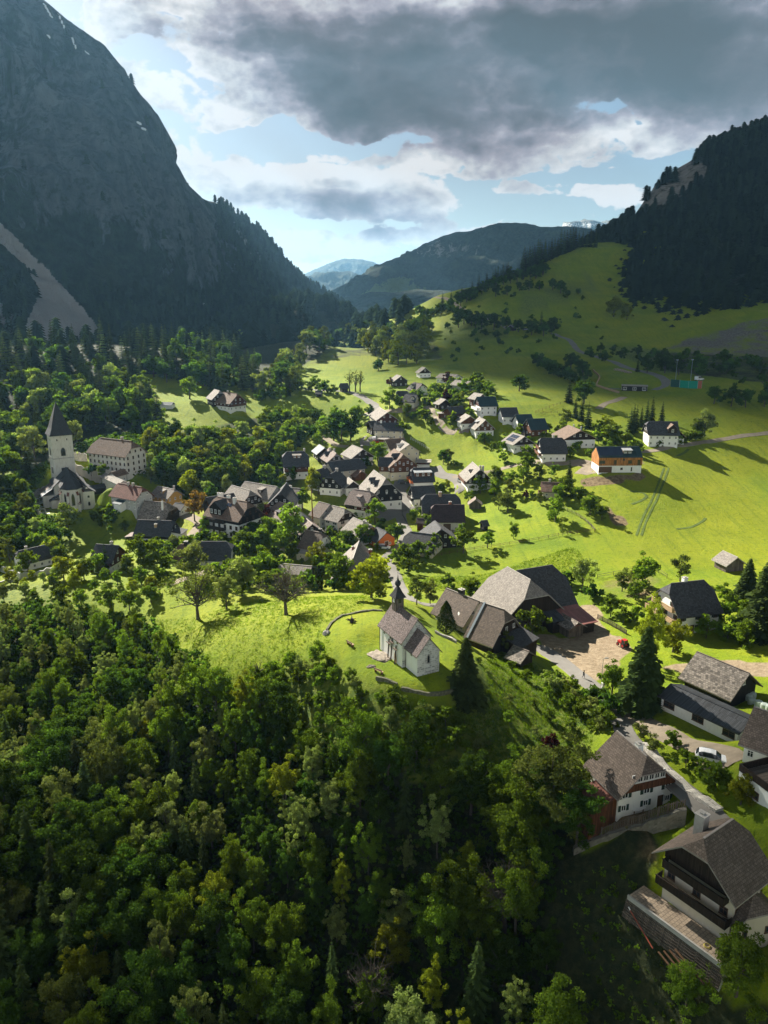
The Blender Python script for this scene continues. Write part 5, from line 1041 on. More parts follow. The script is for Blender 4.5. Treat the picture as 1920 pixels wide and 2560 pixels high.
NAMES = {'near pale': 'flowering_tree', 'pale': 'flowering_tree', 'near deep': 'dark_leafy_tree', 'deep': 'dark_leafy_tree', 'near yellow': 'yellow_green_tree', 'yellow': 'yellow_green_tree', 'near olive': 'budding_tree', 'olive': 'budding_tree', 'copper': 'copper_beech', 'shrub': 'shrub', 'pale shrub': 'shrub', 'bush': 'bush', 'dark bush': 'bush', 'spruce': 'spruce_tree', 'fine spruce': 'spruce_tree', 'larch': 'larch_tree', 'yew': 'yew_tree', 'column': 'cypress', 'poplar': 'poplar_tree'}
def tree(kind, p, h=None, label=None, cat='tree', group=None, wide=1.0, name=None, v=None, drop=.0):
    vs_ = CAT[kind]; cr, tk, H = vs_[(rnd.randrange(len(vs_)) if v is None else v)]; s = (h or H) / H
    nm = name or NAMES.get(kind, 'broadleaf_tree'); o = thing(nm, label, cat, (p[0], p[1], float(HG(p[0], p[1])) - drop), rnd.random() * 6.28, group)
    o.scale = (s * wide, s * wide, s); link('crown', cr, o); link('trunk', tk, o); return o
CLEAR = [[(hit(*D(*q)).x, hit(*D(*q)).y) for q in c] for c in ([tuple(v * 1659 / 1920 for v in k1(*q)) for q in [(60,1120),(300,960),(250,700),(620,620),(1000,850),(1080,1100),(1000,1330),(800,1480),(420,1440),(120,1440)]], [(312,822),(400,832),(470,852),(560,868),(575,905),(560,950),(430,955),(350,945)], [(630,845),(700,848),(790,880),(720,905),(640,900)], [(650,775),(720,765),(850,790),(850,830),(770,862),(660,830)])]
def scatter(poly, spacing, n, seed, hmax=9, tries=9000):
    """points on the ground inside a polygon drawn on the photograph, kept apart by the spacing"""
    r = random.Random(seed); w = [hit(*q) for q in poly]; wx = [q.x for q in w]; wy = [q.y for q in w]; pts = []; P2 = [(q.x, q.y) for q in w]
    cell = {}
    for _ in range(tries):
        if len(pts) >= n: break
        x = r.uniform(min(wx), max(wx)); y = r.uniform(min(wy), max(wy))
        if not inpoly(x, y, P2): continue
        k = (int(x // spacing), int(y // spacing))
        if any(math.hypot(x - a, y - b) < spacing for i in (-1, 0, 1) for j in (-1, 0, 1) for (a, b) in cell.get((k[0] + i, k[1] + j), ())): continue
        if blocked(x, y) or (hmax > 5 and any(inpoly(x, y, c) for c in CLEAR)): continue
        cell.setdefault(k, []).append((x, y)); pts.append((x, y))
    return pts
BLOCK = [(o.location.x, o.location.y) for o in COL.objects if o.type == 'EMPTY' and o.parent is None]
def blocked(x, y, r=6.0): return any(abs(x - a) < r and abs(y - b) < r for a, b in BLOCK) or on_road(x, y)
def wood(poly, spacing, n, seed, mix, hr, where, cat='tree', wide=(.85, 1.15)):
    """a stand of single trees; each mix entry: (kind, share, how it looks)"""
    r = random.Random(seed); out = []
    for (x, y) in scatter(poly, spacing, n, seed, hr[1]):
        u = r.random() * sum(m[1] for m in mix)
        for kd, sh, look in mix:
            u -= sh
            if u <= 0: break
        h = r.uniform(*hr) * (1.25 if 'spruce' in kd or 'larch' in kd else 1); lb = f'{look} {where}'
        out.append(tree(kd, (x, y), h, lb, cat, lb, r.uniform(*wide)))
    return out
# ------------------------------------------------------------------ woods and single trees
def px(lst): return [D(*q) for q in lst]
PALE = 'pale blossoming tree'; GRN = 'fresh green leafy tree'; DEEP = 'dark green leafy tree'; YEL = 'yellow green leafy tree'; OLV = 'olive brown budding tree'; SPR = 'dark spruce'; LAR = 'light feathery larch'
# the steep wood in the foreground
wood(px([(-60,1370),(130,1345),(300,1375),(400,1440),(430,1520),(250,1640),(-100,1640)]), 4.2, 110, 11, [('near pale', .42, PALE), ('near green', .25, GRN), ('near olive', .13, OLV), ('near deep', .2, DEEP)], (5, 9), 'in the thicket below the stone terraced cottage', wide=(.6, 1.05))
wood(px([(250,1640),(430,1520),(520,1530),(700,1640),(640,1900),(200,1900)]), 4.3, 120, 12, [('near green', .30, GRN), ('near pale', .28, PALE), ('near deep', .25, DEEP), ('near yellow', .12, YEL), ('spruce', .05, SPR)], (6, 11.5), 'in the steep wood under the sunlit ridge meadow', wide=(.6, 1.05))
wood(px([(700,1640),(960,1690),(1090,1740),(1190,1790),(1170,2000),(900,2050),(640,1900)]), 4.2, 96, 13, [('near green', .32, GRN), ('near yellow', .2, YEL), ('near deep', .3, DEEP), ('near pale', .13, PALE), ('spruce', .05, SPR)], (6, 11.5), 'on the steep slope right below the chapel', wide=(.6, 1.05))
wood(px([(-100,1640),(250,1640),(200,1900),(180,2300),(-200,2300)]), 4.6, 84, 14, [('spruce', .24, SPR), ('near deep', .46, DEEP), ('near pale', .15, PALE), ('near olive', .15, OLV)], (9, 14), 'in the shady lower left wood')
wood(px([(180,2300),(200,1900),(640,1900),(900,2050),(1150,2000),(1200,2150),(1300,2380),(1100,2520),(100,2520)]), 4.6, 104, 15, [('near deep', .40, DEEP), ('near green', .30, GRN), ('near yellow', .1, YEL), ('near pale', .1, PALE), ('spruce', .1, SPR)], (7, 13), 'in the shady wood at the foot of the slope', wide=(.6, 1.05))
wood(px([(600,1440),(690,1420),(760,1470),(850,1520),(960,1545),(1040,1620),(1080,1740),(960,1690),(700,1640),(520,1540)]), 2.6, 130, 16, [('shrub', .68, 'green shrub'), ('pale shrub', .32, 'pale flowering shrub')], (2.0, 4.6), 'on the bank under the chapel terrace wall', 'shrub')
wood(px([(1010,1440),(1100,1410),(1240,1490),(1290,1570),(1240,1690),(1090,1740),(1030,1600)]), 4.2, 38, 17, [('shrub', .8, 'low green shrub'), ('pale shrub', .2, 'low pale shrub')], (1.0, 2.4), 'on the rough grass bank between the spruce and the road', 'shrub')
wood(px([(1150,1430),(1230,1480),(1300,1560),(1310,1580),(1290,1585),(1200,1500)]), 2.4, 26, 18, [('shrub', .6, 'rounded green shrub'), ('pale shrub', .4, 'rounded pale shrub')], (2.0, 3.4), 'along the fence above the road', 'shrub')
EXPL = [ # kind, pixel, height, label, (width)
 ('near olive', D(1190,1790), 13, 'big olive brown walnut tree beside the white house with the glazed gable', 1.15), ('near deep', D(1245,1830), 9, 'dark green tree below the big olive walnut tree'), ('near green', D(1110,1880), 12.5, 'tall bright green maple below the big olive walnut tree'),
 ('near green', D(1590,2150), 8, 'round green tree in front of the stacked timber terrace'), ('near green', D(1480,2190), 6, 'small green tree at the bottom edge near the timber terrace'),
 ('fine spruce', D(1003,1512), 12.8, 'tall dark spruce standing right beside the chapel', .98), ('yew', D(963,1366), 7.4, 'smooth dark conical yew in front of the long farmhouse'),
 ('fine spruce', D(1385,1535), 17.5, 'large dark spruce at the edge of the farmyard', .95), ('near yellow', D(1400,1440), 13, 'bright yellow green tree rising behind the large farmyard spruce', .62),
 ('fine spruce', D(1640,1372), 18.5, 'tall dark spruce right of the balconied farmhouse'), ('fine spruce', D(1610,1300), 12, 'smaller dark spruce behind the balconied farmhouse'),
 ('round', k6(830,1050), 7, 'round green tree in the gap between farmhouse and farmyard'), ('shrub', k6(560,700), 4, 'green shrub at the foot of the great grey barn'), ('shrub', k6(660,800), 4, 'leafy shrub under the eaves of the great grey barn'), ('shrub', k6(420,620), 3.6, 'left green shrub against the great grey barn'), ('bush', k6(100,520), 3.5, 'bush behind the long farmhouse ridge'),
 ('pale', k6(1440,480), 8.5, 'pale thinly leaved tree right of the black barn roof', .9), ('dark bush', k6(1570,560), 4, 'dark round bush beside the pale thinly leaved tree'), ('dark bush', k6(1260,420), 4.5, 'dark hedge bush behind the red sheet roof'),
 ('olive', c6(650,355), 5.5, 'small leaning orchard tree on the brown slope'), ('green', c6(800,330), 8, 'orchard tree with a clear tall trunk on the meadow edge', .9), ('olive', c6(735,300), 4.5, 'thin budding orchard tree on the brown slope'), ('green', c6(740,415), 5, 'bushy orchard tree above the garden of the balconied farmhouse'), ('olive', c6(1050,285), 6.5, 'old spreading fruit tree behind the balconied farmhouse'),
 ('green', c6(570,530), 5, 'garden tree behind the farmyard fence'), ('bush', c6(660,570), 3.5, 'bush behind the farmyard fence'), ('bush', c6(740,560), 3.5, 'second bush along the farmyard fence'), ('yellow', c6(1000,775), 6.5, 'yellow green tree in front of the balconied farmhouse'), ('shrub', c6(1230,680), 4.6, 'wide leafy shrub by the farmhouse door'), ('shrub', c6(1380,690), 4.6, 'wide leafy shrub right of the farmhouse door'), ('bush', c6(900,600), 3, 'bush left below the lower balcony'), ('green', c6(1480,720), 5, 'green tree under the right tall spruce'),
 ('green', c6(580,1060), 5.5, 'green bushy tree under the large farmyard spruce'), ('pale shrub', c6(180,1060), 3.2, 'white flowering shrub beside the road bend'), ('dark bush', c6(440,1130), 3.8, 'dark shrub on the bank above the road'), ('dark bush', c6(540,1190), 4.2, 'tall dark shrub where the road disappears'), ('bush', c6(520,1290), 3.4, 'green bush behind the glazed gable house'), ('olive', c6(730,1180), 3.6, 'thin budding shrub beside the farm track'), ('pale shrub', c7(780,270), 2.6, 'white blossoming bush beside the tiled roof chimney'), ('pale shrub', c7(860,370), 2.6, 'white blossoming bush on the rockery'),
 ('bush', c7(1000,320), 2.4, 'green bush on the lawn between lane and farm track'), ('bush', c7(1090,470), 2.8, 'larger green bush on the lawn between lane and farm track', 1.1), ('bush', c7(1260,610), 3.6, 'broad green bush above the big front house'), ('bush', c7(1290,620), 3.8, 'green bush beside the broad bush above the big front house'), ('yellow', c7(1470,720), 4.2, 'yellow green shrub right of the broad bush'), ('dark bush', c7(440,570), 2.4, 'dark shrub at the back corner of the glazed gable house'), ('copper', c7(160,380), 3.6, 'dark purple lilac on the bank', .9), ('shrub', c7(250,500), 3.4, 'green shrub beside the purple lilac'),
 ('green', c3(1350,1258), 7.6, 'round fruit tree with a dark shadow in the green meadow', 1.05), ('olive', c3(1020,1192), 7, 'gnarled spreading fruit tree in the green meadow', 1.15), ('olive', c3(958,1172), 5.5, 'smaller gnarled fruit tree beside the spreading fruit tree'), ('green', c3(1150,945), 8, 'open crowned tree on the lawn above the orchard'),
 ('round', c8(1405,838), 7.4, 'round leafy tree by the wooden fence on the lower meadow'), ('round', c8(1573,802), 5, 'small round tree by the wooden fence further right'), ('green', c3(1060,1372), 5.2, 'slim green tree on the lower meadow edge', .7), ('olive', c3(1400,1352), 3, 'young thin tree in the fenced meadow', .6),
 ('round', c8(795,632), 8.4, 'neat green linden on the lawn beside the square', .85), ('deep', c8(950,750), 5.5, 'dense dark yew bush beside the orange garage', 1.1), ('round', c8(1090,890), 6, 'round green tree in front of the long charcoal roof'), ('round', c8(1200,840), 6.2, 'second green tree in front of the long charcoal roof', .9), ('bush', c8(1180,870), 3.6, 'bush under the second green tree'), ('green', c8(1385,720), 4.4, 'slim tree beside the barn yard wall', .7), ('bush', c8(930,890), 3.4, 'bush at the bend of the lane'), ('bush', c8(1000,880), 2.8, 'low garden bush above the meadow edge'),
 ('green', c3(560,1060), 4.4, 'green tree inside the hedged garden'), ('yellow', c3(600,1030), 3.6, 'yellowish bush inside the hedged garden'), ('deep', c3(575,860), 6.5, 'dark bushy tree on the meadow behind the chalets'), ('olive', c3(610,850), 5.5, 'brownish bushy tree on the meadow behind the chalets'), ('bush', c3(655,875), 2.6, 'small bush below the dark bushy tree'), ('round', c3(292,680), 7.4, 'round tree beside the crossing black roofs'),
 ('green', c3(205,480), 9.5, 'large green tree beside the upper road bend'), ('spruce', c3(480,450), 8, 'slim dark spruce at the loop road', .7), ('column', c3(876,382), 5.5, 'dark cypress beside the teal roof'), ('column', c3(810,320), 5, 'dark cypress in the upper hamlet gardens', 1.6), ('copper', c3(610,320), 7, 'large copper beech among the upper bungalows', 1.1), ('copper', c3(600,450), 6.5, 'dark red tree above the loop road garages', 1.1), ('copper', c3(205,320), 4.5, 'small purple bush at the left end of the upper hamlet'), ('yellow', c3(700,410), 3.8, 'bright yellow bush in the upper hamlet', 1.1),
 ('deep', c3(1100,355), 8.5, 'solitary dark bushy tree on the open slope', 1.25), ('deep', c3(128,210), 7, 'solitary round bush on the bright upper meadow', 1.1), ('spruce', D(860,692), 21, 'tall solitary spruce against the valley'), ('deep', z3(845,905), 7.5, 'round bush with a shadow on the upper meadow', 1.1), ('dark bush', z3(435,1080), 4.5, 'dark bush beside the tiny open shelter'),
 ('round', D(410,862), 11, 'big round tree by the dark red farmhouse', 1.15), ('green', c3(945,985), 6.5, 'leafy tree beside the lone dark chalet'), ('green', c3(830,1060), 6, 'leafy tree below the lone dark chalet'), ('green', c3(930,1080), 6, 'leafy bush tree above the spreading fruit tree', 1.1), ('bush', c3(750,1110), 3.6, 'bush by the hay hut'), ('olive', c3(1040,1080), 6, 'brownish leafy tree in the orchard row', 1.1), ('spruce', c3(1440,1020), 10, 'dark spruce beside the rusty roofed cottage'), ('bush', c3(1190,1100), 3, 'low bush left of the rusty roofed cottage'), ('copper', c3(1145,1100), 3, 'small dark red bush in the orchard'), ('olive', c3(1245,1140), 4, 'thin shrub below the rusty roofed cottage'), ('green', c3(1375,1110), 6, 'leafy tree right of the rusty roofed cottage'),
 ('bronze', c1(1262,915), 10, 'bronze leaved tree beside the large timber inn', .9), ('olive', c1(440,1010), 11, 'broad olive coloured tree in front of the church choir', 1.1), ('pale', c1(250,1040), 8, 'pale tree below the cemetery wall'), ('green', c1(940,1245), 10, 'full green tree beside the wide black hipped roof', 1.1), ('pale', c1(1250,1300), 10.5, 'large pale blossoming tree in front of the brown and black roofs', 1.15), ('yellow', c1(340,1170), 7, 'yellow green tree above the small edge house'), ('round', c1(185,1255), 7, 'round tree in front of the small edge house'), ('yellow', c1(415,1300), 7, 'yellow green tree right of the small edge house'), ('spruce', c1(690,1255), 9, 'dark slim spruce in front of the red brown timber house', .8), ('green', c1(640,1260), 6, 'green tree at the foot of the red brown timber house'), ('green', c1(545,1290), 6, 'bright green tree left of the red brown timber house'), ('pale', c1(1130,1110), 5, 'pale shrub below the black roofed house'), ('dark bush', c1(740,920), 4.5, 'dark bush below the grey gable'), ('green', c1(665,630), 5, 'green bush in front of the white rectory'), ('dark bush', c1(590,605), 4, 'dark bush left before the white rectory'), ('green', c1(1330,1010), 6, 'dark green bushy tree below the inn balconies'), ('pale', c1(505,430), 11, 'slender pale tree behind the church tower', .8),
 ('green', c2(780,1035), 13, 'tall light green tree behind the white terrace house', 1.05), ('green', c2(640,960), 8, 'green tree right of the inn wall'), ('deep', c2(490,960), 6.5, 'dense round tree at the corner of the inn'), ('green', c2(560,1040), 8, 'green fruit tree below the inn'), ('green', c2(430,1060), 7, 'green fruit tree above the lower lane'), ('bush', c2(345,1100), 4, 'bush at the end of the wide black hipped roof'), ('copper', c2(600,830), 6, 'dark red bush right of the inn gable'), ('pale', c2(560,790), 5.5, 'pale shrub behind the dark red bush'), ('round', c2(880,720), 8, 'bright round tree beside the long row house'), ('yellow', c2(960,580), 9, 'yellow green tree below the twin dark gables'), ('olive', c2(1010,590), 7.5, 'olive tree below the twin dark gables'), ('deep', c2(800,480), 6, 'dark bush at the foot of the dark brown farmhouse'), ('yellow', c2(730,500), 3.6, 'golden bush at the foot of the dark brown farmhouse'), ('round', c2(605,500), 7.5, 'bright round tree left of the dark brown farmhouse'), ('round', c2(145,570), 8, 'left of two round trees behind the inn'), ('green', c2(240,560), 10.5, 'taller of two round trees behind the inn', .9), ('spruce', c2(850,210), 13, 'slim dark spruce above the pale roofed village house', .6), ('green', c2(1040,200), 9.5, 'round green tree on the upper lane'), ('deep', c2(1130,165), 12, 'left linden of the big group on the upper lane'), ('deep', c2(1195,170), 12.5, 'middle linden of the big group on the upper lane'), ('deep', c2(1265,165), 12, 'right linden of the big group on the upper lane'), ('green', c2(1480,330), 8.5, 'green tree between the pale roof and the tall chalet'), ('dark bush', c2(1400,370), 4.5, 'dark hedge bush right of the pale roofed village house'),
 ('column', c2(1015,1362), 7.5, 'dark slender cypress by the black barn', 1.0), ('green', c2(1160,1350), 9, 'green tree in front of the black barn', 1.1), ('yellow', c2(1430,1420), 9, 'yellow green tree at the foot of the black barn', 1.1), ('yellow', c2(1000,1200), 7.5, 'yellow green slim tree before the white terrace house', .8), ('green', c2(560,1230), 6.5, 'dense green tree above the ridge meadow', 1.3), ('green', c2(1390,990), 6.5, 'bright green tree behind the black barn ridge', 1.1), ('deep', c2(1250,1010), 5.5, 'dark green shrub left behind the black barn ridge', 1.1), ('pale', c2(400,1400), 9.5, 'pale leafy tree left of the bare brown tree', 1.1), ('dark bush', c5(150,205), 3.5, 'dark bush beside the black barn corner'), ('bush', c5(350,230), 4, 'bush where the lane leaves the black barn'),
 ('olive', c5(700,300), 6.5, 'crooked fruit tree between lane and chapel', .85), ('olive', c5(790,295), 5.5, 'second crooked fruit tree beside the long farmhouse', .9), ('bush', c5(910,180), 3.6, 'bush behind the long farmhouse chimney'), ('green', c5(1060,240), 5, 'bushy tree behind the long farmhouse roof', 1.2), ('olive', c5(1300,620), 4.5, 'thin budding shrub at the barn end corner', .7),
 ('near pale', D(490,1315), 8.5, 'pale leafy tree at the left rim of the ridge meadow'), ('shrub', D(480,1300), 3, 'dark shrub under the pale tree on the ridge meadow'),
 ('spruce', c4(70,500), 12, 'tall dark spruce in the shaded hollow'), ('deep', c4(190,510), 11, 'dark leafy tree beside the spruce in the shaded hollow'), ('spruce', c4(120,620), 9, 'left spruce behind the tan roofed house'), ('spruce', c4(170,640), 10, 'middle spruce behind the tan roofed house'), ('spruce', c4(220,700), 11, 'right spruce behind the tan roofed house'), ('olive', c4(50,690), 7, 'brownish round tree behind the tan roofed house', 1.2), ('green', c4(410,830), 7.5, 'large round tree behind the larch clad house', 1.2), ('yellow', c4(370,740), 6.5, 'yellowish tree on the left of the dark spruce row'), ('green', c4(540,840), 5, 'green tree right of the large round tree'), ('pale', c4(1150,770), 11, 'tall pale birch at the end of the clipped hedge', .95), ('green', c4(1090,760), 7, 'green tree under the tall pale birch'), ('spruce', c4(70,1180), 9, 'dark spruce below the gravel drive of the larch clad house', .9),
]
for e in EXPL: tree(e[0], hit(*e[1]), e[2] * (1.0 if e[0] in ('fine spruce', 'yew', 'column') or 'bush' in e[0] else 1.13), e[3], 'shrub' if ('bush' in e[0] or 'shrub' in e[0]) else ('conifer' if e[0] in ('spruce', 'fine spruce', 'yew', 'column') else 'tree'), None, e[4] if len(e) > 4 else 1.0)
# two old trees on the ridge meadow
def old_tree(p, H, R_, seed, leaves, mat, label, twigs, leafn=.2, nl=26):
    r = np.random.RandomState(seed); q = hit(*p); P, T, C = crown_points(r, R_, H * .72, H * .28, 46, max(leaves, 60), .3, .2)
    o = thing('broadleaf_tree', label, 'tree', (q.x, q.y, q.z), 0)
    if leaves: V, f = leaf_quads(r, P, leafn, .4); link('crown', np_mesh('crown', V, f, np.repeat(T, 4), [mat]), o)
    link('trunk', limb_mesh('trunk', r, H * .9, C, .45, M_BARK, nl, twigs, fork=.22), o)
old_tree(D(428,1337), 14.5, 6.6, 5, 2300, L_OLIVE, 'spreading half leaved tree with two dark trunks on the ridge meadow', 5)
old_tree(D(618,1328), 11.5, 6.0, 9, 500, L_OLIVE, 'bare brown spreading tree on the ridge meadow', 14, .14, 40)
old_tree(D(557,1480), 5.5, 1.6, 12, 0, L_OLIVE, 'small leafless tree at the lower rim of the ridge meadow', 4, nl=14)
old_tree(D(1090,2010), 11, 4.2, 14, 0, L_OLIVE, 'dead grey branching tree in the shady wood', 8, nl=30); old_tree(D(800,2190), 11, 3.6, 15, 0, L_OLIVE, 'bare thin tree at the bottom of the shady wood', 6, nl=22)
for i, (x, y) in enumerate([(755,846),(768,846),(778,846)]): old_tree(D(x, y), 13, 2.2, 20 + i, 120, L_OLIVE, ['left','middle','right'][i] + ' of three bare poplars on the bright upper meadow', 3, .3, 16)
# rows, hedges and gardens
def row(kind, pts, step, h, label, group, jit=.6, cat='shrub', wide=(.9, 1.2)):
    P = [hit(*p) for p in pts]; 
    for a, b in zip(P, P[1:]):
        n = max(1, int((b - a).length / step))
        for k in range(n):
            q = a.lerp(b, (k + .5) / n); tree(kind, (q.x + rnd.uniform(-jit, jit), q.y + rnd.uniform(-jit, jit)), h * rnd.uniform(.75, 1.25), label, cat, group, rnd.uniform(*wide))
row('green', [c3(900,1000), c3(1080,1010), c3(1180,960), c3(1290,960), c3(1400,940)], 6.5, 5.5, 'leafy orchard tree in the row between meadow and hamlet', 'orchard row trees', cat='tree')
row('green', [c3(1370,1080), c3(1470,1080), c3(1560,1130), c3(1620,1200), c4(180,1360), c4(290,1420), c4(360,1460)], 5.5, 6.0, 'dense leafy tree along the wooden fence below the soil strip', 'fence row trees', cat='tree', wide=(1, 1.3))
row('dark bush', [z4(310,740), z4(380,790), z4(440,830), z4(520,860), z4(600,900)], 7, 7, 'dark bush in the long hedge on the shaded slope', 'slope hedge bushes'); row('deep', [z4(490,800), z4(560,790), z4(600,850), z4(640,870)], 9, 9, 'dark leafy tree beside the long hedge on the shaded slope', 'slope hedge trees', cat='tree')
row('bush', [c4(780,850), c4(900,835), c4(1020,805), c4(1140,780)], 1.7, 3.2, 'clipped hedge bush in front of the white villa', 'villa hedge', .2)
row('spruce', [c4(545,760), c4(620,700), c4(700,660), c4(780,650), c4(850,650)], 4.2, 11, 'dark spruce in the row behind the white villa', 'villa spruce row', cat='conifer', wide=(.8, 1.1))
row('dark bush', [z4(-60,590), z4(60,600), z4(140,615)], 9, 6, 'dark bush in the upper slope hedge', 'upper slope hedge bushes'); row('deep', [z4(-140,560), z4(-80,520), z4(-20,560), z4(330,600), z4(400,600), z4(430,560)], 10, 12, 'dark leafy tree on the shaded slope', 'shaded slope trees', cat='tree')
row('spruce', [z4(330,570), z4(370,560)], 6, 16, 'dark spruce beside the slope barn', 'slope barn spruces', cat='conifer'); row('deep', [z4(60,370), z4(120,380), z4(260,330), z4(300,350), z4(380,330), z4(450,340), z4(520,400)], 13, 10, 'dark leafy tree along the middle slope terrace', 'terrace trees', cat='tree')
row('deep', [c4(1160,500), c4(1300,520), c4(1420,540), c4(1560,540), c4(1700,530)], 7, 9, 'dark leafy tree in the shaded right hollow', 'right hollow trees', cat='tree'); row('deep', [c4(620,270), c4(760,250), c4(900,280), c4(1000,280), c4(1200,300)], 10, 11, 'dark leafy tree above the green screen', 'screen trees', cat='tree'); row('spruce', [c4(560,250), c4(680,260)], 9, 10, 'dark spruce by the hill road', 'hill road spruces', cat='conifer')
row('spruce', [D(945,665), D(985,650), D(1010,640), D(1060,620), D(1100,600)], 9, 15, 'dark spruce on the left ridge crest', 'ridge crest spruces', cat='conifer'); row('spruce', [D(1125,595), D(1150,580), D(1180,565), D(1215,550), D(1245,535), D(1290,535)], 6, 24, 'tall dark spruce on the hill top', 'hill top spruces', cat='conifer', wide=(.8, 1)); row('spruce', [D(1130,588), D(1170,566), D(1210,546)], 6, 22, 'tall dark spruce on the hill top', 'hill top spruces', cat='conifer', wide=(.8, 1))
row('deep', [D(1150,605), D(1180,590), D(1000,660), D(1030,645), D(960,680), D(900,690)], 11, 12, 'dark leafy tree under the ridge crest', 'ridge foot trees', cat='tree'); row('dark bush', [D(880,700), D(960,670), D(1020,690), D(1080,700)], 12, 6, 'dark bush along the slope footpath', 'footpath bushes')
row('yellow', [D(1310,680), D(1340,690), D(1370,690)], 12, 17, 'yellow green tree at the edge of the spruce hillside', 'hillside edge trees', cat='tree')
wood(px([(780,760),(830,745),(900,740),(960,770),(940,790),(850,790)]), 7, 34, 31, [('olive', .5, OLV), ('pale', .25, PALE), ('yellow', .25, YEL)], (13, 19), 'in the copse above the upper hamlet')
wood(px([(720,745),(800,712),(880,710),(930,730),(900,745),(790,750)]), 9, 40, 32, [('olive', .4, OLV), ('deep', .4, DEEP), ('spruce', .2, SPR)], (13, 18), 'at the far rim of the upper meadow')
wood(px([(560,860),(620,800),(660,760),(720,735),(700,760),(650,800),(640,850),(700,850),(690,870)]), 8, 44, 33, [('olive', .45, OLV), ('deep', .3, DEEP), ('pale', .15, PALE), ('spruce', .1, SPR)], (11, 17), 'along the gorge rim beside the upper meadow')
wood(px([(560,845),(640,835),(740,830),(770,845),(700,855),(560,870)]), 6, 36, 34, [('bush', .6, 'light green bush'), ('dark bush', .4, 'dark green bush')], (4, 7), 'along the upper road', 'shrub')
wood(px([(540,910),(640,905),(700,922),(790,892),(800,905),(690,945),(640,965),(560,955)]), 6.5, 34, 35, [('green', .5, GRN), ('deep', .2, DEEP), ('pale', .3, PALE)], (6, 11), 'between the upper meadow and the village')
wood(px([(330,940),(420,915),(540,905),(580,960),(640,990),(560,1010),(470,1090),(360,1060),(320,1010)]), 6.2, 88, 36, [('green', .38, GRN), ('deep', .22, DEEP), ('pale', .25, PALE), ('yellow', .15, YEL)], (7, 12), 'in the grove behind the inn')
wood(px([(-60,1230),(60,1240),(130,1260),(330,1215),(330,1300),(260,1330),(60,1300),(-60,1310)]), 5.5, 44, 37, [('green', .5, GRN), ('pale', .2, PALE), ('yellow', .3, YEL)], (3, 6), 'in the gardens at the lower left edge of the village')
wood(px([(-60,1080),(70,1060),(75,1180),(130,1180),(150,1215),(-60,1215)]), 5.5, 46, 38, [('green', .45, GRN), ('deep', .25, DEEP), ('olive', .3, OLV)], (6, 10), 'on the slope below the cemetery wall')
wood(px([(850,880),(1040,830),(1070,900),(980,930),(860,920)]), 6, 60, 39, [('bush', .4, 'garden bush'), ('green', .3, GRN), ('deep', .3, DEEP)], (3.5, 7.5), 'in the upper hamlet gardens', 'tree')
wood(px([(300,1180),(560,1160),(900,1100),(960,1180),(820,1270),(560,1280),(420,1240)]), 4, 110, 40, [('bush', .45, 'garden bush'), ('dark bush', .2, 'dark garden bush'), ('green', .35, 'small leafy garden tree')], (2.2, 5.5), 'between the village houses', 'shrub')
wood(px([(1040,950),(1280,930),(1380,960),(1380,1010),(1100,1010)]), 6, 40, 41, [('bush', .6, 'green bush'), ('green', .4, GRN)], (2.5, 5.5), 'in the gardens of the right hamlet', 'shrub')
wood(px([(340,1215),(480,1200),(640,1230),(700,1260),(640,1290),(480,1290),(350,1270)]), 5.5, 34, 42, [('green', .5, GRN), ('bush', .5, 'garden bush')], (2.5, 5.2), 'between the lower lane and the ridge meadow')
wood(px([(1560,1290),(1659,1270),(1720,1340),(1720,1420),(1560,1400)]), 6, 14, 43, [('shrub', .6, 'green shrub'), ('green', .4, GRN)], (3.5, 6), 'in the shaded garden under the right tall spruces', 'shrub')
wood([c1(590,740),c1(700,800),c1(740,930),c1(850,930),c1(760,1010),c1(600,960),c1(560,900)], 4.2, 16, 61, [('bush', .5, 'garden bush'), ('green', .5, GRN)], (2.5, 5.5), 'in the churchyard garden below the covered bridge', 'shrub')
wood([c1(930,640),c1(1060,590),c1(1290,640),c1(1290,760),c1(1210,740),c1(1000,690)], 4.6, 22, 62, [('bush', .35, 'garden bush'), ('green', .4, GRN), ('pale', .25, PALE)], (3, 7.5), 'in the walled garden behind the ochre yellow house', 'shrub')
# the wooded knoll on the left: the trees that show largest stand singly
wood(px([(-60,1060),(60,1040),(110,960),(200,930),(330,940),(420,900),(300,860),(250,840),(-60,860)]), 7.0, 120, 51, [('spruce', .30, SPR), ('larch', .12, LAR), ('green', .22, GRN), ('pale', .12, PALE), ('deep', .24, DEEP)], (11, 16), 'on the wooded knoll behind the church')
wood(px([(290,805),(400,790),(480,800),(560,800),(540,840),(440,860),(300,830)]), 7.5, 60, 52, [('spruce', .45, SPR), ('larch', .25, LAR), ('deep', .3, DEEP)], (12, 17), 'behind the forest meadow farmhouse')
wood(px([(320,800),(480,770),(540,790),(250,760),(-60,770),(-60,850),(260,840)]), 8.5, 100, 53, [('spruce', .55, SPR), ('larch', .35, LAR), ('deep', .1, DEEP)], (13, 18), 'along the crest of the wooded knoll')
wood(px([(340,945),(430,930),(520,900),(560,900),(520,870),(440,865),(450,900),(350,930)]), 6, 18, 54, [('spruce', .4, SPR), ('green', .6, GRN)], (5, 9), 'around the forest meadow')
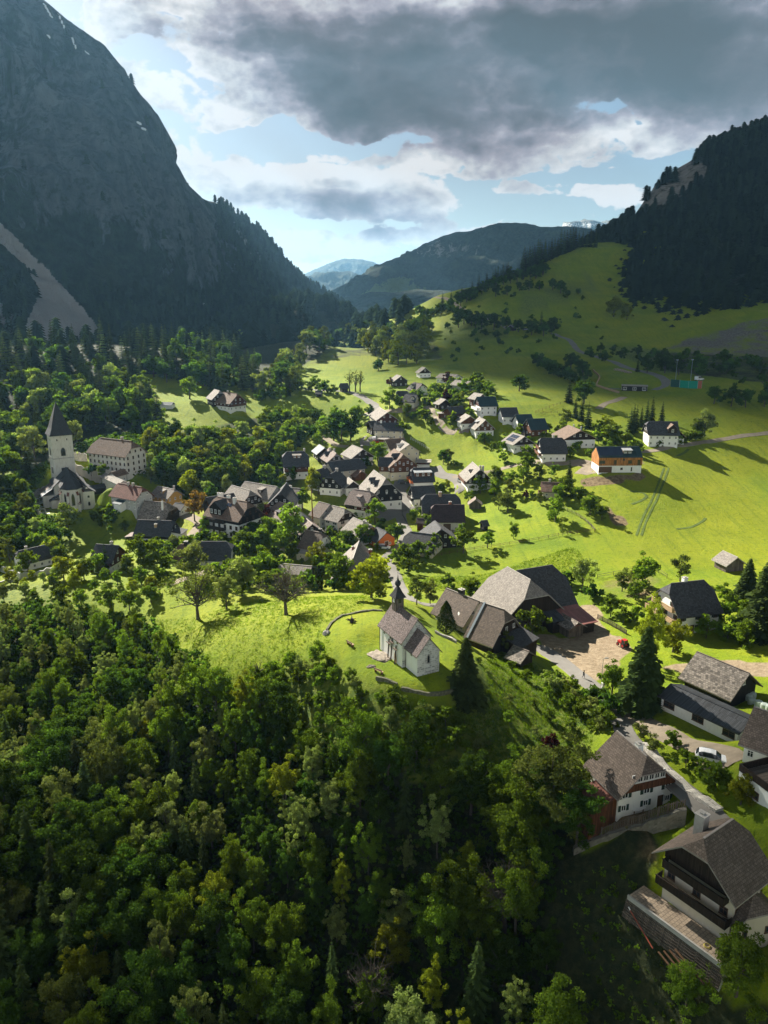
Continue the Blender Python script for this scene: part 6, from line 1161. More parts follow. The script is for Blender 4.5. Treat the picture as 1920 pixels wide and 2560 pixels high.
# ------------------------------------------------------------------ far-off woods: uncountable, one mass each
def mass(name, pts, hs, protos, mat, seed):
    r = np.random.RandomState(seed); VV = []; FF = []; TT = []; n = 0
    for (x, y, z), h in zip(pts, hs):
        V, Fc = protos[r.randint(len(protos))]; a = r.rand() * 6.28; c, s = math.cos(a), math.sin(a); w = h * r.uniform(.85, 1.15)
        W = np.stack([(V[:, 0] * c - V[:, 1] * s) * w + x, (V[:, 0] * s + V[:, 1] * c) * w + y, V[:, 2] * h + z], 1); VV.append(W); FF.append(Fc + n); n += len(V); TT.append(np.full(len(V), r.uniform(.6, 1.5)))
    o = link(name, np_mesh(name, np.concatenate(VV), np.concatenate(FF), np.concatenate(TT), [mat])); tag(o, kind='stuff'); return o
CONES = [cone_spruce(i, 1.0, .17 + .02 * (i % 3), 8, 7) for i in range(5)]; CONES_S = [cone_spruce(10 + i, 1.0, .2, 5, 5) for i in range(4)]; BLOBS = [blob_tree(30 + i, 1.0, .36, 130, .075) for i in range(3)]
def on_loft(L, n, seed, ok, hr):
    o, V, vt, X, Y, nz = L; r = np.random.RandomState(seed); P = []; Hs = []; H, W = vt.shape
    a = np.linalg.norm(np.cross(V[1:, :-1] - V[:-1, :-1], V[:-1, 1:] - V[:-1, :-1]), axis=2).ravel(); cdf = np.cumsum(a) / a.sum()
    k = np.searchsorted(cdf, r.rand(n * 3)); 
    for i in k:
        j, c = divmod(int(i), W - 1); u, v = r.rand(2); p = V[j, c] * (1 - u) * (1 - v) + V[j, c + 1] * u * (1 - v) + V[j + 1, c] * (1 - u) * v + V[j + 1, c + 1] * u * v
        if ok(X[j, c], Y[j, c], vt[j, c], nz[j, c], p, r): P.append(p - np.array([0, 0, .8])); Hs.append(r.uniform(*hr))
        if len(P) >= n: break
    return P, Hs
def ok_r(x, y, t, nz, p, r):
    if x > 2000 or t > 1.12: return False
    if inpoly(np.array([x]), np.array([y]), [(1370,462),(1398,412),(1432,372),(1470,344),(1515,340),(1535,362),(1525,392),(1490,410),(1470,440),(1440,458),(1400,462),(1385,480)])[0] and r.rand() > .04: return False
    if inpoly(np.array([x]), np.array([y]), [(1430,748),(1500,722),(1600,700),(1700,690),(1700,800),(1500,780)])[0]: return False
    return True
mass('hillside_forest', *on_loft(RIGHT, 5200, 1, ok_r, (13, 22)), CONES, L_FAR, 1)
def ok_rb(x, y, t, nz, p, r): return t < .75 and (abs(x - 1420) < 40 and abs(y - 570) < 22 or abs(x - 1320) < 30 and abs(y - 660) < 22 or r.rand() < .02) and x < 1800
mass('hillside_leafy_wood', *on_loft(RIGHT, 170, 2, ok_rb, (12, 18)), BLOBS, L_YEL, 2)
lmr = {}
def ok_l(x, y, t, nz, p, r):
    if t > 1.03 or x < -60 or y < -20: return False
    if inpoly(np.array([x]), np.array([y]), SCREE)[0]: return False
    up = y < 640 - .15 * abs(x - 350) and not (x > 470)
    return r.rand() < (.012 if up else .9)
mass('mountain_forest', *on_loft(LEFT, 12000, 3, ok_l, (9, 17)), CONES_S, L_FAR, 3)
def knoll(poly, n, seed, hr, protos, mat, nm):
    pts = scatter(px(poly), 5.0, n, seed, tries=20000); r = random.Random(seed); mass(nm, [(x, y, float(HG(x, y)) - .5) for x, y in pts], [r.uniform(*hr) for _ in pts], protos, mat, seed)
knoll([(-200,880),(260,850),(540,800),(480,760),(250,735),(-200,740)], 650, 71, (12, 19), CONES, L_FAR, 'knoll_forest')
def plain(xy, n, seed, hr, protos, mat, nm):
    r = random.Random(seed); P = []
    while len(P) < n:
        x = r.uniform(min(a for a, b in xy), max(a for a, b in xy)); y = r.uniform(min(b for a, b in xy), max(b for a, b in xy))
        if inpoly(x, y, xy): P.append((x, y, float(HG(x, y)) - .5))
    mass(nm, P, [r.uniform(*hr) for _ in P], protos, mat, seed)
plain([(-330,640),(-140,640),(-60,720),(10,800),(60,1000),(200,1300),(150,1600),(-200,1600),(-320,900)], 3600, 72, (14, 24), CONES_S, L_FAR, 'gorge_forest')
plain([(160,980),(320,960),(520,960),(520,1200),(200,1200)], 700, 73, (14, 22), CONES_S, L_FAR, 'ridge_forest')
def undergrowth(poly, n, seed, hr, mat):
    pts = scatter(px(poly), 1.2, n, seed, tries=n * 6); r = random.Random(seed); mass('undergrowth', [(x, y, float(HG(x, y)) - .3) for x, y in pts], [r.uniform(*hr) for _ in pts], SCRUB, mat, seed)
def scrub(seed):
    r = np.random.RandomState(seed); P, T, C = crown_points(r, .75, .9, 0, 7, 70, .3); return leaf_quads(r, P, .13, .5)
SCRUB = [scrub(60 + i) for i in range(4)]
undergrowth([(-120,1330),(130,1300),(330,1345),(440,1440),(520,1535),(700,1600),(960,1680),(1090,1735),(1200,1790),(1170,2000),(1200,2150),(1330,2420),(1100,2560),(-260,2560)], 5200, 81, (1.0, 3.0), L_DEEP)
undergrowth([(310,1350),(440,1420),(470,1500),(520,1540),(430,1520),(330,1400)], 200, 82, (.8, 1.8), L_GREEN)
undergrowth([(-60,1060),(90,1010),(180,960),(330,930),(300,850),(560,900),(640,960),(600,1090),(440,1080),(320,1030),(-60,1230)], 3000, 83, (1.5, 3.6), L_DEEP)
undergrowth([(1210,1900),(1330,1870),(1420,1990),(1460,2120),(1500,2220),(1320,2300)], 420, 84, (.5, 1.3), L_GREEN)

# grass that stands up from the near meadows
L_GRASS = leaf_mat('tall meadow grass', (.105, .16, .008), .5, .25)
def tuft(seed):
    r = np.random.RandomState(seed); V = []; F = []
    for i in range(9):
        a = r.rand() * 6.28; x, y = r.normal(size=2) * .5; h = r.uniform(.5, 1.1); c, s = math.cos(a) * .09, math.sin(a) * .09; n = len(V)
        V += [(x - c, y - s, 0), (x + c, y + s, 0), (x + r.normal() * .3, y + r.normal() * .3, h)]; F.append((n, n + 1, n + 2))
    return np.array(V), np.array(F)
TUFT = [tuft(90 + i) for i in range(6)]
def grass(polys, n, seed, hr):
    r = np.random.RandomState(seed); P = []
    for poly in polys:
        w = [hit(*q) for q in poly]; wx = [q.x for q in w]; wy = [q.y for q in w]; x = r.uniform(min(wx), max(wx), n); y = r.uniform(min(wy), max(wy), n)
        m = inpoly(x, y, list(zip(wx, wy))); P.append(np.stack([x[m], y[m], HG(x[m], y[m]) - .03], 1))
    P = np.concatenate(P); P = [p for p in P if not (abs(p[0] - 3) < 7 and abs(p[1] - 130) < 8)]; mass('grass', P, r.uniform(hr[0], hr[1], len(P)), TUFT, L_GRASS, seed)
grass([px([(330,1340),(440,1330),(600,1290),(830,1290),(760,1330),(700,1350),(720,1420),(620,1460),(540,1540),(460,1500),(430,1420)]), px([(1000,1450),(1100,1400),(1240,1490),(1290,1570),(1250,1680),(1090,1720),(1000,1560)]), px([(850,1250),(1050,1240),(1240,1180),(1290,1240),(1100,1300),(900,1270)])], 9000, 91, (.22, .5))

wood([z4(-250,560),z4(0,420),z4(250,330),z4(560,330),z4(760,640),z4(520,620),z4(250,720),z4(-200,720)], 20, 30, 63, [('dark bush', .7, 'dark scattered bush'), ('deep', .3, DEEP)], (2, 6), 'scattered over the cloud shaded slope', 'shrub')
wood([c4(150,60),c4(700,120),c4(1600,150),c4(1700,480),c4(1150,300),c4(700,240),c4(300,230)], 9, 50, 64, [('dark bush', .6, 'dark rounded bush'), ('deep', .4, DEEP)], (2.5, 8), 'on the rough bank below the gravel scar', 'shrub')
wood([c3(520,60),c3(640,20),c3(1100,20),c3(1100,140),c3(600,160)], 16, 10, 65, [('dark bush', 1, 'small bush')], (2, 4), 'on the open slope above the upper hamlet', 'shrub')
# ------------------------------------------------------------------ church, chapel and front houses
def on_plane(p, z): d = ray(*p); return Vector(d * (z / d[2]))
def gothic(w, h, n=6):
    """outline of a pointed arch, base at z=0"""
    a = [(-w / 2, 0), (w / 2, 0), (w / 2, h * .6)]; s = h * .4
    for i in range(1, n): t = i / n; a.append((w / 2 * (1 - t ** 1.5), h * .6 + s * math.sin(t * 1.57)))
    a.append((0, h)); 
    for i in range(n - 1, 0, -1): t = i / n; a.append((-w / 2 * (1 - t ** 1.5), h * .6 + s * math.sin(t * 1.57)))
    a.append((-w / 2, h * .6)); return a
def gothic_window(w, h, parent, loc, ang, name='window', rnd_top=False):
    b = MB(); o = gothic(w, h); b.poly([(.05, y, z) for y, z in o], 1); n = len(o); q = gothic(w + .3, h + .22)
    for i in range(n):
        j = (i + 1) % n; b.poly([(.06, *o[i]), (.06, *o[j]), (.06, *q[j]), (.06, *q[i])], 0); b.poly([(.06, *q[i]), (.06, *q[j]), (-.05, *q[j]), (-.05, *q[i])], 0)
    return link(name, b.mesh('window', [M_CONC, M_GLASS]), parent, loc, ang)
def build_church():
    zc = -77.2; yaw = math.atan2(-.894, .447); o = Vector((-121.3, 287.0, zc)); pad(-126, 296, 15, zc, 5)
    # local x runs from the tower towards the choir; the choir head lies at x = 4
    t = thing('parish_church', 'white parish church with buttressed choir and dark steep roof beside its tower', 'church', o, yaw)
    b = MB(); W = 5.8; b.box(-24, -8.5, -W, W, -4, 8.2); b.poly([(-8.5, -W, 8.2), (-8.5, W, 8.2), (-8.5, 0, 13.2)]); b.poly([(-24, W, 8.2), (-24, -W, 8.2), (-24, 0, 13.2)]); b.obj('wall', WALL['old'], t)
    a = [(-8.45, -3.7), (0, -3.7), (3.4, -1.6), (3.4, 1.6), (0, 3.7), (-8.45, 3.7)]; b = MB()
    for (x0, y0), (x1, y1) in zip(a, a[1:]): b.poly([(x0, y0, -4), (x1, y1, -4), (x1, y1, 9.3), (x0, y0, 9.3)])
    b.obj('choir_wall', WALL['old'], t)
    b = MB(); e = .55; k = lambda x, y: (x * 1.0 + (.4 if x > 3 else 0) + (e * .3 if x > -1 and x < 1 else 0), y * (1 + e / 3.7), 9.1); E = [k(*p) for p in a]; Rg = (0, 0, 13.9); R0 = (-8.5, 0, 13.9)
    for p in ([E[0], E[1], Rg, R0], [E[1], E[2], Rg], [E[2], E[3], Rg], [E[3], E[4], Rg], [E[4], E[5], R0, Rg]): b.slab(p, .2)
    for sg in (1, -1):
        p = [(-24.3, sg * 6.5, 7.7), (-8.2, sg * 6.5, 7.7), (-8.2, 0, 13.75), (-24.3, 0, 13.75)]; b.slab(p if sg < 0 else p[::-1], .25)
    b.obj('roof', ROOF['slate'], t)
    for (x, y, an) in ((0, -3.7, -62), (3.4, -1.6, -20), (3.4, 1.6, 20), (0, 3.7, 62), (-4.5, -3.7, -90)):
        b = MB(); M = Matrix.Translation((x, y, 0)) @ Matrix.Rotation(R(an), 4, 'Z'); b.box(-.3, 1.3, -.35, .35, -4, 3.5, 0, M); b.box(-.3, .75, -.33, .33, 3.5, 7.0, 0, M)
        b.slab([M @ Vector(q) for q in ((.7, -.45, 3.5), (1.45, -.45, 3.3), (1.45, .45, 3.3), (.7, .45, 4.3))][::1], .12, 1); b.slab([M @ Vector(q) for q in ((-.2, -.45, 8.1), (.95, -.45, 6.8), (.95, .45, 6.8), (-.2, .45, 8.1))], .15, 1)
        b.obj('buttress', [WALL['old'], ROOF['red']], t)
    for (x, y, an) in ((3.4, 0, 0), (1.7, -2.65, -58), (1.7, 2.65, 58), (-2.2, -3.7, -90)): gothic_window(1.1, 4.6, t, (x, y, 2.6), R(an))
    b = MB(); b.box(-7.5, 1.0, 3.72, 8.0, -4, 7.0); s = b.obj('sacristy', WALL['old'], t); b = MB(); b.slab([(-8, 8.7, 6.7), (-8, 3.75, 10.2), (1.5, 3.75, 10.2), (1.5, 8.7, 6.7)][::-1], .2); b.obj('sacristy_roof', ROOF['slate'], s)
    for z, h_ in ((4.6, .8), (1.4, 1.5)): gothic_window(.7, h_, s, (1.0, 5.8, z), 0)
    gothic_window(.6, 1.3, s, (-3, 8.0, 2.5), R(90))
    b = MB(); b.box(-21, -9, -10.2, -5.85, -4, 4.6); s = b.obj('side_aisle', WALL['old'], t); b = MB(); b.slab([(-21.4, -10.8, 4.5), (-14, -10.8, 4.5), (-14, -5.9, 7.6), (-21.4, -5.9, 7.6)], .2); b.slab([(-13.9, -10.8, 4.5), (-8.8, -10.8, 4.5), (-8.8, -5.9, 7.6), (-13.9, -5.9, 7.6)], .2, 1); b.obj('aisle_roof', [ROOF['wood'], ROOF['metal']], s)
    b = MB(); b.box(-8.9, -5.8, -7.6, -3.75, -4, 3.2); s = b.obj('porch', WALL['old'], t); b = MB(); b.slab([(-9.2, -8.1, 3.0), (-5.4, -8.1, 3.0), (-5.4, -3.75, 5.4), (-9.2, -3.75, 5.4)], .2); b.obj('porch_roof', ROOF['dark'], s)
    # tower
    tt = thing('church_tower', 'tall white church tower with a dark slender spire and a black clock face', 'tower', (-132.3, 307, zc), R(-56 + 90)); w = 4.05; TZ = 26.9
    b = MB(); b.box(-w, w, -w, w, -4, TZ); b.obj('wall', wall_mat('tower lime plaster', (.60, .575, .51), .85), tt)
    b = MB(); b.box(-w - .12, w + .12, -w - .12, w + .12, 17.2, 17.6); b.obj('string_course', M_CONC, tt)
    b = MB(); b.lathe([((w + .55) * 1.414, TZ - .25), ((w + .5) * 1.414, TZ), (w * 1.16, TZ + 2.6), (w * .93, TZ + 5.0), (.06, TZ + 13.0)], 4, 0, sq=True); b.obj('spire', ROOF['slate'], tt)
    b = MB(); b.tube((0, 0, TZ + 12.8), (0, 0, TZ + 14.2), .05, .03, 5); b.lathe([(.02, TZ + 13.0), (.2, TZ + 13.15), (.02, TZ + 13.35)], 8); b.obj('finial', M_DARK, tt)
    for an, n in ((-90, '-y'), (180, '-x')):
        M = Matrix.Rotation(R(an), 4, 'Z'); gothic_window(1.7, 3.3, tt, M @ Vector((w, 0, 18.3)), R(an), 'belfry_opening')
        b = MB(); b.box(.0, .1, -1.35, 1.35, -1.25, 1.25, 0); c = b.obj('clock', M_DARK, tt, M @ Vector((w, 0, 12.2)), R(an))
        b = MB(); b.box(.1, .14, -.07, .07, -.9, .2); b.box(.1, .14, -.06, .2, -.06, .75); b.obj('hand', M_WHITE, c)
        for y in (-1.9, 1.9): b = MB(); b.box(0, .06, -.18, .18, -.4, .4); b.obj('slit_window', M_GLASS, tt, M @ Vector((w, y, 24.9)), R(an))
    # covered bridge to the rectory gate
    p0 = on_plane(k1(800, 1045), zc + 8.2); p1 = on_plane(k1(1150, 985), zc + 8.2); d = p1 - p0; L = d.length; t = thing('covered_bridge', 'dark covered wooden footbridge on a white pillar between church and rectory gate', 'bridge', (p0.x, p0.y, zc), math.atan2(d.y, d.x))
    b = MB(); b.box(0, L, -1.1, 1.1, 4.6, 7.0); b.obj('walkway', WALL['timber'], t); b = MB(); b.slab([(-.4, -1.7, 6.8), (L + .4, -1.7, 6.8), (L + .4, 0, 8.2), (-.4, 0, 8.2)], .14); b.slab([(-.4, 0, 8.2), (L + .4, 0, 8.2), (L + .4, 1.7, 6.8), (-.4, 1.7, 6.8)], .14); b.obj('roof', ROOF['dark'], t)
    b = MB(); b.box(L * .48, L * .48 + 1.6, -1.0, 1.0, -4, 4.55); b.obj('pillar', WALL['old'], t)
build_church()

def stone_wall(name, label, pts, w, h, mat='stone', dz=0, cat='wall', var=.25):
    P = [hit(*q) for q in pts]; Q = []
    for a, c in zip(P, P[1:]):
        n = max(1, int((c - a).length / .9)); Q += [a.lerp(c, k / n) for k in range(n)]
    Q.append(P[-1]); b = MB(); rw = []; N = len(Q)
    for i, q in enumerate(Q):
        t = Q[min(i + 1, N - 1)] - Q[max(i - 1, 0)]; t.z = 0; t.normalize(); n = Vector((-t.y, t.x, 0)) * w / 2; z = float(HG(q.x, q.y)) + dz; hh = h * (1 + rnd.uniform(-var, var)); k = rnd.uniform(.85, 1.15)
        rw.append([(q.x - n.x * k, q.y - n.y * k, z - 1.5), (q.x - n.x * .9 * k, q.y - n.y * .9 * k, z + hh), (q.x + n.x * .9, q.y + n.y * .9, z + hh), (q.x + n.x, q.y + n.y, z - 1.5)])
    s = 0
    for i, (a, c) in enumerate(zip(rw, rw[1:])):
        d = (Vector(a[0]) - Vector(c[0])).length
        for k in range(3):
            h0 = (Vector(a[k]) - Vector(a[k + 1])).length; b.poly([a[k], c[k], c[k + 1], a[k + 1]], 0, [(s, 0), (s + d, 0), (s + d, h0), (s, h0)])
        s += d
    b.poly(rw[0]); b.poly(rw[-1][::-1]); o = b.obj(name, WALL.get(mat) or mat); return tag(o, label, cat)
def fence(label, pts, step=2.6, h=1.0, mat=None, rails=2, name='fence', group=None, pickets=False):
    P = [hit(*q) for q in pts]; Q = []
    for a, c in zip(P, P[1:]):
        n = max(1, round((c - a).length / step)); Q += [a.lerp(c, k / n) for k in range(n)]
    Q.append(P[-1]); Q = [Vector((q.x, q.y, float(HG(q.x, q.y)))) for q in Q][:95]; m = mat or M_WOODD; o = thing(name, label, 'fence', Q[0], 0, group)
    for q in Q: b = MB(); b.tube((0, 0, -.4), (0, 0, h * 1.1), .07, .06, 5); b.obj('post', m, o, q - Q[0])
    for k in range(rails):
        b = MB(); z = h * (.45 + .5 * k / max(1, rails - 1))
        for a, c in zip(Q, Q[1:]): b.tube(a - Q[0] + Vector((0, 0, z)), c - Q[0] + Vector((0, 0, z)), .05, .05, 4)
        b.obj('rail', m, o)
    if pickets:
        b = MB()
        for a, c in zip(Q, Q[1:]):
            n = int((c - a).length / .28)
            for k in range(n): p = a.lerp(c, (k + .5) / n) - Q[0]; b.box(p.x - .05, p.x + .05, p.y - .03, p.y + .03, p.z + .08, p.z + h * 1.05)
        b.obj('pickets', m, o)
    return o

def build_chapel():
    z0 = -64.8; ang = R(-62.8); B = Vector((5.996, 124.845, z0)); d = Vector((math.cos(ang), math.sin(ang), 0)); n = Vector((-d.y, d.x, 0)); LC, WC = 4.35, 4.62
    o = B - d * LC + n * (WC / 2)         # where nave and chancel meet, on the axis
    pad(o.x - d.x * 2, o.y - d.y * 2, 8.5, z0, 6)
    t = thing('chapel', 'small white stone chapel with shingled roof and little bell turret on the hill', 'chapel', o, ang)
    WN, LN = 6.1, 8.97; EN, HN, EC, HC = 5.5, 9.2, 4.45, 7.25
    b = MB(); hw = WN / 2
    b.poly([(0, -hw, -3), (0, hw, -3), (0, hw, EN), (0, 0, HN - .3), (0, -hw, EN)], 1); b.poly([(-LN, hw, -3), (-LN, -hw, -3), (-LN, -hw, EN), (-LN, 0, HN - .3), (-LN, hw, EN)], 1)
    b.poly([(-LN, -hw, -3), (0, -hw, -3), (0, -hw, EN), (-LN, -hw, EN)], 0); b.poly([(0, hw, -3), (-LN, hw, -3), (-LN, hw, EN), (0, hw, EN)], 0)
    b.obj('wall', [WALL['white'], WALL['lime']], t)
    b = MB(); hc = WC / 2; b.poly([(.02, -hc, -3), (LC, -hc, -3), (LC, -hc, EC), (.02, -hc, EC)], 0); b.poly([(LC, hc, -3), (.02, hc, -3), (.02, hc, EC), (LC, hc, EC)], 0); b.poly([(LC, -hc, -3), (LC, hc, -3), (LC, hc, EC), (LC, 0, HC - .25), (LC, -hc, EC)], 1)
    b.obj('chancel_wall', [WALL['white'], WALL['lime']], t)
    for nm, x0, x1, hw_, E, H_, ov in (('roof', -LN - .35, .35, hw, EN, HN, .45), ('chancel_roof', .02, LC + .35, hc, EC, HC, .4)):
        b = MB(); s = (H_ - E) / hw_
        for sg in (1, -1):
            p = [(x0, sg * (hw_ + ov), E - s * ov), (x1, sg * (hw_ + ov), E - s * ov), (x1, 0, H_), (x0, 0, H_)]; b.slab(p if sg < 0 else p[::-1], .16, 0, 1)
        b.box(x0, x1, -.1, .1, H_ - .03, H_ + .06, 1); b.obj(nm, [M_CHROOF, M_EDGE['bark']], t)
    # bell turret astride the ridge
    b = MB(); x = -LN + 1.5; b.box(x - .85, x + .85, -.85, .85, HN - 1.2, HN + 2.0); tu = b.obj('bell_turret', WALL['weather'], t)
    b = MB(); b.lathe([(1.75, HN + 1.75), (1.55, HN + 2.0), (.95, HN + 2.75), (.45, HN + 3.6), (.26, HN + 3.85)], 4, 0, (x, 0, 0), True); b.lathe([(.2, HN + 3.8), (.5, HN + 4.1), (.62, HN + 4.45), (.5, HN + 4.8), (.2, HN + 5.1), (.1, HN + 5.6), (.04, HN + 6.1)], 10, 0, (x, 0, 0)); b.obj('turret_roof', ROOF['slate'], tu)
    b = MB(); b.tube((x, 0, HN + 6.0), (x, 0, HN + 6.9), .025, .02, 4); b.box(x - .2, x + .2, -.02, .02, HN + 6.55, HN + 6.6); b.obj('cross_finial', M_DARK, tu)
    for sx, an in ((.86, 0), (-.86, 180)): b = MB(); b.box(0, .04, -.32, .32, -.4, .4); b.obj('sound_opening', M_GLASS, tu, (x + sx, 0, HN + 1.1), R(an))
    b = MB(); b.box(0, .04, -.28, .28, -.35, .35); b.obj('sound_opening', M_WHITE, tu, (x, -.86, HN + 1.1), R(-90))
    for xx in (-7.2, -4.6, -1.9): gothic_window(.42, .95, t, (xx, -hw, 4.0), R(-90))
    gothic_window(.36, .9, t, (2.2, -hc, 3.2), R(-90)); gothic_window(.42, 1.5, t, (LC, 0, 2.3), 0); b = MB(); b.box(0, .14, -.42, .42, -.12, 0); b.obj('sill', M_CONC, t, (LC, 0, 2.28))
    b = MB(); b.poly([(.05, y, z) for y, z in gothic(.95, 2.1)], 0); b.obj('door', M_WOODL, t, (-2.6, -hw, 0), R(-90))
    for y0 in (-hw - .12,):
        b = MB(); b.tube((-LN - .02, y0, -.2), (-LN - .02, y0, EN - .3), .05, .05, 6); b.obj('downpipe', M_DARK, t); b = MB(); b.tube((-.2, y0, EN - .35), (-.2, y0, EN - 1.0), .05, .05, 6); b.tube((-.2, y0, EN - 1.0), (.3, -hc - .15, EN - 1.3), .05, .05, 6); b.tube((.3, -hc - .15, EN - 1.3), (.3, -hc - .15, -.4), .05, .05, 6); b.obj('downpipe', M_DARK, t)
    # three tall crosses leaning on the side wall
    M = Matrix.Translation(o) @ Matrix.Rotation(ang, 4, 'Z')
    for i, (xx, hh) in enumerate(((-4.7, 4.1), (-3.5, 4.9), (-1.9, 3.9))):
        c = thing('wooden_cross', ['left', 'tallest middle', 'right'][i] + ' of three dark wooden crosses standing against the chapel wall', 'cross', M @ Vector((xx, -hw - .55, -.1)), ang)
        lean = Matrix.Rotation(R(-4), 4, 'X'); b = MB(); b.box(-.11, .11, -.08, .08, 0, hh, 0, lean); b.obj('upright', M_DARKW, c); b = MB(); b.box(-.7, .7, -.06, .06, hh * .78, hh * .78 + .2, 0, lean @ Matrix.Translation((0, -.15, 0))); b.obj('crossbar', M_PINKW, c)
    return M
M_CHROOF = roof_mat('chapel shingles', (.20, .155, .145), .55, .2, .22, patch=.35, blot=(.30, .25, .245)); M_DARKW = simple('dark wood', (.035, .022, .018), .8, .3, 3); M_PINKW = simple('weathered wood', (.22, .15, .13), .8, .3, 3)
CHM = build_chapel()

M_MOSS = simple('mossy stone', (.12, .12, .075), .95, .6, 2.5)
def bench(p, yaw, label):
    q = hit(*p); o = thing('bench', label, 'bench', (q.x, q.y, q.z), R(yaw)); m = M_WOODL
    b = MB(); b.box(-.95, .95, -.24, .24, .42, .48); b.obj('seat', m, o); b = MB(); b.box(-.95, .95, -.32, -.26, .6, .92); b.obj('backrest', m, o)
    for x in (-.75, .75): b = MB(); b.box(x - .05, x + .05, -.3, .22, -.2, .42); b.box(x - .05, x + .05, -.33, -.27, .3, .9); b.obj('leg', M_WOODD, o)
bench(k5(400, 1670), -40, 'pale wooden bench below the flat rock beside the chapel'); bench(c5(258, 570), -52, 'pale wooden bench in the middle of the chapel lawn')
q = hit(*c5(265, 415)); o = thing('root_sculpture', 'dark gnarled tree root lying at the far rim of the chapel lawn', 'tree root', (q.x, q.y, q.z)); b = MB()
b.tube((0, 0, -.1), (.1, 0, .9), .45, .3, 7)
for k in range(8): a = k * .79; b.tube((0, 0, .35), (math.cos(a) * 1.3, math.sin(a) * 1.0, .1 + .5 * (k % 3)), .2, .04, 5)
link('stump', b.mesh('stump', [M_DARKW]), o)
def rock(name, label, p, sx, sy, sz, seed, mat=None, yaw=0):
    import bmesh
    q = hit(*p); bm = bmesh.new(); bmesh.ops.create_icosphere(bm, subdivisions=4, radius=1)
    for v in bm.verts: n_ = MN.fractal(v.co * 1.7 + Vector((seed, 0, 0)), .8, 2.1, 5); v.co = v.co * (1 + .35 * n_); v.co = Vector((v.co.x * sx, v.co.y * sy, v.co.z * sz))
    me = bpy.data.meshes.new(name); bm.to_mesh(me); bm.free(); me.materials.append(mat or M_ROCK); return tag(link(name, me, None, (q.x, q.y, q.z), yaw), label, 'rock')
M_ROCK = simple('pale limestone', (.27, .23, .185), .95, .4, 1.2)
rock('rock', 'flat pale rock outcrop in front of the chapel side wall', k5(410, 1430), 1.9, 2.6, .35, 3, yaw=.5); rock('rock', 'small flat stone in the grass near the chapel bench', k5(290, 1580), .8, .5, .3, 5); rock('rock', 'round boulder on the left rim of the chapel lawn', c5(97, 490), .8, .7, .6, 6, M_CONC)
for i, (pts, lb) in enumerate((([c5(100,470),c5(130,425),c5(200,375),c5(330,348),c5(470,340)], 'low mossy stone wall along the upper rim of the chapel lawn'), ([c5(430,792),c5(500,812),c5(570,838)], 'broken low stone wall below the chapel bench'), ([c5(600,865),c5(680,885),c5(770,903),c5(860,900),c5(940,880)], 'low stone wall at the tip of the chapel terrace'))): stone_wall('stone_wall', lb, pts, .5, .5 if i else .3, M_MOSS)
stone_wall('stone_wall', 'curved stone wall beside the long farmhouse and the yew', [k5(1230,1080), k5(1330,1130), k5(1430,1170), k5(1540,1230)], .6, .6)
stone_wall('stone_wall', 'crumbling retaining wall below the yard of the glazed gable house', [c7(312,1060), c7(420,1010), c7(560,965), c7(690,920), c7(830,875), c7(960,830), c7(1090,795)], .8, 1.0, 'oldstone'); fence('grey picket fence on the crumbling retaining wall', [c7(500,975), c7(590,940), c7(690,900), c7(830,860), c7(960,815), c7(1080,785)], 1.6, 2.2, WALL['weather'], 2, pickets=True)
stone_wall('stone_wall', 'rockery of rough stones along the road beside the tiled roof', [c7(790,300), c7(880,400), c7(980,520), c7(1080,600), c7(1180,680), c7(1320,775)], 1.6, .5, var=.6)
stone_wall('stone_wall', 'long grey terrace wall at the left edge of the village', [c1(-40,1215), c1(60,1260), c1(140,1292), c1(260,1268), c1(350,1250)], .6, 1.8, WALL['grey']); stone_wall('stone_wall', 'lower grey garden wall at the left edge', [c1(-40,1330), c1(60,1310), c1(130,1296)], .5, .8, WALL['grey'])
stone_wall('cemetery_wall', 'old stone wall round the cemetery left of the church', [k1(180,1400), k1(105,1370), k1(90,1220), k1(125,1165), k1(250,1090)], .6, 1.6, 'stone'); stone_wall('stone_wall', 'tan sunlit wall with buttresses between tower and rectory', [k1(620,870), k1(730,905), k1(850,950), k1(950,985)], .7, 3.6, WALL['old']); stone_wall('stone_wall', 'grey wall between tower and rectory on the upper side', [k1(590,720), k1(680,745), k1(770,745)], .6, 3.2, 'stone')
M_GRAVE = simple('grave stone', (.45, .43, .41), .7, .3, 2)
gk = 0
for r_ in range(3):
    for c_ in range(9):
        q = hit(*k1(125 + 62 * r_ + 2 * c_, 1180 + 24 * c_ + 8 * r_)); o = thing('gravestone', 'small upright gravestone with a flower bed in the walled cemetery', 'gravestone', (q.x, q.y, q.z), R(24), 'cemetery graves'); b = MB(); hh = rnd.uniform(.8, 1.3)
        b.poly([(.0, y, z) for y, z in gothic(.7, hh)]); b.poly([(-.18, y, z) for y, z in gothic(.7, hh)][::-1]); g_ = gothic(.7, hh)
        for i in range(len(g_)): j = (i + 1) % len(g_); b.poly([(-.18, *g_[i]), (-.18, *g_[j]), (0, *g_[j]), (0, *g_[i])])
        b.obj('headstone', M_GRAVE, o); b = MB(); b.box(.02, 1.5, -.4, .4, -.2, .14); b.obj('grave_bed', [M_CONC, M_WHITE, M_WOODD][(r_ + c_) % 3], o)
pad(*hit(*c7(830, 740)).xy, 4.5, G1.g - .1, 2.5)
F1_ = fence('weathered rail fence closing the orchard meadow', [c3(1310,1115), c4(60,1368), c4(130,1400), c4(200,1445), c4(250,1495), c4(280,1530)], 2.4, 1.1, WALL['weather'], 3); fence('long rail fence across the lower meadow', [c8(1100,880), c8(1200,865), c8(1310,845), c8(1420,825), c8(1540,805), c8(1659,790), c3(1370,1355), c3(1500,1340), c3(1620,1325), c4(280,1532)], 3.2, 1.0, M_WOODD)
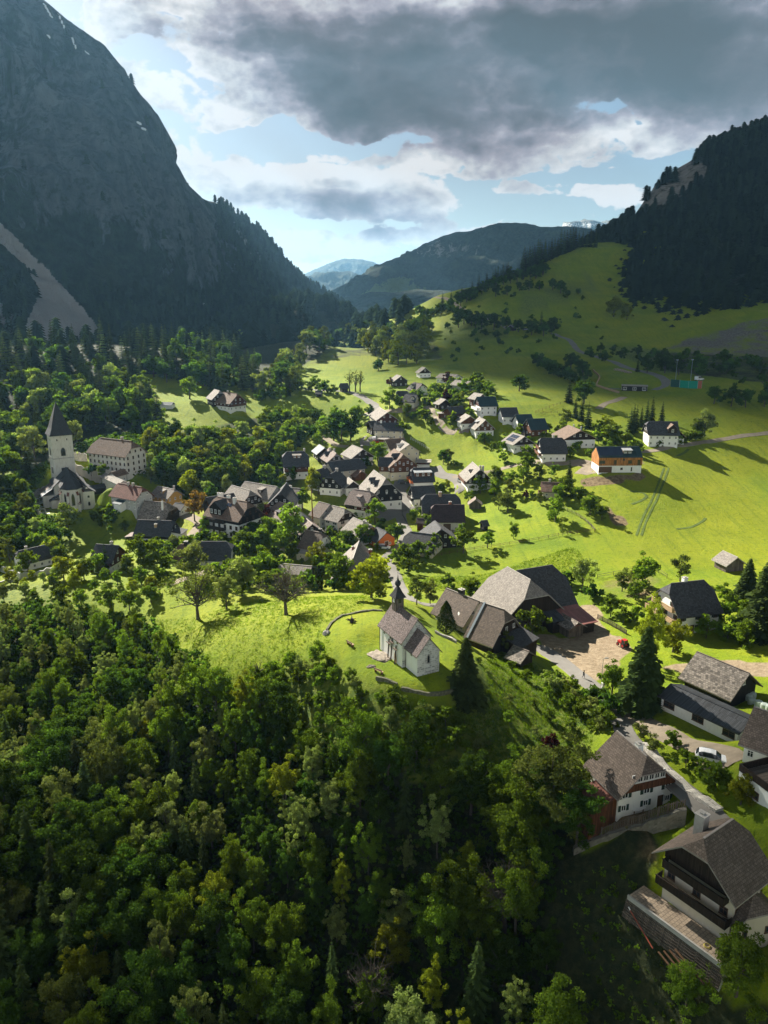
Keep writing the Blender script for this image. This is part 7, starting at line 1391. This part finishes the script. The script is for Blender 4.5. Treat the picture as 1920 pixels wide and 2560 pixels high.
fence('rail fence along the garden edge above the lower meadow', [c8(935,925), c8(1010,905), c8(1100,885)], 2.6, 1.0); fence('dark rail fence round the green on the square', [k4(755,985), k4(650,1010), k4(545,1040), k4(550,1090), k4(590,1160), k4(620,1215)], 2.2, 1.0, M_DARK); fence('dark rail fence in front of the red brown shed', [k4(620,1230), k4(720,1215)], 2.2, 1.0, M_DARK); fence('red brown fence at the barn yard', [k4(1145,1310), k4(1260,1325)], 2.0, 1.3, WALL['redbrown'], 2, pickets=True)
fence('white paling fence across the meadow below the roof with the blue dormer', [c3(350,690), c3(400,715), c3(440,740), c3(480,765)], 1.8, 1.2, M_FRAME, 2); fence('dark wire fence forming a corner on the open slope', [c3(1410,440), c3(1310,470), c3(1210,508), c3(1320,508), c3(1450,505)], 3.4, 1.2); fence('brown rail fence on the bank beside the road', [c6(205,925), c6(250,980), c6(290,1040), c6(330,1095)], 2.2, 1.1); fence('garden fence beside the farmyard', [c6(480,545), c6(550,580), c6(640,630), c6(680,655)], 2.0, 1.2, WALL['weather'], 2, pickets=True)
fence('wire fence round the brown orchard slope', [c6(480,265), c6(590,245), c6(720,222), c6(840,200), c6(900,225), c6(960,265)], 3.4, 1.2, WALL['weather'])
# pole, lamp, bales, cars and smaller things
q = hit(*c2(962, 880)); o = thing('wooden_pole', 'tall bare brown maypole trunk standing behind the white terrace house', 'pole', (q.x, q.y, q.z)); b = MB(); b.tube((0, 0, -1), (.1, 0, 7), .3, .24, 8); b.tube((.1, 0, 7), (-.15, 0, 15.5), .24, .10, 8); b.obj('shaft', simple('stripped trunk', (.22, .11, .045), .8, .4, 2), o)
b = MB()
for k in range(9): a = k * 2.4; b.tube((0, 0, 7.5 + k * .8), (math.cos(a) * .5, math.sin(a) * .5, 7.7 + k * .8), .05, .02, 4)
b.obj('branch_stub', M_BARK, o)
q = hit(*c6(505, 1010)); o = thing('street_lamp', 'grey street lamp at the corner of the farmyard', 'street lamp', (q.x, q.y, q.z)); b = MB(); b.tube((0, 0, -.3), (0, 0, 6.0), .08, .05, 8); b.obj('post', M_METAL, o); b = MB(); b.tube((0, 0, 5.9), (.5, 0, 6.1), .04, .04, 6); b.box(.35, 1.0, -.12, .12, 6.03, 6.16); b.obj('lamp_head', M_METAL, o)
q = hit(*c6(515, 1050)); o = thing('notice_box', 'white box post beside the road below the farmyard', 'box', (q.x, q.y, q.z), R(20)); b = MB(); b.box(-.25, .25, -.2, .2, .3, 1.9); b.box(-.3, .3, -.25, .25, 1.9, 1.98); b.obj('cabinet', M_WHITE, o); b = MB(); b.box(-.28, .28, -.22, .22, -.3, .3); b.obj('plinth', M_CONC, o)
M_WRAP = simple('pale green bale wrap', (.40, .47, .42), .35, .15, 1.2)
BL = []
for i, (x, y, lb) in enumerate(((1522,1105,'leftmost wrapped hay bale behind the shingle barn'), (1548,1092,'wrapped hay bale at the back of the row'), (1545,1135,'large wrapped hay bale in front of two others'), (1592,1152,'wrapped hay bale in the middle of the row'), (1632,1172,'rightmost wrapped hay bale beside the barn'), (1668,1185,'wrapped hay bale cut by the picture edge'))):
    q = hit(*c6(x, y)); o = thing('hay_bale', 'pale green ' + lb, 'hay bale', (q.x, q.y, q.z - .08), rnd.random() * 3, 'wrapped hay bales'); b = MB(); b.lathe([(.45, 0), (.66, .08), (.7, .35), (.7, .9), (.66, 1.18), (.45, 1.27)], 18); b.obj('bale', M_WRAP, o, smooth=False)
def car(p, yaw, col, label, s=1.0, kind='car', van=False):
    q = hit(*p); o = thing('parked_car', label, kind, (q.x, q.y, float(HG(q.x, q.y)) + .12), R(yaw)); o.scale = (s, s, s)
    pm = MATS.get('paint ' + col) 
    if pm is None: pm = simple('paint ' + col, {'white': (.75, .76, .77), 'dark': (.03, .035, .045), 'red': (.45, .03, .02), 'silver': (.4, .41, .42)}[col], .25, .03, 1, 0, .6); MATS['paint ' + col] = pm
    # cross sections along the length: (x, half width, bottom, shoulder, roof half width, roof height)
    S = [(-2.2,.72,.45,.80,.62,.86),(-2.12,.84,.34,.92,.66,1.02),(-1.75,.89,.30,.98,.66,1.46),(-1.2,.90,.28,1.0,.66,1.58),(-.2,.90,.28,1.0,.66,1.60),(.45,.90,.28,.98,.64,1.50),(1.15,.89,.28,.94,.70,1.02),(1.8,.86,.32,.88,.66,.92),(2.15,.76,.40,.74,.55,.76),(2.22,.66,.45,.62,.5,.64)]
    if van: S = [(x, w, b_, sh, (rw + .12 if -2.2 <= x < 1 else rw), (max(rh, 1.9) if -2.2 <= x < .8 else rh)) for x, w, b_, sh, rw, rh in S]
    b = MB(); ring = [[(x,-w*.9,bt),(x,-w,bt+.15),(x,-w,sh),(x,-rw,rh),(x,0,rh+.03),(x,rw,rh),(x,w,sh),(x,w,bt+.15),(x,w*.9,bt)] for x,w,bt,sh,rw,rh in S]
    for i, (a, c) in enumerate(zip(ring, ring[1:])):
        for k in range(8):
            gl = (k in (2, 5) and 2 <= i <= 5) or (k in (3, 4) and i in (1, 5))
            b.poly([a[k], a[k+1], c[k+1], c[k]][::-1], 1 if gl else 0)
        b.poly([a[8], a[0], c[0], c[8]][::-1], 2)
    b.poly(ring[0][::-1][::-1], 0); b.poly(ring[-1][::-1], 0); b.obj('body', [pm, M_GLASS, M_DARK], o)
    for x in (-1.35, 1.38):
        for y in (-.82, .82):
            b = MB(); b.tube((0, -.1, 0), (0, .1, 0), .34, .34, 14); w_ = b.obj('wheel', M_DARK, o, (x, y, .33)); b = MB(); b.tube((0, -.115, 0), (0, .115, 0), .2, .2, 10); b.obj('rim', M_METAL, w_)
    for y in (-.6, .6): b = MB(); b.box(2.08, 2.2, y - .16, y + .16, .66, .78); b.obj('headlight', M_WHITE, o); b = MB(); b.box(-2.2, -2.12, y - .15, y + .15, .75, .95); b.obj('tail_light', MATS['paint red'] if 'paint red' in MATS else M_RED, o)
    for y in (-.62, .62): b = MB(); b.tube((-1.5, y, 1.6), (.2, y, 1.63), .025, .025, 4); b.obj('roof_rail', M_METAL, o)
car(c7(1268, 430), -24, 'white', 'white estate car parked on the farm track by the right edge', 1.1); car(c8(492, 697), 20, 'dark', 'dark blue car parked behind the white terrace house'); car(c8(855, 810), -8, 'white', 'white car parked beside the orange garage'); car(k4(548, 670), 0, 'dark', 'black car in front of the orange balcony'); car(k4(1310, 655), -70, 'silver', 'silver pickup beside the lone dark chalet'); car(c3(98, 697), 90, 'white', 'white van in the car park above the cream house', 1.0, 'van', True); car(c3(118, 714), 20, 'red', 'red car in the car park above the cream house'); car(c3(32, 530), 10, 'white', 'white car at the upper road bend left of the tan roof'); car(z4(262, 567), 0, 'silver', 'pale vehicle beside the slope barn', 1.2); car(c4(340, 1045), 0, 'dark', 'dark car under the larch clad house'); car(c4(1110, 325), 30, 'white', 'white vehicle behind the green screen', 1.3, 'van', True)
def tractor(p, yaw):
    q = hit(*p); o = thing('tractor', 'red tractor half hidden behind the large farmyard spruce', 'tractor', (q.x, q.y, q.z + .05), R(yaw)); o.scale = (.8, .8, .8); red = MATS['paint red']
    b = MB(); b.box(.1, 1.9, -.42, .42, .75, 1.45); b.box(-1.1, .2, -.5, .5, .7, 1.1); b.box(1.9, 2.0, -.35, .35, .8, 1.35); b.obj('bonnet', red, o); b = MB(); b.box(-1.2, .15, -.65, .65, 2.35, 2.47, 0)
    for x in (-1.15, .1):
        for y in (-.6, .6): b.box(x - .04, x + .04, y - .04, y + .04, 1.1, 2.35, 0)
    b.box(-1.1, .05, -.58, .58, 1.25, 2.3, 1); b.obj('cab', [red, M_GLASS], o)
    for x, y, r_, w_ in ((-.8, .8, .8, .42), (-.8, -.8, .8, .42), (1.4, .7, .48, .28), (1.4, -.7, .48, .28)): b = MB(); b.tube((0, -w_ / 2, 0), (0, w_ / 2, 0), r_, r_, 18); k = b.obj('wheel', M_DARK, o, (x, y, r_)); b = MB(); b.tube((0, -w_ / 2 - .02, 0), (0, w_ / 2 + .02, 0), r_ * .5, r_ * .5, 12); b.obj('rim', red, k)
tractor(c6(655, 740), 115)
def person(p, yaw):
    q = hit(*p); o = thing('person', 'walking person in dark clothes on the road above the front houses', 'person', (q.x, q.y, float(HG(q.x, q.y)) + .1), R(yaw))
    J = dict(pel=(0,0,.95,.15), sp=(.01,0,1.15,.14), ch=(.02,0,1.36,.155), nk=(.03,0,1.50,.06), hd=(.05,0,1.60,.095), cr=(.06,0,1.71,.085), fa=(.13,0,1.59,.05),
      ls=(.02,.19,1.42,.065), le=(-.08,.26,1.14,.048), lw=(.02,.28,.90,.034), lh=(.06,.28,.82,.030), rs=(.02,-.19,1.42,.065), re=(.02,-.26,1.14,.048), rw=(.17,-.27,.95,.034), rh=(.22,-.26,.88,.030),
      lp=(0,.1,.9,.11), lk=(.16,.1,.50,.07), la=(.10,.1,.09,.048), lt=(.27,.1,.05,.04), rp=(0,-.1,.9,.11), rk=(-.04,-.1,.49,.07), ra=(-.30,-.1,.14,.048), rt=(-.16,-.1,.05,.04))
    Ed = ['pel sp','sp ch','ch nk','nk hd','hd cr','hd fa','ch ls','ls le','le lw','lw lh','ch rs','rs re','re rw','rw rh','pel lp','lp lk','lk la','la lt','pel rp','rp rk','rk ra','ra rt']
    for s_, b_ in (('l', J['lh']), ('r', J['rh'])):
        for f in range(5):
            a = (f - 1.5) * .018; th = f == 4; J[f'{s_}f{f}'] = (b_[0] + (.05 if th else .02 + .006 * f), b_[1] + (0 if th else a), b_[2] - (.03 if th else .085 - .008 * abs(f - 1.5)), .009); Ed.append(f'{s_}h {s_}f{f}')
    N = list(J); me = bpy.data.meshes.new('body'); me.from_pydata([J[n][:3] for n in N], [tuple(N.index(x) for x in e.split()) for e in Ed], []); ob = link('body', me, o)
    ob.modifiers.new('skin', 'SKIN'); ob.modifiers.new('sub', 'SUBSURF').levels = 1; ob.modifiers['sub'].render_levels = 1
    for i, n in enumerate(N): me.skin_vertices[0].data[i].radius = (J[n][3], J[n][3] * (.8 if n in ('ch', 'sp') else 1)); me.skin_vertices[0].data[i].use_root = (n == 'pel')
    m, t, b = material('person clothing and skin'); tc = t.n('ShaderNodeTexCoord'); sp = t.n('ShaderNodeSeparateXYZ'); t.link(tc.outputs['Object'], sp.inputs[0])
    c = t.ramp(t.math('MULTIPLY', sp.outputs[2], .5), [(0, (.03,.025,.02)), (.05, (.03,.025,.02)), (.055, (.03,.035,.05)), (.47, (.03,.035,.05)), (.48, (.025,.025,.028)), (.745, (.025,.025,.028)), (.75, (.45,.27,.19))], 'CONSTANT'); t.link(c, b.inputs['Base Color']); me.materials.append(m)
    b = MB(); b.lathe([(.1, 1.60), (.115, 1.66), (.1, 1.74), (.05, 1.785)], 10, 0, (.035, 0, 0)); b.obj('hair', M_DARKW, o)
    b = MB()
    for y in (-.035, .035): b.lathe([(.004, 1.605), (.014, 1.62), (.004, 1.635)], 6, 0, (.165, y, 0))
    b.obj('eyes', M_DARK, o)
person(c6(383, 958), -50)
# roof fittings
def panel_on(h, u0, u1, v0, v1, side=-1, nm='solar_panel'):
    b = MB(); f = lambda u, v: (h.xa + (h.xb - h.xa) * u, side * h.W / 2 * v, h.H - h.s * h.W / 2 * v + .1); p = [f(u0, v1), f(u1, v1), f(u1, v0), f(u0, v0)]; b.slab(p if side < 0 else p[::-1], .05); b.obj(nm, M_PV, h.root)
for u in (.12, .34, .56): panel_on(solar, u, u + .2, .15, .5); panel_on(solar, u, u + .2, .55, .9)
panel_on(modern, .02, .56, .1, .9); panel_on(inn, .44, .5, .25, .42, nm='skylight'); panel_on(inn, .52, .58, .25, .42, nm='skylight'); panel_on(G1, .60, .66, .30, .40, 1, 'skylight')
b = MB(); b.lathe([(.02, 0), (.28, .06), (.42, .16)], 14); d_ = b.obj('satellite_dish', M_WHITE, fh.root, (fh.xb - 1.4, -fh.W / 2 - .3, 4.6)); d_.rotation_euler = (R(80), 0, R(-20))
b = MB(); b.box(-.2, .2, -fh.W / 2 - .8, -.1, 0, .1, 0); b = MB(); s_ = fb.s; b.slab([(fb.xa + .0, -fb.W/2 - 1, fb.E - s_ + .25), (fb.xa + .5, -fb.W/2 - 1, fb.E - s_ + .25), (fb.xa + .5, 0, fb.H + .25), (fb.xa, 0, fb.H + .25)], .3); b.obj('firewall', simple('blue grey flashing', (.16, .20, .23), .5, .1, 1), fb.root)
for y in (-1.6, 1.5): gar.place('-y', y, .02, door_mesh(2.1, 1.9), 'garage_door', 0)
q = hit(*c4(432, 388)); o = thing('swimming_pool', 'small pale pool on the terrace beside the black flat house', 'pool', (q.x, q.y, q.z + .1), R(-18)); b = MB(); b.box(-6.5, 6.5, -2.6, 2.6, -.6, .1); b.obj('deck', M_GRAVEL, o); b = MB(); b.box(-5, 5, -1.6, 1.6, -.3, .12); b.obj('water', simple('pool water', (.12, .25, .28), .1, .1, .5, spec=.5), o)
stone_wall('pool_wall', 'low pale timber wall stepping round the pool garden', [z4(652, 800), z4(690, 840), z4(668, 885), z4(720, 905), z4(800, 928)], .5, 1.1, M_WOODL, var=.05)
def screen(pts, h, mat, label):
    P = [hit(*q) for q in pts]; o = thing('windscreen_fence', label, 'fence', P[0], 0)
    for a, c in zip(P, P[1:]):
        a, c = a - P[0], c - P[0]; b = MB(); n = Vector((-(c - a).y, (c - a).x, 0)).normalized() * .04; b.poly([a - n, c - n, c - n + Vector((0, 0, h)), a - n + Vector((0, 0, h))]); b.poly([c + n, a + n, a + n + Vector((0, 0, h)), c + n + Vector((0, 0, h))]); b.obj('screen', mat, o)
    for p in P: b = MB(); b.tube(p - P[0] + Vector((0, 0, -.5)), p - P[0] + Vector((0, 0, h + .3)), .07, .07, 6); b.obj('post', M_METAL, o)
screen([c4(880, 372), c4(950, 378)], 4, simple('dark green screen', (.01, .06, .055), .7, .1, 1), 'dark green windscreen at the left of the sports ground'); screen([c4(952, 380), c4(1022, 386), c4(1095, 388)], 4, simple('bright green screen', (.0, .22, .16), .7, .1, 1), 'bright turquoise windscreen round the sports ground'); screen([c4(1096, 388), c4(1128, 386)], 4, M_RED, 'brick red end panel beside the turquoise windscreen')
for x, lb in ((920, 'left'), (1040, 'right')): q = hit(*c4(x, 330)); o = thing('floodlight_mast', lb + ' slim grey floodlight mast behind the green screens', 'mast', (q.x, q.y, q.z)); b = MB(); b.tube((0, 0, -1), (0, 0, 12), .12, .08, 8); b.obj('mast', M_METAL, o); b = MB(); b.box(-.6, .6, -.15, .15, 11.6, 12.1); b.obj('lamp_head', M_METAL, o)
q = hit(*c1(1055, 178)); o = thing('greenhouse', 'pale glass greenhouse on the forest meadow', 'greenhouse', (q.x, q.y, q.z), R(-8)); b = MB(); b.box(-6, 6, -2.2, 2.2, -.5, 1.6); b.obj('frame', M_WHITE, o); b = MB(); b.slab([(-6.1, -2.4, 1.55), (6.1, -2.4, 1.55), (6.1, 0, 2.9), (-6.1, 0, 2.9)], .08); b.slab([(-6.1, 0, 2.9), (6.1, 0, 2.9), (6.1, 2.4, 1.55), (-6.1, 2.4, 1.55)], .08); b.obj('roof', ROOF['metal'], o)
for i, (x, y) in enumerate([(785, 795), (800, 797), (815, 801), (830, 805), (845, 808), (860, 812)]): q = hit(*z4(x, y)); o = rock('boulder', 'whitish boulder in the row beside the hill road', z4(x, y), 1.5, 1.1, 1.0, 20 + i); o['group'] = 'white boulders beside the hill road'
# ------------------------------------------------------------------ the big front house at the lower right
G2 = house('front_house', 'large house with broad brown roof and two dark balconies above the tiled terrace', c7(1418, 820), c7(1212, 957), 9.4, 12.2, 8.0, 'tile', 'beige', 'timber', 6.4, hip=(.35, .38), floors=((4.2, 1.1, 1.2),), gap=3.0, wst='d', cat='house', ov=(1.1, 1.6), base=6, zoff=-2.2,
  chim=((.40, -2.6, 1.3, M_CONC, .2),), balc=(('+x', 3.2, -.02, 1.02, 1.6, 'timber'), ('+x', 6.0, .05, .95, 1.5, 'timber')), attic=False)
G3 = house('house_wing', 'beige side wing with brown hipped roof at the large front house', c7(1450, 1222), c7(1560, 1335), 6.2, 7.4, 5.0, 'tile', 'beige', floors=((2.8, .7, 1.0),), gap=2.6, wst='d', hip=(0, .7), ov=(.7, .6), base=6, zoff=-1.5, cat='house wing', attic=False)
def g2loc(x, y, z): return Matrix.Translation(G2.root.location) @ Matrix.Rotation(G2.yaw, 4, 'Z') @ Vector((x, y, z))
x0 = G2.xb + .25; x1 = x0 + 3.4; y0, y1 = -G2.W / 2 - 2.6, G2.W / 2 + 1.4; zt_ = .1
t = thing('terrace', 'tiled terrace on a stacked timber crib wall below the balconies of the large front house', 'terrace', g2loc(0, 0, 0), G2.yaw)
mt = roof_mat('beige terrace tiles', (.33, .26, .19), .18, .5, .5, .8, .2); b = MB(); b.box(x0, x1, y0, y1, zt_ - .5, zt_); b.obj('paving', mt, t); b = MB(); b.box(x1 - .22, x1 + .02, y0 - .05, y1 + .05, zt_ - .48, zt_ + .18); b.obj('kerb', M_CONC, t)
for k in range(7):
    b = MB(); z = zt_ - .55 - .36 * k; d_ = .10 * k; b.box(x1 - .25 + d_, x1 + .02 + d_, y0 - .2, y1 + .3, z - .27, z, 0)
    for j in range(6): y = y0 + (y1 - y0) * (j + .5) / 6; b.box(x1 - 2, x1 + .14 + d_, y - .12, y + .12, z - .36, z - .27, 0)
    b.obj('crib_beam', WALL['weather'], t)
b = MB(); b.box(x0, x1 - .3, y0, y1, zt_ - 5, zt_ - .51); b.obj('earth_core', M_CONC, t)
o = thing('hose', 'coiled yellow garden hose on the terrace tiles', 'hose', g2loc(x0 + 2.2, y1 - 2.6, zt_), 0); b = MB()
for c_ in range(3):
    for k in range(16): a, e = k * .3927, (k + 1) * .3927; r_ = .42 - .05 * c_; b.tube((math.cos(a) * r_, math.sin(a) * r_, .04 + .05 * c_), (math.cos(e) * r_, math.sin(e) * r_, .04 + .05 * c_), .03, .03, 5, cap=False)
b.obj('coil', simple('yellow hose', (.45, .36, .05), .5, .1, 1), o)
for k in range(4): o = thing('timber_plank', 'long weathered plank lying on the slope beside the crib wall', 'plank', g2loc(x1 + 1.6 + .35 * k, y1 - 3 - .5 * k, -1.6 - .35 * k), G2.yaw + R(80), 'planks beside the crib wall'); b = MB(); b.box(-2.4, 2.4, -.12, .12, -.05, .05); b.obj('board', M_WOODD, o); o.rotation_euler = (0, R(10), G2.yaw + R(80))
o = thing('drain_pipe', 'red plastic drain pipe on the slope below the terrace', 'pipe', g2loc(x1 + 1.6, y0 + 3.5, -1.6), G2.yaw + R(70)); b = MB(); b.tube((-2.6, 0, .6), (2.6, 0, -.5), .08, .08, 8); b.obj('tube', simple('red plastic pipe', (.30, .07, .04), .4, .1, 1), o); b = MB(); b.tube((-2.6, 0, .6), (-3.0, 0, .8), .085, .085, 8); b.obj('elbow', M_WHITE, o)
# lean-to and yard pieces of the glazed gable house
lean_to(G1, '-y', .30, .92, 4.2, 3.0, 2.1, 'rust', 'brown', .5) if False else lean_to(G1, '-y' if G1.seen('-y') else '+y', .34, .95, 4.4, 3.2, 2.2, 'red', 'brown', .4)
q = hit(*c7(750, 772)); o = thing('garden_table', 'garden table under a crumpled white cover in the yard', 'table', (q.x, q.y, q.z + .05), R(20)); b = MB(); b.slab([(-1.1, -.7, .80), (0, -.78, .74), (1.1, -.7, .8), (1.0, .1, .72), (1.1, .75, .8), (0, .66, .74), (-1.1, .72, .78)], .05); b.obj('cover', M_WHITE, o)
for sx in (-.8, .8):
    for sy in (-.45, .45): b = MB(); b.box(sx - .05, sx + .05, sy - .05, sy + .05, -.3, .74); b.obj('leg', M_WOODD, o)
q = hit(*c7(350, 745)); o = thing('garden_hut', 'small white hut half hidden behind the walnut tree', 'hut', (q.x, q.y, q.z), R(30)); b = MB(); b.box(-1.3, 1.3, -1.1, 1.1, -1, 2.2); b.obj('wall', WALL['white'], o); b = MB(); b.slab([(-1.6, -1.4, 2.2), (1.6, -1.4, 2.2), (1.6, 1.4, 2.8), (-1.6, 1.4, 2.8)], .12); b.obj('roof', ROOF['dark'], o)
# white flat terraced house cut by the right edge
A = hit(*c7(1440, 640)); Bq = hit(*c7(1690, 775)); d = Bq - A; yw = math.atan2(d.y, d.x); t = thing('terrace_house', 'white house with a dark boarded roof terrace cut by the right edge', 'house', (A.x, A.y, A.z), yw); zt_ = 3.6
b = MB(); b.box(0, 16, 0, 8, -3, zt_); b.obj('wall', WALL['white'], t); b = MB(); b.box(.25, 15.8, .25, 7.8, zt_, zt_ + .12); b.obj('roof_deck', WALL['weather'], t); b = MB()
for q in ((-.08, 16, -.08, .1), (-.08, .1, .1, 8.05), (.1, 16, 7.9, 8.05)): b.box(*q, zt_ + .004, zt_ + 1.1)
b.obj('parapet', WALL['timber'], t); b = MB(); b.box(4.5, 16, 2.6, 7.9, zt_ + .12, zt_ + 2.5); u_ = b.obj('upper_storey', WALL['timber'], t); b = MB(); b.slab([(4, 2, zt_ + 2.5), (16.3, 2, zt_ + 2.5), (16.3, 8.4, zt_ + 3.6), (4, 8.4, zt_ + 3.6)], .2); b.obj('upper_roof', ROOF['tile'], u_)
for x in (3.0, 8.0, 12.5): link('window', win_mesh(1.7, 1.1, 'd'), t, (x, 0, 1.8), R(-90))
b = MB(); b.box(1.8, 2.3, 5.4, 5.9, zt_ + .12, zt_ + 1.7); b.obj('chimney', M_WHITE, t)
build_ground()
build_haze(4.5e-5)
scene.cycles.volume_bounces = 0; scene.cycles.max_bounces = 5; scene.cycles.diffuse_bounces = 2; scene.cycles.transmission_bounces = 3
# clouds whose shadows lie on the right-hand slopes and hills beyond the valley; two more added for foreground shade
cloud_over(2110, 805, 770, (430, 420, 150), 3, 4200)
cloud_over(*D(1120, 620), 3000, (1500, 900, 300), 5, 4200)
shade_cloud_at((-95, 6, -100), (132, 88, 34), 8)  # unseen cloud added to darken the lower wood
shade_cloud_at((64, 64, -76), (54, 42, 18), 11, 2600)  # unseen cloud added to dim the ground about the big front house
